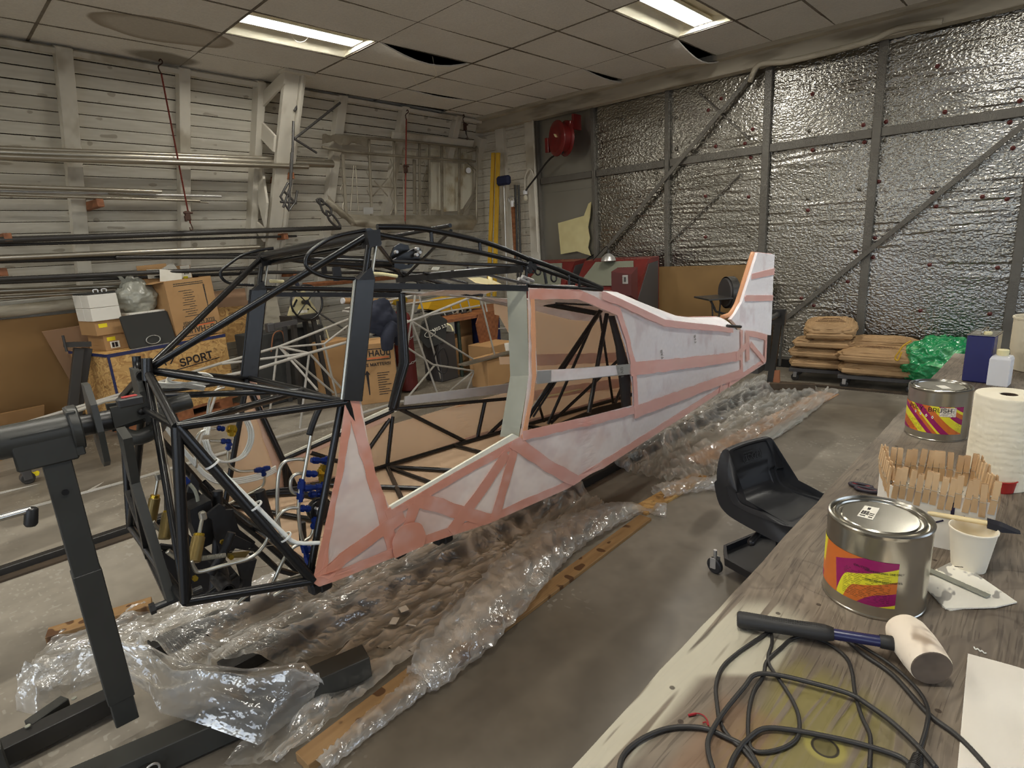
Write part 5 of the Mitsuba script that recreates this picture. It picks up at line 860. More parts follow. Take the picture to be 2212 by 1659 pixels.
# translucent polythene: a film that lets most light through and scatters a little
P('film_shine', S(236, 234, 228), .14, .55, .9, bump=lambda p, n, uv: fbm(p.x * 34, p.y * 34, p.z * 34, 3), bscale=.008)
def plastic(name, lo, hi):
    """uv.x of a sheet says how strongly it is creased or folded over itself there"""
    scene[name] = {'type': 'mask', 'opacity': mikit.proc(lambda p, n, uv: lo + (hi - lo) * dr.clip(uv.x, 0, 1)), 'bsdf': {'type': 'ref', 'id': 'film_shine'}}
plastic('polythene', .11, .62); plastic('polythene_thick', .24, .72)
def film(m, m_, cr, lab, nm='plastic_sheet'):
    k = numbered(nm); scene[k] = mikit.ply(m, m_, True, uv=np.column_stack([cr, 0 * cr])); labels[k] = {'label': lab, 'category': 'plastic sheet'}
    return k
def rough_sheet(outline, h, seed, m, lab, res=.035, ridge=None, base=None):
    """crumpled sheet over an outline in floor coordinates"""
    pg = Polygon([(p[0], p[1]) for p in outline]).buffer(0)
    v, f = trimesh.creation.triangulate_polygon(pg, engine='earcut'); v3, f = trimesh.remesh.subdivide_to_size(np.column_stack([v, 0 * v[:, 0]]), f, res, max_iter=14)
    m0 = trimesh.Trimesh(v3, f); m0.merge_vertices(); v3 = np.array(m0.vertices)
    q = np.column_stack([v3[:, 0] * 1.0, v3[:, 1], np.full(len(v3), seed)])
    wr = meshkit.fbm(q * V(5, 9, 1), 3, seed); cr = 1 - np.abs(2 * meshkit.fbm(q * V(6, 16, 1) + meshkit.fbm(q * 3, 2, seed + 3)[:, None], 2, seed + 1) - 1)
    cr2 = 1 - np.abs(2 * meshkit.noise(q * V(18, 22, 1), seed + 5) - 1)
    v3[:, 2] = .004 + h * (.3 * wr + 1.0 * cr ** 6 + .35 * cr2 ** 4)
    if base is not None: v3[:, 2] += base(v3)
    m0 = trimesh.Trimesh(v3, m0.faces, process=False)
    return film(m0, m, np.clip(1.1 * cr ** 7 + .5 * cr2 ** 6, 0, 1), lab)
def beam_h(v):
    """height of the floor beams and boards the film lies over"""
    z = np.zeros(len(v))
    for a, b, w, h in ((V(*(0.577,2.752,0.035))[:2], V(*(1.251,2.675,0.035))[:2] * 5 - V(*(0.577,2.752,0.035))[:2] * 4, .07, .072), (V(*(0.712,2.336,0.035))[:2], V(*(6.206,1.847,0.035))[:2], .07, .072)):
        d = (b - a) / np.linalg.norm(b - a); r = v[:, :2] - a; k = r @ d; L_ = np.linalg.norm(b - a); n = np.abs(r @ V(-d[1], d[0]))
        z = np.maximum(z, h * np.clip(1 - (n - w) / .07, 0, 1) * ((k > -.02) & (k < L_ + .05)))
    return z
rough_sheet([(0.545,2.819,0),(0.612,2.847,0),(0.908,2.791,0),(1.317,2.612,0),(1.916,2.483,0),(2.4,2.323,0),(3.072,2.174,0),(3.019,1.912,0),(2.857,1.677,0),(2.345,1.84,0),(1.782,1.799,0),(1.288,1.756,0),(0.822,1.739,0),(0.636,1.734,0),(0.516,1.895,0),(0.856,1.996,0),(1.155,2.043,0),(0.941,2.144,0),(0.716,2.353,0),(0.638,2.54,0)], .03, 3, 'polythene', 'large clear plastic sheet on the floor under the front of the fuselage', base=beam_h)
rough_sheet([(3.312,2.172,0),(4.507,2.2,0),(5.943,2.148,0),(6.831,1.986,0),(6.213,1.613,0),(6.506,1.238,0),(5.963,1.165,0),(4.755,1.397,0),(4.063,1.453,0),(3.703,1.386,0),(3.499,1.638,0),(3.509,1.935,0)], .045, 11, 'polythene', 'crumpled clear plastic sheet on the floor under the tail', .04, base=beam_h)
rough_sheet([(0.142,2.978,0),(0.248,3.208,0),(0.351,3.281,0),(0.665,3.203,0),(0.891,3.084,0),(1.336,2.736,0),(1.192,2.581,0),(0.845,2.698,0),(0.59,2.782,0),(0.4,2.754,0),(0.24,2.842,0)], .035, 19, 'polythene', 'clear plastic sheet spread behind the post of the stand', base=beam_h)
# the plastic roll along the near edge: a crushed tube of film around the timber
def roll(pts, rad, seed, lab, n=90, m='polythene_thick', sides=26):
    c = spline([V(p[0], p[1], 0) for p in pts], max(3, n // (len(pts) - 1))); k = len(c)
    t = np.gradient(c, axis=0); t /= np.linalg.norm(t, axis=1, keepdims=True)
    def fn(u, v):
        i = int(round(u * (k - 1))); a = v * 2 * math.pi; s = V(t[i][1], -t[i][0], 0)
        q = V(u * 26, math.cos(a) * 1.6, math.sin(a) * 1.6)
        r = rad(u) * (.8 + .5 * float(meshkit.fbm(q + seed, 3)) - .28 * float((1 - abs(2 * meshkit.noise(q * V(2.2, 2, 2) + seed) - 1)) ** 4))
        return c[i] + s * (math.cos(a) * r * 1.25) + V(0, 0, max(.004, .6 * rad(u) + math.sin(a) * r * .75))
    mm = grid(fn, k, sides); q = np.array(mm.vertices) * V(14, 14, 18)
    return film(mm, m, (1 - np.abs(2 * meshkit.fbm(q + seed, 2) - 1)) ** 6, lab, 'plastic_roll')
roll([(1.17,1.605,0),(1.32,1.616,0),(1.623,1.653,0),(1.981,1.72,0),(2.334,1.766,0),(2.693,1.711,0),(2.985,1.617,0),(3.072,1.437,0)], lambda u: .02 + .10 * math.sin(math.pi * min(1, u * 1.05 + .06)) ** .6 if u < .93 else .05, 5, 'crushed roll of clear plastic along the near edge of the floor sheet')
roll([(0.719,1.605,0),(0.893,1.608,0),(1.11,1.606,0),(1.249,1.624,0)], lambda u: .03 + .02 * u, 8, 'narrow roll of plastic beside the timber board at the bottom of the picture', 50)
roll([(3.263,1.593,0),(3.46,1.485,0),(3.662,1.305,0),(4.044,1.31,0)], lambda u: .06, 15, 'bunched plastic beside the short chipboard strip', 50)
roll([(3.976,1.422,0),(4.591,1.347,0),(5.334,1.256,0),(6.119,1.219,0),(6.432,1.18,0)], lambda u: .045, 23, 'gathered plastic along the outer edge of the hardboard strip', 60)
# sheet bunched around the foot of the stand
def drape(u, v, pts_a, pts_b, seed, sag):
    a = np.array([np.interp(u, np.linspace(0, 1, len(pts_a)), [p[k] for p in pts_a]) for k in range(3)]); b = np.array([np.interp(u, np.linspace(0, 1, len(pts_b)), [p[k] for p in pts_b]) for k in range(3)])
    q = a * (1 - v) + b * v; w = float(meshkit.fbm(V(u * 7, v * 5, seed), 3)); r = float((1 - abs(2 * meshkit.noise(V(u * 3.2 + v * 3, v * 4, seed + 2)) - 1)) ** 3)
    return q + V(0, 0, sag * math.sin(math.pi * v) * (.4 + w) + .02 * w * math.sin(math.pi * v) + .04 * r * min(1, 4 * v * (1 - v)))
DA = [(0.444,2.562,0.22), (0.532,2.49,0.2), (0.599,2.257,0.18), (0.747,2.029,0.17), (0.884,1.925,0.17), (0.875,1.788,0.14)]
DB = [(0.414,2.489,0.15), (0.454,2.327,0.12), (0.461,2.29,0.05), (0.5,2.027,0.13), (0.631,1.847,0.03), (0.894,1.884,0.01)]
def draped(A, B, seed, nu, nv, lab):
    mm = grid(lambda u, v: drape(u, v, A, B, seed, .05), nu, nv); q = np.array([[i / nu * 3.2 + j / nv * 3, j / nv * 4, seed + 2] for i in range(nu) for j in range(nv)])
    film(mm, 'polythene_thick', .7 * (1 - np.abs(2 * meshkit.noise(q) - 1)) ** 6 + .6 * (1 - np.abs(2 * meshkit.fbm(q * 2.3 + 5, 2) - 1)) ** 9, lab)
draped(DA, DB, 4, 70, 44, 'bunched clear plastic draped over the base beam beside the stand post')
DC = [(0.179,2.872,0.12), (0.265,2.895,0.14), (0.395,2.831,0.13), (0.424,2.755,0.1)]
DD = [(0.116,2.868,0), (0.163,2.764,0), (0.277,2.791,0), (0.417,2.738,0.02)]
draped(DC, DD, 9, 50, 34, 'clear plastic folded on the floor left of the stand post')
for k, p in enumerate([(1.362,1.995,0.035),(1.447,2.03,0.035),(1.389,1.906,0.035)]):
    single('paper_scrap', cbox(V(*p), ((.05, .035, .001), (.045, .04, .001), (.05, .008, .001))[k], 0, rotz(30 + 40 * k)), 'paper_white', ('white paper scrap on the plastic, nearest the timber board', 'white paper scrap on the plastic, nearest the fuselage', 'thin white strip of paper on the plastic')[k], 'paper')
# ---------------------------------------------------------------- the workbench at the right and what lies on it
BO, BU = V(.592, .439, .9), nrm((3.717, -.283, 0)); BV = V(BU[1], -BU[0], 0)
def B(u, v, z=0.0): return BO + BU * u + BV * v + V(0, 0, z)
BR = np.column_stack([BU, -BV, V(0, 0, 1)])
def _benchcol(p, n, uv):
    x, y = p.x - float(BO[0]), p.y - float(BO[1])
    u = x * float(BU[0]) + y * float(BU[1]); v = x * float(BV[0]) + y * float(BV[1])
    w = fbm(u * 2.2, v * 6, 1.0, 3); g = noise(u * 9 + w * 3, v * 150 + w * 14, 2.0); kn = fbm(u * 11 + 4 * w, v * 15, 5.0, 3)
    c = mix(S(104, 93, 81), S(130, 118, 103), smoothstep(.25, .75, .5 * g + .5 * kn))
    sw = noise(u * 16 + 9 * w, v * 22 + 9 * w, 3.0)
    c = mix(c, S(78, 68, 60), smoothstep(.55, .7, sw) * smoothstep(.85, .7, sw) * .4 * smoothstep(.2, .7, u))
    ck = noise(u * 14 + w * 4, v * 420 + w * 20, 7.0)
    c = mix(c, S(52, 44, 38), smoothstep(.74, .82, ck) * .4); c = mix(c, S(74, 62, 52), smoothstep(.62, .8, g) * .3)
    c = mix(c, S(168, 160, 146), smoothstep(.5, .75, fbm(u * 3, v * 5, 8.0, 3)) * smoothstep(1.2, 2.6, u) * .5)
    pale = smoothstep(.60, .48, u + .3 * w - .15) * smoothstep(.03, .0, v - .05 - .10 * smoothstep(.30, .42, u)) * smoothstep(.2, .5, g + .25)
    c = mix(c, S(190, 184, 164), pale * .8 * smoothstep(.75, .6, noise(u * 5, v * 60, 3.0)))
    ol = smoothstep(.0, .06, v - .13 - .02 * fbm(u * 9, v * 9, 2.0)) * smoothstep(.44, .34, v + .05 * w) * smoothstep(.52, .44, u + .05 * w) 
    c = mix(c, mix(S(116, 108, 60), S(134, 122, 66), fbm(u * 8, v * 8, 3.0, 3)), ol * .8 * smoothstep(.9, .4, g))
    br = smoothstep(.10, .13, v) * smoothstep(.24, .2, v) * smoothstep(.32, .28, u)
    c = mix(c, S(128, 98, 74), br * .6)
    r = dr.sqrt(dr.square(u - .298) + dr.square(v - .285))
    c = mix(c, S(150, 140, 74), smoothstep(.034, .026, r) * .8); c = mix(c, S(98, 90, 54), smoothstep(.02, .018, r)); c = mix(c, S(50, 44, 32), smoothstep(.003, .001, dr.abs(r - .0185)))
    dots = smoothstep(.03, .02, voronoi(u * 5, v * 5)[0]) * .8
    return mix(c, S(52, 40, 32), dots)
def _benchb(p, n, uv):
    x, y = p.x - float(BO[0]), p.y - float(BO[1])
    u = x * float(BU[0]) + y * float(BU[1]); v = x * float(BV[0]) + y * float(BV[1])
    w = fbm(u * 2.2, v * 6, 1.0, 3); return noise(u * 9 + w * 3, v * 150 + w * 14, 2.0) + .6 * noise(u * 30, v * 260, 4.0)
P('bench_ply', mikit.proc(_benchcol), .6, spec=.4, bump=_benchb, bscale=.0016)
P('bench_frame', mottled(S(120, 92, 62), S(92, 70, 48), 9), .7)
bench = thing('workbench', 'long workbench with a weathered plywood top at the right of the picture', 'workbench')
n = 60; ed = [(0 - 1.2, -.0)] + [(-1.2 + 4.93 * i / n, -.003 + .006 * float(meshkit.noise(V(i * .9, 0, 0)))) for i in range(n + 1)]
top = prism([(u, -v) for u, v in ed] + [(3.73, -1.0), (-1.2, -1.0)], .022, BR, B(0, 0, -.022))
obj('top', top, 'bench_ply', bench)
obj('apron', bar(B(-1.2, .04, -.075), B(3.7, .04, -.075), .04, .1), 'bench_frame', bench); obj('apron', bar(B(-1.2, .96, -.075), B(3.7, .96, -.075), .04, .1), 'bench_frame', bench)
for u in (-.8, .75, 2.2, 3.6):
    for v in (.1, .92): obj('leg', box(B(u, v)[:3] * V(1, 1, 0) - V(.045, .045, 0), B(u, v) * V(1, 1, 0) + V(.045, .045, .876), .003), 'bench_frame', bench)
obj('lower_shelf', prism([(-1.1, -.15), (3.6, -.15), (3.6, -.9), (-1.1, -.9)], .02, BR, B(0, 0, -.62)), 'bench_frame', bench)
# --- paint cans
P('tinplate', mikit.proc(lambda p, n, uv: mix(S(206, 202, 190), S(178, 174, 162), noise(p.x * 6, p.y * 6, p.z * 3))), .22, .95, bump=lambda p, n, uv: fbm(p.x * 9, p.y * 9, p.z * 14, 2), bscale=.0015)
def label_tex(seed, kind):
    def fn(p, n, uv):
        u, d = uv.x, 1 - uv.y
        M, Y, O = S(150, 28, 92), S(226, 214, 52), S(204, 108, 46)
        if kind == 0:
            w = dr.maximum(1 - u, 0); sq = lambda x: dr.square(dr.maximum(x, 0)); e = .012; st = lambda a: smoothstep(a - e, a + e, d)
            c = mix(O, M, st((w - .25) * 1.1)); c = mix(c, Y, st(.12 + .9 * w + 60 * sq(w - .36))); c = mix(c, O, st(.40 + .8 * w + 45 * sq(w - .3))); c = mix(c, M, st(.66 + .6 * w + 8 * sq(w - .12))); c = mix(c, Y, st(.92 + .7 * w))
            left = mix(mix(Y, O, st(.55 + .1 * u)), M, st(.8 + .1 * u)); c = mix(c, mix(left, O, smoothstep(.36, .40, u + .06 * d)), smoothstep(.515, .50, u - .05 * d))
        else:
            t = (d * .8 - 1.15 * u + .25 * dr.sin(u * 5) + 1.0) / 1.05; t = t - dr.floor(t)
            c = mix(M, Y, smoothstep(.13, .145, t)); c = mix(c, O, smoothstep(.36, .375, t)); c = mix(c, M, smoothstep(.58, .595, t)); c = mix(c, Y, smoothstep(.78, .795, t)); c = mix(c, O, smoothstep(.86, .87, t)); c = mix(c, M, smoothstep(.985, .995, t))
        row = d * 26 + .5 * u; fr = row - dr.floor(row)
        wd = noise(u * 70, dr.floor(row) * 3.7 + seed, 1.0)
        ink = smoothstep(.3, .36, fr) * smoothstep(.7, .64, fr) * smoothstep(.36, .42, wd)
        blk = smoothstep(.60, .62, u) * smoothstep(.96, .95, u) * smoothstep(.3, .31, d) * smoothstep(.93, .92, d) if kind == 0 else smoothstep(.55, .56, d) * smoothstep(.97, .96, d) * smoothstep(.34, .4, noise(u * 7, seed, 4.0))
        c = mix(c, S(44, 24, 30), ink * blk * .7)
        if kind == 1:
            for j in range(4):
                a = dr.abs(u - .40 - .075 * j) * 4.2 + dr.abs(d - .30 - .035 * j)
                c = mix(c, S(196, 40, 40), smoothstep(.085, .08, a)); c = mix(c, S(236, 232, 224), smoothstep(.068, .064, a)); c = mix(c, S(30, 30, 30), smoothstep(.03, .024, a))
            wb = smoothstep(.70, .705, u) * smoothstep(.90, .895, u) * smoothstep(.02, .03, d) * smoothstep(.36, .35, d)
            c = mix(c, S(232, 222, 206), wb); c = mix(c, S(40, 36, 36), wb * ink * .9)
        return c
    return mikit.proc(fn)
P('can_label', label_tex(3.0, 0), .35); P('can_label_far', label_tex(8.0, 1), .35)
def can(c, lab, az0, az1, mlabel, z0=.03, z1=.135, r=.0985, h=.195):
    k = thing('paint_can', lab, 'paint can', 'tin paint cans with striped labels')
    c = V(*c[:2], .9005)
    obj('body', lathe([(0, .004), (r - .004, .004), (r - .002, 0), (r + .0015, .001), (r + .0015, .004), (r, .006), (r, h - .012), (r + .001, h - .008), (r + .002, h - .003), (r, h), (r - .004, h + .001), (r - .006, h - .003), (r - .0085, h - .008), (r - .011, h - .008)], 72, c), 'tinplate', k, 35)
    obj('lid', lathe([(r - .011, h - .009), (r - .0125, h - .002), (r - .0155, h), (r - .018, h - .002), (r - .0195, h - .007), (r - .024, h - .007), (r - .027, h - .004), (0, h - .0035)], 72, c), 'tinplate', k, 40)
    nu = 48
    m = grid(lambda u, v: c + V((r + .0007) * math.cos(math.radians(az0 + (az1 - az0) * u)), (r + .0007) * math.sin(math.radians(az0 + (az1 - az0) * u)), z0 + (z1 - z0) * v), nu, 4)
    uv = np.array([(i / (nu - 1), j / 3) for i in range(nu) for j in range(4)])
    obj('label', m, mlabel, k, True, 'label striped magenta, yellow and orange', uv=uv)
    return k, c
P('ink_black', S(34, 26, 26), .6)
P('paper_white', mikit.proc(lambda p, n, uv: mix(S(236, 232, 220), S(222, 216, 200), fbm(p.x * 14, p.y * 14, p.z * 14, 3))), .8)
k1, c1 = can((1.362, .142), 'large tin paint can nearest the camera, with a barcode sticker on its lid', 62, 211, 'can_label')
sR = rotz(-60); sp = c1 + V(-.045, .012, .193)
def bend(s, h, k, c, az, z, r=.0985, m='ink_black'):
    t = meshkit.text_mesh(s, h, .0004); v = t.vertices; v[:, 0] -= v[:, 0].mean(); a = math.radians(az) + v[:, 0] / r
    t.vertices = np.column_stack([c[0] + (r + .0011 + v[:, 2]) * np.cos(a), c[1] + (r + .0011 + v[:, 2]) * np.sin(a), c[2] + z + v[:, 1]])
    obj('lettering', t, m, k)
sq = [(1.399,0.176,1.094),(1.4,0.148,1.094),(1.333,0.151,1.094),(1.337,0.181,1.094)]
obj('sticker', plate([V(*p) - V(0, 0, .0013) for p in sq], .0008, (0, 0, 1)), 'paper_white', k1)
def lerp2(q, a, b): return (V(*q[0]) * (1 - a) + V(*q[1]) * a) * (1 - b) + (V(*q[3]) * (1 - a) + V(*q[2]) * a) * b
obj('barcode', cat([plate([lerp2(sq, a, b0) - V(0, 0, .0006), lerp2(sq, a + w, b0) - V(0, 0, .0006), lerp2(sq, a + w, b1) - V(0, 0, .0006), lerp2(sq, a, b1) - V(0, 0, .0006)], .0004, (0, 0, 1)) for a, w, b0, b1 in [(.1 + .055 * i, .03 if i % 3 else .045, .45, .75) for i in range(9)] + [(.1, .35, .84, .9), (.62, .3, .55, .6), (.62, .3, .68, .73), (.3, .2, .12, .3), (.65, .25, .84, .9)]]), 'ink_black', k1)
bend('PROFESSIONAL USE ONLY', .004, k1, c1, 196, .108); bend('CONTAINS ISOCYANATES', .0038, k1, c1, 197, .088); bend('CAUTION', .0045, k1, c1, 172, .112)
k2, c2 = can((2.628, .124), 'tin paint can standing between the paper towel roll and the bench edge', 80, 232, 'can_label_far')
bend('POLY-BRUSH', .016, k2, c2, 166, .113)
obj('sticker', cbox(c2 + V(-.02, -.01, .1922), (.05, .03, .0006), 0, rotz(30)), 'paper_white', k2)
# --- paper towels
P('towel', mikit.proc(lambda p, n, uv: mix(S(238, 230, 208), S(226, 216, 190), noise(p.x * 20, p.y * 20, p.z * 30))), .95, bump=lambda p, n, uv: dr.sin(p.z * 330 + 3 * noise(p.x * 30, p.y * 30, p.z * 12)) * .3 + fbm(p.x * 60, p.y * 60, p.z * 60, 2), bscale=.0012)
P('card_tube', S(70, 56, 46), .9)
tk_ = thing('paper_towel_roll', 'roll of white paper towels standing on the bench behind the clothes-peg box', 'paper towel')
tc = V(2.205, -.062, .9005)
obj('roll', lathe([(.021, 0), (.078, 0), (.081, .004), (.081, .282), (.079, .286), (.024, .286), (.021, .283), (.021, 0)], 48, tc), 'towel', tk_, 40)
obj('core', lathe([(.0205, .001), (.0205, .2845), (.019, .2845), (.019, .001)], 32, tc), 'card_tube', tk_, 40)
# --- blue can, bottle, bucket
P('navy_tin', S(30, 34, 96), .28, spec=.6, coat=.5); P('white_plastic', S(228, 228, 230), .35); P('bucket_cream', S(222, 212, 184), .5)
kb = thing('solvent_can', 'tall dark blue rectangular solvent can near the far end of the bench', 'can')
bc = V(3.64, .022, .9005); RB = rotz(-10)
obj('body', cbox(bc + V(0, 0, .118), (.16, .108, .235), .006, RB), 'navy_tin', kb)
obj('tin_side', cbox(bc + RB @ V(.03, -.0545, 0) + V(0, 0, .118), (.09, .0015, .225), 0, RB), 'tinplate', kb)
obj('top_rim', cat([cbox(bc + RB @ V(x, y, 0) + V(0, 0, .238), (sx, sy, .008), .002, RB) for x, y, sx, sy in ((-.079, 0, .006, .112), (.079, 0, .006, .112), (0, -.053, .164, .006), (0, .053, .164, .006))]), 'tinplate', kb)
obj('top_plate', cbox(bc + V(0, 0, .236), (.15, .1, .003), 0, RB), 'tinplate', kb)
obj('handle', tube(spline([bc + RB @ V(x, 0, z) for x, z in ((-.06, .238), (-.055, .258), (0, .264), (.05, .258), (.055, .238))], 6), .005, 8), 'tinplate', kb, True)
obj('cap', cyl(bc + RB @ V(-.045, -.02, .237), bc + RB @ V(-.045, -.02, .252), .017, 18, .002), 'cream_paint', kb, 40)
kb = thing('bottle', 'square white plastic bottle beside the blue solvent can', 'bottle')
bc = V(3.56, -.055, .9005)
obj('body', hull([bc + RB @ V(x * a, y * a, z) for z, a in ((0, .96), (.004, 1), (.13, 1), (.143, .86), (.147, .6)) for x in (-.04, .04) for y in (-.04, .04)] + []), 'white_plastic', kb)
obj('neck', lathe([(0, .145), (.021, .145), (.021, .15), (.024, .15), (.024, .172), (.021, .174), (0, .174)], 24, bc), 'cream_paint', kb, 40)
kb = thing('bucket', 'cream plastic bucket at the far end of the bench, cut by the picture edge', 'bucket')
bc = V(3.98, -.22, .9005)
obj('body', lathe([(0, 0), (.115, 0), (.12, .004), (.132, .1), (.136, .11), (.137, .27), (.142, .272), (.142, .28), (.134, .28), (.13, .12), (.116, .01), (0, .01)], 40, bc), 'bucket_cream', kb, 40)
# --- clothes-peg box
P('peg_wood', mikit.proc(lambda p, n, uv: mix(S(206, 174, 132), S(184, 150, 110), noise(p.x * 40, p.y * 40, p.z * 12))), .6)
P('box_white', S(222, 218, 208), .5); P('marker_ink', S(28, 22, 52), .6)
px0 = thing('peg_box', 'white open box with wooden clothes-pegs clipped all round its rim', 'box')
corners = [V(1.662, .155, 0), V(1.672, -.055, 0), V(1.86, -.012, 0), V(1.825, .2, 0)]
zb, zr = .9005, 1.045
for a, b in zip(corners, corners[1:] + corners[:1]):
    obj('side', bar(a + V(0, 0, (zb + zr) / 2), b + V(0, 0, (zb + zr) / 2), .004, zr - zb, (0, 0, 1)), 'box_white', px0)
obj('base', plate([c + V(0, 0, zb + .003) for c in corners], .004, (0, 0, 1)), 'box_white', px0)
fd = nrm(corners[1] - corners[0]); fn_ = V(fd[1], -fd[0], 0); fn_ = fn_ if fn_[0] < 0 else -fn_
FR = RR(fd, V(0, 0, 1))
def onface(a, z): return corners[0] + fd * a + V(0, 0, z) + fn_ * .003
obj('marker_drawing', cat([bar(onface(.062, .945), onface(.115, .978), .001, .004, V(0, 0, 1)), plate([onface(a, z) for a, z in ((.11, .985), (.15, .985), (.154, .978), (.168, .99), (.154, 1.0), (.15, .994), (.134, .994), (.134, 1.03), (.127, 1.03), (.127, .994), (.11, .994))], .001, fn_)]), 'marker_ink', px0)
prof = Polygon([(.0025, .0), (.004, .0), (.0085, .036), (.0085, .045), (.005, .085), (.003, .085), (.0012, .05), (.0035, .044), (.0012, .038)])
prong = prism(prof, .0128, RR(V(0, 1, 0), V(0, 0, 1)), V(-.00525, 0, 0))
q2 = prong.copy(); q2.apply_transform(mat(np.diag([-1.0, -1, 1]), (0, 0, 0)))
b0 = prong.bounds; prong.apply_translation((-(b0[0, 0] + b0[1, 0]) / 2, 0, 0)); b0 = q2.bounds; q2.apply_translation((-(b0[0, 0] + b0[1, 0]) / 2, 0, 0))
spring = cat([tube([(-.0085, 0, .044), (.0085, 0, .044)], .0024, 8), tube([(.0062, .009, .052), (.0062, .009, .04), (-.0062, .009, .04)], .0007, 5), tube([(.0062, -.009, .052), (.0062, -.009, .04), (-.0062, -.009, .04)], .0007, 5)])
pegA = mikit.ply(prong, 'peg_wood'); pegB = mikit.ply(q2, 'peg_wood'); pegS = mikit.ply(spring, 'alu_tube', True)
ORD = 'first second third fourth fifth sixth seventh eighth ninth tenth eleventh twelfth thirteenth'.split()
sides_ = [('front rim of the white box', corners[0], corners[1], 13), ('right rim of the white box', corners[1], corners[2], 8), ('back rim of the white box', corners[3], corners[2], 13), ('left rim of the white box', corners[0], corners[3], 7)]
for nm, a, b, cnt in sides_:
    d = nrm(b - a); R = np.column_stack([d, np.cross(V(0, 0, 1), d), V(0, 0, 1)])
    for i in range(cnt):
        k = thing('clothes_peg', f'{ORD[i]} wooden clothes-peg from the {"left" if cnt == 13 else "front"} on the {nm}', 'clothes peg', f'clothes-pegs on the {nm}')
        p = a + (b - a) * ((i + .5) / cnt) + V(0, 0, 1.008 + RNG.uniform(-.004, .01))
        tiltm = trimesh.transformations.rotation_matrix(RNG.uniform(-.05, .09), (0, 1, 0))[:3, :3]
        M = mat(R @ tiltm, p); tw = T(M)
        for nm2, d2 in (('prong', pegA), ('prong', pegB), ('spring', pegS)): obj(nm2, d2, None, k, to_world=tw)
# --- scissors, cup, brush, folded paper, stir stick
P('red_grip', S(150, 34, 40), .5); P('dark_grip', S(40, 34, 44), .5)
ksc = thing('scissors', 'scissors with dark red and black handles beside the peg box', 'scissors')
for j, y in enumerate((0, .026)):
    c = V(1.955, .262 - y * .75, .908); pts = [c + V(.0 - y * .9, 0, 0) + V(.012 * math.sin(a) * 1.0, .030 * math.cos(a) , 0) for a in np.linspace(0, 2 * np.pi, 15)[:-1]]
    obj('handle_loop', tube(spline(pts, 3, True), .0055, 8, closed=True), 'dark_grip', ksc, True); obj('grip_lining', tube(spline([c + (p - c) * .84 for p in pts], 3, True), .0035, 6, closed=True), 'red_grip', ksc, True)
obj('blade', plate([V(1.945, .225, .907), V(1.93, .225, .907), V(1.93, .125, .907), V(1.94, .12, .907)], .003, (0, 0, 1)), 'alclad', ksc)
P('cup_paper', S(234, 226, 206), .6); P('brush_black', S(26, 28, 38), .7); P('dowel', S(226, 206, 158), .5); P('cup_inside', S(176, 172, 162), .6)
kc = thing('paper_cup', 'white paper cup with a foam brush laid across it', 'cup')
cc = V(1.602, -.019, .9005)
obj('wall', lathe([(.031, .006), (.0325, .0), (.0335, .0), (.0455, .098), (.0475, .1), (.0475, .103), (.045, .104), (.0435, .1), (.0325, .008), (0, .008)], 40, cc), 'cup_paper', kc, 40)
obj('base_line', xf(cbox((0, 0, 0), (.001, .028, .0012), 0, rotz(20)), np.eye(3), cc + V(-.0345, .012, .013)), 'ink_black', kc)
kf = thing('foam_brush', 'foam brush with a wooden handle and black tip across the paper cup', 'brush')
h0, h1 = V(*(1.626,0.072,1.006)), V(*(1.634,-0.042,1.008)); hd = nrm(h1 - h0)
obj('handle', tube([h0, h0 + hd * .01, h1], [.004, .006, .0062], 10), 'dowel', kf, True)
h2 = V(*(1.618,-0.101,1.008))
obj('foam', hull([h1 + V(0, 0, dz) + np.cross(hd, V(0, 0, 1)) * w for dz in (-.008, .008) for w in (-.012, .012)] + [h1 + (h2 - h1) * .45 + V(0, 0, dz) + np.cross(hd, V(0, 0, 1)) * w for dz in (-.007, .007) for w in (-.014, .014)] + [h2 + np.cross(hd, V(0, 0, 1)) * w for w in (-.012, .008)]), 'brush_black', kf)
P('stained_paper', mikit.proc(lambda p, n, uv: mix(S(236, 231, 216), S(120, 116, 110), smoothstep(.6, .66, fbm(p.x * 16, p.y * 34, 1.0, 3)) * .75)), .85)
kp = single('folded_paper', cat([plate([V(*p) + V(0, 0, .004) for p in [(1.461,0.061,0.9),(1.613,0.004,0.9),(1.488,-0.106,0.9),(1.442,-0.071,0.9),(1.38,0.01,0.9)]], .003, (0, 0, 1)), plate([V(*p) + V(0, 0, .0012) for p in [(1.484,0.067,0.9),(1.614,0.009,0.9),(1.494,-0.101,0.9),(1.383,0.002,0.9),(1.388,0.015,0.9)]], .002, (0, 0, 1))]), 'stained_paper', 'folded white paper with grey stains beside the near paint can', 'paper')
single('stir_stick', bar(V(*(1.525,0.061,0.91)), V(*(1.471,-0.059,0.91)), .018, .003, (0, 0, 1), .001), 'post_grey', 'flat grey stirring stick lying on the stained paper', 'stick')
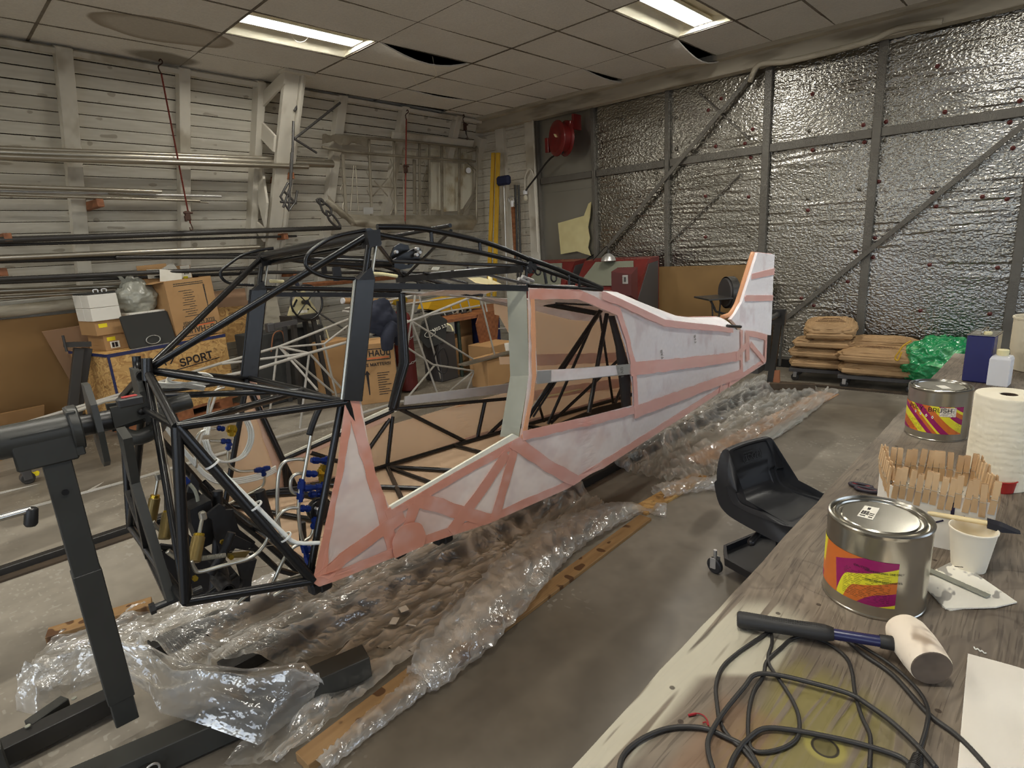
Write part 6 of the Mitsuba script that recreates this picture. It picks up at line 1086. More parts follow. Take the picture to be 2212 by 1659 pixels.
# --- mallet
P('rubber_white', mikit.proc(lambda p, n, uv: mix(S(230, 216, 196), S(160, 140, 118), smoothstep(.52, .72, fbm(p.x * 26, p.y * 26, p.z * 26, 3)))), .75)
P('rubber_face', mikit.proc(lambda p, n, uv: mix(S(112, 98, 84), S(78, 68, 60), fbm(p.x * 40, p.y * 40, p.z * 40, 3))), .85)
P('grip_rubber', S(40, 39, 38), .6)
P('handle_blue', S(30, 34, 78), .3, coat=.4)
km = thing('mallet', 'white rubber mallet with a black grip lying on the bench in front of the can', 'mallet')
hA, hB = V(1.208, .070, .9385), V(1.112, .016, .9385); ax = nrm(hB - hA)
obj('head', lathe([(0, 0), (.027, 0), (.0325, .004), (.0365, .018), (.038, .05), (.037, .08), (.0345, np.linalg.norm(hB - hA) - .002), (.033, np.linalg.norm(hB - hA))], 40, hA, ax), 'rubber_white', km, 40)
obj('struck_face', cyl(hB - ax * .002, hB + ax * .0015, .0332, 40, .001), 'rubber_face', km, 40)
hc_ = (hA + hB) / 2; he = V(1.08, .345, .918); hdir = nrm(he - hc_)
obj('shaft', tube([hc_ + hdir * .03, hc_ + hdir * .16], .0105, 14), 'handle_blue', km, True); obj('ferrule', tube([hc_ + hdir * .036, hc_ + hdir * .058], [.0135, .0125], 14), 'grip_rubber', km, True)
Lh = np.linalg.norm(he - hc_)
obj('grip', tube([hc_ + hdir * a for a in (.135, .15, .17, .2, .25, Lh - .02, Lh - .004, Lh)], [.0125, .016, .0165, .0155, .016, .0172, .017, .014], 18), 'grip_rubber', km, True)
gx = nrm(np.cross(hdir, V(0, 0, 1))); gz = np.cross(gx, hdir)
dots = []
for i in range(34):
    for a in (-.25, .05, .35):
        dr_ = gz * math.cos(a) - gx * math.sin(a); c = hc_ + hdir * (.165 + i * .0042) + dr_ * .0158
        dots.append(cbox(c, (.0016, .0016, .0012), 0, frame(dr_)))
obj('grip_holes', cat(dots), 'black_satin', km)
# --- power cord
P('cord_black', S(44, 42, 40), .45)
kc = thing('power_cord', 'long black power cord lying in loops on the near end of the bench', 'cord')
RUNS = [([(1.165,0.162,0.905),(1.13,0.121,0.905),(1.1,0.07,0.905),(1.034,0.012,0.905),(1.006,-0.031,0.905),(0.964,-0.068,0.905),(0.931,-0.087,0.905)], .0042), ([(1.163,0.164,0.908),(1.145,0.118,0.908),(1.121,0.072,0.908),(1.082,0.032,0.908),(1.043,0.013,0.908),(0.992,0.011,0.908),(0.936,0.015,0.908),(0.916,0.017,0.908)], .0032),
 ([(0.912,-0.008,0.912),(0.939,0.016,0.912),(0.969,0.054,0.912),(0.989,0.094,0.912),(0.997,0.121,0.912),(0.988,0.174,0.912),(0.971,0.235,0.912),(0.948,0.267,0.912),(0.907,0.273,0.912),(0.828,0.282,0.912),(0.771,0.283,0.912),(0.74,0.274,0.912),(0.711,0.254,0.912)], .0042), ([(0.901,0.023,0.907),(0.908,0.039,0.907),(0.901,0.08,0.907),(0.885,0.13,0.907),(0.862,0.185,0.907),(0.839,0.219,0.907),(0.799,0.234,0.907),(0.76,0.239,0.907),(0.729,0.237,0.907)], .0042),
 ([(1.114,0.288,0.904),(1.067,0.271,0.904),(1.022,0.265,0.904),(0.996,0.254,0.904),(0.966,0.226,0.904),(0.932,0.197,0.904),(0.899,0.179,0.904),(0.862,0.171,0.904),(0.831,0.179,0.904),(0.802,0.2,0.904),(0.791,0.22,0.904),(0.811,0.234,0.904),(0.865,0.251,0.904),(0.918,0.259,0.904),(0.965,0.257,0.904),(1.006,0.263,0.904),(1.061,0.252,0.904),(1.098,0.243,0.904),(1.122,0.223,0.904),(1.127,0.186,0.904),(1.105,0.148,0.904),(1.069,0.13,0.904),(1.016,0.116,0.904),(0.964,0.097,0.904),(0.936,0.082,0.904),(0.911,0.076,0.904),(0.862,0.07,0.904)], .0034),
 ([(1.1,0.284,0.904),(1.045,0.301,0.905),(0.991,0.317,0.904),(0.939,0.325,0.905),(0.89,0.318,0.904),(0.848,0.3,0.904),(0.814,0.282,0.904),(0.793,0.259,0.904),(0.781,0.231,0.904),(0.762,0.203,0.904)], .0036), ([(0.612,0.364,0.905),(0.635,0.375,0.905),(0.656,0.381,0.905),(0.681,0.379,0.905),(0.713,0.368,0.905),(0.747,0.348,0.905),(0.771,0.322,0.905),(0.786,0.294,0.905),(0.789,0.262,0.905),(0.787,0.228,0.905),(0.759,0.2,0.905)], .0042)]
for pts, r in RUNS: obj('run', tube(spline(pts, 7), r, 8), 'cord_black', kc, True)
pa, pb = V(*(0.923,0.015,0.909)), V(*(0.884,0.017,0.909)); pd = nrm(pb - pa)
obj('strain_relief', cat([tube([pa + pd * a, pa + pd * (a + .0022)], .0075 + .0004 * i, 12) for i, a in enumerate(np.arange(0, .03, .004))]), 'cord_black', kc)
obj('plug', tube([pa + pd * .03, pa + pd * .06], .011, 12), 'cord_black', kc)
# --- loose paper, wire bits
P('sheet_paper', mikit.proc(lambda p, n, uv: mix(S(232, 226, 214), S(212, 204, 190), fbm(p.x * 7, p.y * 7, 1.0, 3))), .6)
sh = [(1.246,-0.033,0.9),(1.253,-0.141,0.9),(0.96,-0.131,0.9),(0.887,-0.033,0.9)]
single('paper_sheet', sheet(grid(lambda u, v: lerp2(sh, u, v) + V(0, 0, .0025 + .002 * (1 + math.sin(u * 4 + v * 3)) * u), 8, 8), .0008), 'sheet_paper', 'large sheet of white paper at the lower right corner of the bench', 'paper', smooth=True)
single('wire_twist', tube(spline([V(*p) + V(0, 0, .001 * (-1) ** i) for i, p in enumerate([(1.274,-0.041,0.902),(1.27,-0.044,0.902),(1.272,-0.047,0.902),(1.268,-0.051,0.902),(1.27,-0.053,0.902),(1.267,-0.057,0.902),(1.267,-0.06,0.902)])], 3), .0012, 5), 'white_tube', 'short twist of white wire on the bench above the paper sheet', 'wire')
single('wire_scrap', cat([tube(spline([(0.798,0.331,0.903),(0.809,0.322,0.903),(0.812,0.311,0.903),(0.806,0.301,0.903),(0.796,0.295,0.903),(0.801,0.301,0.903),(0.796,0.305,0.903)], 4), .0011, 5), tube([(0.797,0.331,0.903),(0.808,0.322,0.903)], .0022, 6)]), 'red_grip', 'scrap of thin wire with a red sleeve near the bench edge', 'wire')
P('red_lid', S(160, 40, 36), .4)
single('red_lid', lathe([(0, 0), (.036, 0), (.038, .004), (.041, .035), (.044, .037), (.041, .039), (.036, .006), (0, .005)], 28, V(*(2.15,-0.069,0.935)) * V(1, 1, 0) + V(0, 0, .9005)), 'red_lid', 'small red tub half hidden behind the clothes-peg box', 'tub', smooth=40)
P('blue_tape', S(40, 96, 140), .5)
# --- mechanic's stool
P('seat_black', S(40, 41, 44), .42, spec=.5); P('tray_black', S(30, 30, 32), .35)
ks = thing('rolling_stool', 'low black rolling mechanic stool with a moulded seat and tool tray by the bench', 'stool')
SC = V(2.74, .68, 0); fx, sx = nrm((-.37, -.93, 0)), nrm((.93, -.37, 0))
path = spline([V(a, 0, z) for a, z in ((.205, .345), (.222, .375), (.215, .415), (.19, .43), (.1, .424), (0, .418), (-.09, .42), (-.135, .437), (-.165, .49), (-.19, .565), (-.212, .64), (-.226, .662), (-.25, .658), (-.262, .63), (-.25, .51), (-.222, .41), (-.18, .365), (-.1, .345), (.1, .335))], 6, True)
NPA = len(path); cen = path.mean(0)
tp = np.gradient(path, axis=0); pn = np.column_stack([tp[:, 2], 0 * tp[:, 0], -tp[:, 0]]); pn /= np.linalg.norm(pn, axis=1, keepdims=True) + 1e-9
if (pn[30] @ V(0, 0, 1)) < 0: pn = -pn
def seat_pt(i, v):
    q = path[i].copy(); a = abs(v)
    W = .205 - .05 * max(0, (q[2] - .5) / .16) ** 2 - .03 * max(0, (q[0] - .12) / .1) ** 2
    rim = 14 <= i <= 64; inn_ = 22 <= i <= 61 and a < .76
    q = q + pn[i] * (-.009 if inn_ else 0)
    if 44 <= i <= 52 and a < .6: q = q - pn[i] * .006
    k = 1 if a < .9 else math.sqrt(max(0, 1 - ((a - .9) / .1) ** 2)) * .35 + .65
    sk_ = path[[*range(NPA)]].mean(0); q = q if a < .9 else q + (V(q[0] * .96, 0, .0) + V(0, 0, q[2] - .012) - q) * (1 - k)
    if q[2] > .5: q = q + V(.02 * v * v, 0, 0)
    return SC + fx * q[0] + sx * (v * W) + V(0, 0, q[2])
vs_ = [-1, -.985, -.95, -.9, -.85, -.79, -.765, -.755, -.6, -.58, -.4, -.2, 0, .2, .4, .58, .6, .755, .765, .79, .85, .9, .95, .985, 1]
sv = np.array([[seat_pt(i, v) for v in vs_] for i in range(NPA)]); nv = len(vs_); sf = []
for i in range(NPA):
    for j in range(nv - 1):
        a, b = i * nv + j, ((i + 1) % NPA) * nv + j; sf += [[a, b + 1, b], [a, a + 1, b + 1]]
sv = sv.reshape(-1, 3)
for j, flip in ((0, 0), (nv - 1, 1)):
    c = len(sv); sv = np.vstack([sv, sv[[i * nv + j for i in range(NPA)]].mean(0)])
    for i in range(NPA):
        a, b = i * nv + j, ((i + 1) % NPA) * nv + j; sf.append([c, b, a] if flip else [c, a, b])
obj('seat', trimesh.Trimesh(sv, sf, process=False), 'seat_black', ks, 35)
bkn = nrm(fx * .95 + V(0, 0, .3)); bx_ = -sx; by_ = nrm(np.cross(bkn, bx_)); by_ = by_ if by_[2] > 0 else -by_
bx_ = np.cross(by_, bkn)
obj('lettering', text('ICON', .03, .003, np.column_stack([bx_, by_, bkn]), SC + fx * -.1875 + V(0, 0, .60), True), 'tray_black', ks)
fr_ = Polygon([(-.062, -.026), (.062, -.026), (.07, 0), (.062, .026), (-.062, .026), (-.07, 0)])
obj('badge_outline', prism(fr_.difference(fr_.buffer(-.003)), .002, np.column_stack([bx_, by_, bkn]), SC + fx * -.188 + V(0, 0, .60)), 'tray_black', ks)
obj('post', cat([cyl(SC + V(0, 0, .12), SC + V(0, 0, .25), .024, 20), cyl(SC + V(0, 0, .25), SC + V(0, 0, .345), .016, 20)]), 'tray_black', ks, 40)
obj('seat_plate', cbox(SC + V(0, 0, .335), (.2, .18, .012), .003, np.column_stack([fx, sx, V(0, 0, 1)])), 'tray_black', ks)
l0, l1, l2 = SC + V(-.06, .0, .33), V(*(2.633,0.738,0.31)), V(*(2.526,0.758,0.28))
obj('lever', tube([l0, l1, l2], [.005, .005, .005], 8), 'tray_black', ks, True); obj('lever_grip', tube([l1 + (l2 - l1) * .15, l1 + (l2 - l1) * .4, l2, l2 + (l2 - l1) * .1], [.009, .014, .019, .012], 12), 'tray_black', ks, True)
RT = np.column_stack([sx, -fx, V(0, 0, 1)])
oct_ = [(-.23, -.14), (-.14, -.23), (.14, -.23), (.23, -.14), (.23, .14), (.14, .23), (-.14, .23), (-.23, .14)]
pg = Polygon(oct_)
obj('tray', prism(pg, .008, RT, SC + V(0, 0, .085)), 'tray_black', ks)
obj('tray_rim', prism(pg.difference(pg.buffer(-.014)), .035, RT, SC + V(0, 0, .09)), 'tray_black', ks)
obj('tray_divider', prism(LineString(spline([V(-.19, -.06, 0), V(-.08, -.05, 0), V(-.04, -.08, 0), V(-.03, -.19, 0)], 5)[:, :2]).buffer(.006), .03, RT, SC + V(0, 0, .09)), 'tray_black', ks)
for a, b in ((-.215, -.215), (.215, -.215), (.215, .215), (-.215, .215)):
    c = SC + RT @ V(a, b, 0)
    cw = obj('caster', cyl(c + V(-.014, .004, .043), c + V(.014, -.004, .043), .0425, 20, .006), 'seat_black', ks, 40)
    obj('fork', cat([cbox(c + V(-.017, .005, .06), (.003, .03, .06), .001), cbox(c + V(.017, -.005, .06), (.003, .03, .06), .001), cyl(c + V(0, 0, .085), c + V(0, 0, .13), .009, 12)]), 'alclad', cw)
for i in range(5):
    c = SC + RT @ V(-.12 + .012 * i, -.1 - .006 * i, .097 + .004 * i); d = RT @ V(math.cos(.6 + .4 * i), math.sin(.6 + .4 * i), 0)
    single('peg_stick', rod(c - d * .035, c + d * .035, .0035, 6), 'peg_wood', 'small wooden stick lying in the tray of the rolling stool', 'stick', 'sticks in the stool tray')
# ---------------------------------------------------------------- the clutter behind the fuselage
P('card', mikit.proc(lambda p, n, uv: mix(S(180, 142, 98), S(160, 122, 80), fbm(p.x * 3, p.y * 3, p.z * 4, 3))), .75); P('card_ink', S(66, 58, 50), .8); P('kraft', mikit.proc(lambda p, n, uv: mix(S(160, 126, 82), S(138, 104, 64), fbm(p.x * 1.5, p.y * 1.5, p.z * 2, 3))), .7)
P('kraft_edge', S(150, 112, 70), .8); P('yellow_label', S(236, 216, 40), .5); P('felt_black', S(48, 48, 46), .85); P('grey_bag', mikit.proc(lambda p, n, uv: mix(S(168, 168, 156), S(128, 128, 118), fbm(p.x * 11, p.y * 11, p.z * 11, 3))), .3, spec=.7)
P('primer_grey', mikit.proc(lambda p, n, uv: mix(S(176, 172, 164), S(150, 144, 132), noise(p.x * 5, p.y * 5, p.z * 5))), .5); P('navy_cloth', mikit.proc(lambda p, n, uv: mix(S(44, 48, 62), S(30, 32, 44), fbm(p.x * 12, p.y * 12, p.z * 12, 3))), .9); P('cyl_red', S(92, 32, 32), .4); P('machine_cream', mikit.proc(lambda p, n, uv: mix(S(204, 196, 152), S(166, 152, 112), fbm(p.x * 8, p.y * 8, p.z * 8, 3))), .5); P('case_yellow', S(196, 152, 32), .4); P('navy_ink', S(36, 40, 80), .6); P('uhaul_orange', S(206, 108, 66), .7)
VF = V(1.81, 6.79, 0); VA = nrm(V(math.cos(math.radians(8.2)), math.sin(math.radians(8.2)), 0)); VN = V(-VA[1], VA[0], 0); VR = np.column_stack([VA, VN, V(0, 0, 1)])
def vb(a0, b0, z0, a1, b1, z1, ch=.0): return xf(box((a0, b0, z0), (a1, b1, z1), ch), VR, VF)
# brown paper and boards against the foot of the wall
single('kraft_sheet', sheet(grid(lambda u, v: WL(-.6 + 2.6 * u, 2.62 + v * 1.36, .10 + .05 * v + .012 * math.sin(u * 9 + v * 4)), 16, 10), .008), 'kraft', 'wide sheet of brown kraft board leaning on the white wall behind the stand', 'board', smooth=True)
single('paper_roll', tube([WL(-.6, 2.54, .12), WL(1.98, 2.5, .12)], .06, 18), 'header_paint', 'long roll of dusty paper lying above the brown kraft board', 'paper roll', smooth=True)
single('plywood_sheet', plate([WL(1.37, 2.74, .22), WL(2.2, 2.70, .22), WL(2.3, 4.02, .25), WL(1.72, 4.0, .25)], .012), 'hardboard', 'thin plywood sheet leaning behind the black A-frame stand', 'board')
single('card_flat', plate([WL(-.6, 3.62, .3), WL(1.28, 3.62, .3), WL(1.22, 4.0, .34), WL(-.6, 4.0, .34)], .02), 'card', 'flattened cardboard with a dark taped edge on the floor by the wall', 'cardboard')
single('floor_box', box((-.5, 7.1, 0), (.72, 7.5, .26), .004), 'card', 'low cardboard box on the floor at the left edge of the picture', 'box')
st2 = thing('pipe_stand', 'black A-frame pipe stand beside the chipboard crate', 'stand')
for q in (((1.513,7.05,0.953), (1.383,7.05,0.509), .1), ((1.592,7.1,0.936), (1.433,7.1,0.466), .1)): 
    a, b = V(*q[0]), V(*q[1]); b = a + (b - a) * (a[2] / (a[2] - b[2])); obj('leg', bar(a, b, .085, .06, V(0, 1, 0), .004), 'tube_dark', st2)
obj('bar', bar(V(*(1.395,7.02,1.01)), V(*(1.614,7.02,0.981)), .05, .05), 'tube_dark', st2); obj('bar_end', cyl(V(*(1.397,6.98,1.026)) - V(0, 0, .08), V(*(1.397,6.98,1.026)) + V(0, 0, .08), .012, 8), 'tube_dark', st2)
# chipboard crate on a pallet
cr = thing('crate', 'large chipboard crate stencilled SPORT standing on a pallet beside the wall', 'crate')
obj('front', vb(-.14, 0, .13, 1.12, .02, .87, .002), 'osb', cr); obj('side', vb(-.14, .02, .13, -.12, .85, .87, .002), 'osb', cr); obj('lid', vb(-.15, 0, .85, 1.12, .86, .875, .002), 'osb', cr); obj('far_side', vb(1.10, .02, .13, 1.12, .85, .86), 'osb', cr)
obj('corner_paint', cat([vb(-.15, -.004, .845, 1.12, .0, .88), vb(-.15, -.003, .13, -.125, .0, .87), vb(-.155, 0, .85, -.15, .86, .88)]), 'navy_ink', cr)
obj('pallet', cat([vb(-.1 + .5 * i, .0, 0, .1 + .48 * i, .8, .1) for i in range(3)] + [vb(-.14, 0, .1, 1.14, .85, .13), vb(-.1, -.01, 0, 1.14, .08, .02)]), 'bracket_wood', cr)
CR = RR(VA, V(0, 0, 1))
def oncrate(a, z, o=.003): return VF + VA * a - VN * o + V(0, 0, z)
obj('stencil', text('SPORT', .085, .002, CR @ rotz(4), oncrate(.73, .66), True), 'ink_black', cr); obj('stencil', prism(LineString(spline([V(.09 * math.cos(a), .07 * math.sin(a), 0) for a in np.linspace(0, 5, 12)], 4)[:, :2]).buffer(.007), .002, CR, oncrate(.30, .66)), 'ink_black', cr)
obj('stencil', cat([bar(oncrate(.1, .55), oncrate(1.0, .62), .003, .008), bar(oncrate(.28, .62), oncrate(.33, .75), .003, .012), bar(oncrate(.4, .7), oncrate(.47, .78), .003, .014), bar(oncrate(.44, .66), oncrate(.5, .74), .003, .012)]), 'ink_black', cr)
# cartons on the crate
def carton(a0, b0, z0, w, d, h, lab, m='card', grp=None, yl=True, nm='carton'):
    k = thing(nm, lab, 'box', grp); obj('body', vb(a0, b0, z0, a0 + w, b0 + d, z0 + h, .003), m, k)
    if yl: obj('label', vb(a0 + .03, b0 - .002, z0 + h - .07, a0 + .11, b0, z0 + h - .03), 'yellow_label', k); obj('label', vb(a0 + w - .09, b0 - .002, z0 + .04, a0 + w - .005, b0, z0 + h - .01), 'paper_white', k)
    return k
Zc = .876
k = carton(-.02, .30, Zc, .34, .36, .17, 'brown carton with yellow and barcode labels at the bottom of the stack on the crate'); obj('barcode', cat([vb(.03, .297, Zc + .02, .12, .299, Zc + .09)]), 'paper_white', k); obj('barcode', cat([vb(.045, .2955, Zc + .03, .068, .297, Zc + .08), vb(.075, .2955, Zc + .03, .1, .297, Zc + .08)]), 'ink_black', k)
carton(-.08, .27, Zc + .17, .36, .36, .15, 'brown carton with a yellow label, upper of the two under the white boxes')
Z2 = Zc + .322
for i in range(2):
    for j in range(2): carton(-.10 + .0 * i, .24 + .17 * i, Z2 + .135 * j, .27, .165, .132, 'flat white box in the small stack on the brown cartons, ' + (('front lower', 'front upper'), ('back lower', 'back upper'))[i][j], 'box_white', 'white boxes stacked on the brown cartons', False, 'white_box')
bx = thing('black_tray', 'black tray with clear handles on top of the white boxes', 'tray'); obj('lid', vb(-.10, .25, Z2 + .268, .17, .56, Z2 + .283, .004), 'felt_black', bx); obj('handle', cat([tube(spline([VF + VR @ V(.03 + .08 * i, .4, Z2 + z) for z in (.28, .31)] + [VF + VR @ V(.07 + .08 * i, .4, Z2 + z) for z in (.31, .28)], 4), .006, 6) for i in range(2)]), 'white_plastic', bx)
for i in range(2): carton(.24 + .19 * i, .22, Zc, .185, .3, .36, ('white box behind the laptop sleeve, left one', 'white box behind the laptop sleeve, right one')[i], 'box_white', 'white boxes behind the laptop sleeve', False, 'white_box')
ls = thing('laptop_sleeve', 'black laptop sleeve leaning on the white boxes on the crate', 'sleeve')
sl = Polygon([(0, 0), (.44, 0), (.44, .31), (0, .31)]).buffer(.02).buffer(-.0)
obj('body', prism(sl, .025, RR(VA, nrm(VN * .22 + V(0, 0, 1))), VF + VR @ V(.14, .12, Zc + .02)), 'felt_black', ls)
single('wire_ring', cat([tube(spline([VF + VR @ V(.36 + .07 * math.cos(a) * (1 + .05 * j), .085 - .0 * j, Zc + .065 + .045 * math.sin(a)) for a in np.linspace(0, 2 * np.pi, 17)[:-1]], 2, True), .004, 6, closed=True) for j in range(2)]), 'alclad', 'small coil of white wire in front of the laptop sleeve', 'wire coil', smooth=True)
single('angle_strip', vb(.1, .02, Zc, .62, .06, Zc + .008), 'alclad', 'grey metal strip along the front edge of the crate lid', 'strip')
kb = thing('carrier_bag', 'full grey plastic carrier bag with knotted handles behind the laptop sleeve', 'bag')
m0 = trimesh.creation.icosphere(4); v = np.array(m0.vertices); n_ = meshkit.fbm(v * 2.4 + 1, 4); q = v * V(.19, .15, .19) * (.8 + .5 * n_ + .1 * (1 - np.abs(2 * meshkit.noise(v * 5) - 1)) ** 4)[:, None]
q[:, :2] *= (1 - .45 * np.clip(v[:, 2:] - .1, 0, 1)); obj('body', xf(trimesh.Trimesh(q, m0.faces, process=False), VR, VF + VR @ V(.42, .38, Zc + .53)), 'grey_bag', kb, True)
for s in (0, 1): obj('handle', hull([VF + VR @ V(x, .36, Zc + z) for x, z in (((.26, .78), (.32, .74), (.40, .62), (.34, .62)), ((.28, .72), (.36, .72), (.48, .6), (.4, .6)))[s]] + [VF + VR @ V(x, .39, Zc + z) for x, z in (((.27, .77), (.38, .62)), ((.3, .71), (.46, .6)))[s]]), 'grey_bag', kb)
# tall moving box, upside-down print
ub = thing('moving_box', 'tall open cardboard moving box with upside-down print, full of papers, on the crate', 'box')
ZU = .88
T_ = trimesh.transformations.rotation_matrix(math.radians(-2), (0, 1, 0))[:3, :3]
UR = VR @ T_; U0 = VF + VR @ V(.62, .10, ZU)
def ubx(a0, b0, z0, a1, b1, z1): return xf(box((a0, b0, z0), (a1, b1, z1), .002), UR, U0)
obj('front', ubx(0, 0, 0, .54, .008, .66), 'card', ub); obj('side', ubx(0, .008, 0, .008, .5, .66), 'card', ub); obj('side', ubx(.532, .008, 0, .54, .5, .66), 'card', ub); obj('back', ubx(0, .49, 0, .54, .5, .66), 'card', ub); obj('base', ubx(0, 0, -.004, .54, .5, .004), 'card', ub)
obj('flap', hull([U0 + UR @ V(a, b, z) for a, b, z in ((.0, .5, .66), (.36, .5, .66), (.03, .56, .84), (.36, .56, .84))] + [U0 + UR @ V(a, b + .006, z) for a, b, z in ((.0, .5, .66), (.36, .5, .66), (.03, .56, .84), (.36, .56, .84))]), 'card', ub)
obj('flap', hull([U0 + UR @ V(a, b, z) for a, b, z in ((.0, .0, .66), (-.01, .5, .66), (-.1, .05, .64), (-.1, .45, .64), (0, .0, .655), (-.01, .5, .655))]), 'card', ub)
UF = np.column_stack([-UR[:, 0], -UR[:, 2], -UR[:, 1] * 1.0]); UF[:, 2] = np.cross(UF[:, 0], UF[:, 1])
def uq(a, z): return U0 + UR @ V(a, -.0015, z)
obj('print', text('SIZE MATTERS!', .036, .0015, UF, uq(.29, .17), True), 'card_ink', ub); obj('print', text('U-HAUL', .06, .0015, UF, uq(.29, .085), True), 'card_ink', ub)
lg = Polygon([(-.19, -.05), (.19, -.05), (.19, .05), (-.19, .05)]).buffer(.012)
obj('print', prism(lg.difference(lg.buffer(-.008)), .0015, UF, uq(.29, .085)), 'card_ink', ub); obj('print', prism(Polygon([(-.17, -.05), (.17, -.05), (.17, -.035), (-.17, -.035)]), .0012, UF, uq(.29, .086)), 'uhaul_orange', ub)
obj('print', prism(Polygon([(-.008, -.16), (.008, -.16), (.004, .14), (-.004, .14)]), .0015, UF, uq(.43, .42)), 'card_ink', ub)
obj('print', cat([prism(Polygon([(0, 0), (w, 0), (w, .006), (0, .006)]), .0015, UF, uq(.30 - .02 * (i % 2), .25 + .026 * i)) for i, w in enumerate((.16, .1, .14, .15, .08, .13, .15, .1, .14, .1, .12, .15))] + [prism(Polygon([(0, 0), (.34, 0), (.34, .008), (0, .008)]), .0015, UF, uq(.43, .60 + .02 * i)) for i in range(2)]), 'card_ink', ub)
for i, (a, b, z, rz_, s) in enumerate(((.14, .1, .68, 12, (.24, .004, .18)), (.2, .2, .72, -24, (.2, .004, .2)), (.1, .3, .74, 4, (.2, .012, .1)))): obj('paper', xf(box(-np.array(s) / 2, np.array(s) / 2), UR @ trimesh.transformations.rotation_matrix(math.radians(rz_), (0, 1, 0))[:3, :3], U0 + UR @ V(a, b, z)), 'paper_white', ub)
k = thing('small_carton', 'small carton with a white barcode label standing in the open moving box', 'box'); obj('body', xf(box((.26, .2, .5), (.44, .4, .80), .003), UR, U0), 'card', k); obj('label', xf(box((.32, .197, .66), (.43, .2, .80)), UR, U0), 'paper_white', k); obj('barcode', cat([xf(box((.35 + .012 * i, .1955, .70), (.356 + .012 * i, .197, .73)), UR, U0) for i in range(5)]), 'ink_black', k); obj('tab', xf(box((.33, .19, .655), (.38, .197, .68)), UR, U0), 'yellow_label', k)
# second chipboard panel and leaning boards behind the pillar
single('chipboard_panel', plate([V(*p) for p in [(3.116,7.6,1.146),(3.556,7.6,1.122),(3.439,7.6,0.674),(3.079,7.6,0.693)]], .03, (0, -1, 0)), 'osb', 'chipboard panel standing behind the tall moving box', 'board'); single('plywood_offcut', plate([V(*p) for p in [(3.088,7.75,1.341),(3.726,7.75,1.349),(3.683,7.75,1.103),(3.134,7.75,1.122)]], .02, (0, -1, 0)), 'hardboard', 'pale plywood edge showing above the chipboard panel', 'board')
single('grey_panel', plate([V(*p) for p in [(3.791,7.5,1.219),(3.91,7.5,1.256),(3.929,7.5,0.855),(3.677,7.5,0.86)]], .02, (0, -1, 0)), 'header_paint', 'narrow grey board leaning beside the far pillar', 'board')
kf = thing('black_case', 'black flat case standing on the floor right of the crate', 'case'); obj('body', box((3.0, 6.5, .0), (3.95, 6.9, .86), .01), 'felt_black', kf); obj('strap', tube(spline([(3.195,6.45,0.648),(3.25,6.45,0.831),(3.326,6.45,0.874),(3.377,6.45,0.827),(3.365,6.45,0.616)], 4), .008, 6), 'bracket_wood', kf, True)
# machine with a hand wheel
kh = thing('tube_bender', 'cream tube notching machine with a large spoked black hand wheel on a stand', 'machine')
hc2 = V(*(3.586,6.2,1.186)); HR = .20
obj('hand_wheel', tube(spline([hc2 + V(HR * math.cos(a), -.02, HR * math.sin(a)) for a in np.linspace(0, 2 * np.pi, 25)[:-1]], 2, True), .012, 8, closed=True), 'black_gloss', kh, True)
for a in (.75, 2.3, 3.9, 5.4): obj('spoke', rod(hc2 + V(0, -.01, 0), hc2 + V(HR * math.cos(a), -.02, HR * math.sin(a)), .007, 6), 'black_satin', kh, True)
obj('hub', cyl(hc2 + V(0, -.03, 0), hc2 + V(0, .06, 0), .025, 14), 'black_satin', kh, 40)
obj('frame_plate', prism(Polygon([(p[0], p[2]) for p in [(3.391,6.3,1.051),(3.443,6.3,1.153),(3.562,6.3,1.301),(3.636,6.3,1.315),(3.689,6.3,1.189),(3.746,6.3,1.082),(3.737,6.3,1.027)]]), .05, RR(V(1, 0, 0), V(0, 0, 1)), V(0, 6.32, 0)), 'machine_cream', kh); obj('name_plate', plate([V(*p) for p in [(3.509,6.268,1.096),(3.629,6.268,1.092),(3.624,6.268,1.059),(3.504,6.268,1.064)]], .003, (0, -1, 0)), 'paper_white', kh)
obj('slot', cat([plate([V(*p) for p in [(3.447,6.266,1.153),(3.507,6.266,1.232),(3.523,6.266,1.219),(3.462,6.266,1.14)]], .004, (0, -1, 0)), plate([V(*p) for p in [(3.634,6.266,1.207),(3.647,6.266,1.211),(3.684,6.266,1.135),(3.67,6.266,1.125)]], .004, (0, -1, 0))]), 'black_satin', kh)
for p in [(3.574,6.262,1.29),(3.442,6.262,1.1),(3.638,6.262,1.096)]: obj('bolt', cyl(V(*p) + V(0, 0, 0), V(*p) + V(0, .02, 0), .012, 8), 'tube_dark', kh)
pb = V(*(3.557,6.3,0.984))
obj('stand', cat([box((pb[0] - .17, 6.2, pb[2] - .02), (pb[0] + .17, 6.5, pb[2] + .06), .004)] + [bar(pb + V(dx, dy, 0), V(pb[0] + dx * 1.5, 6.3 + dy * 1.2, 0), .05, .05) for dx in (-.14, .12) for dy in (-.05, .15)]), 'tube_dark', kh); obj('handle', tube(spline([(3.589,6.3,1.32),(3.558,6.3,1.42),(3.543,6.3,1.475),(3.494,6.3,1.458)], 4), .025, 8), 'navy_cloth', kh, True)
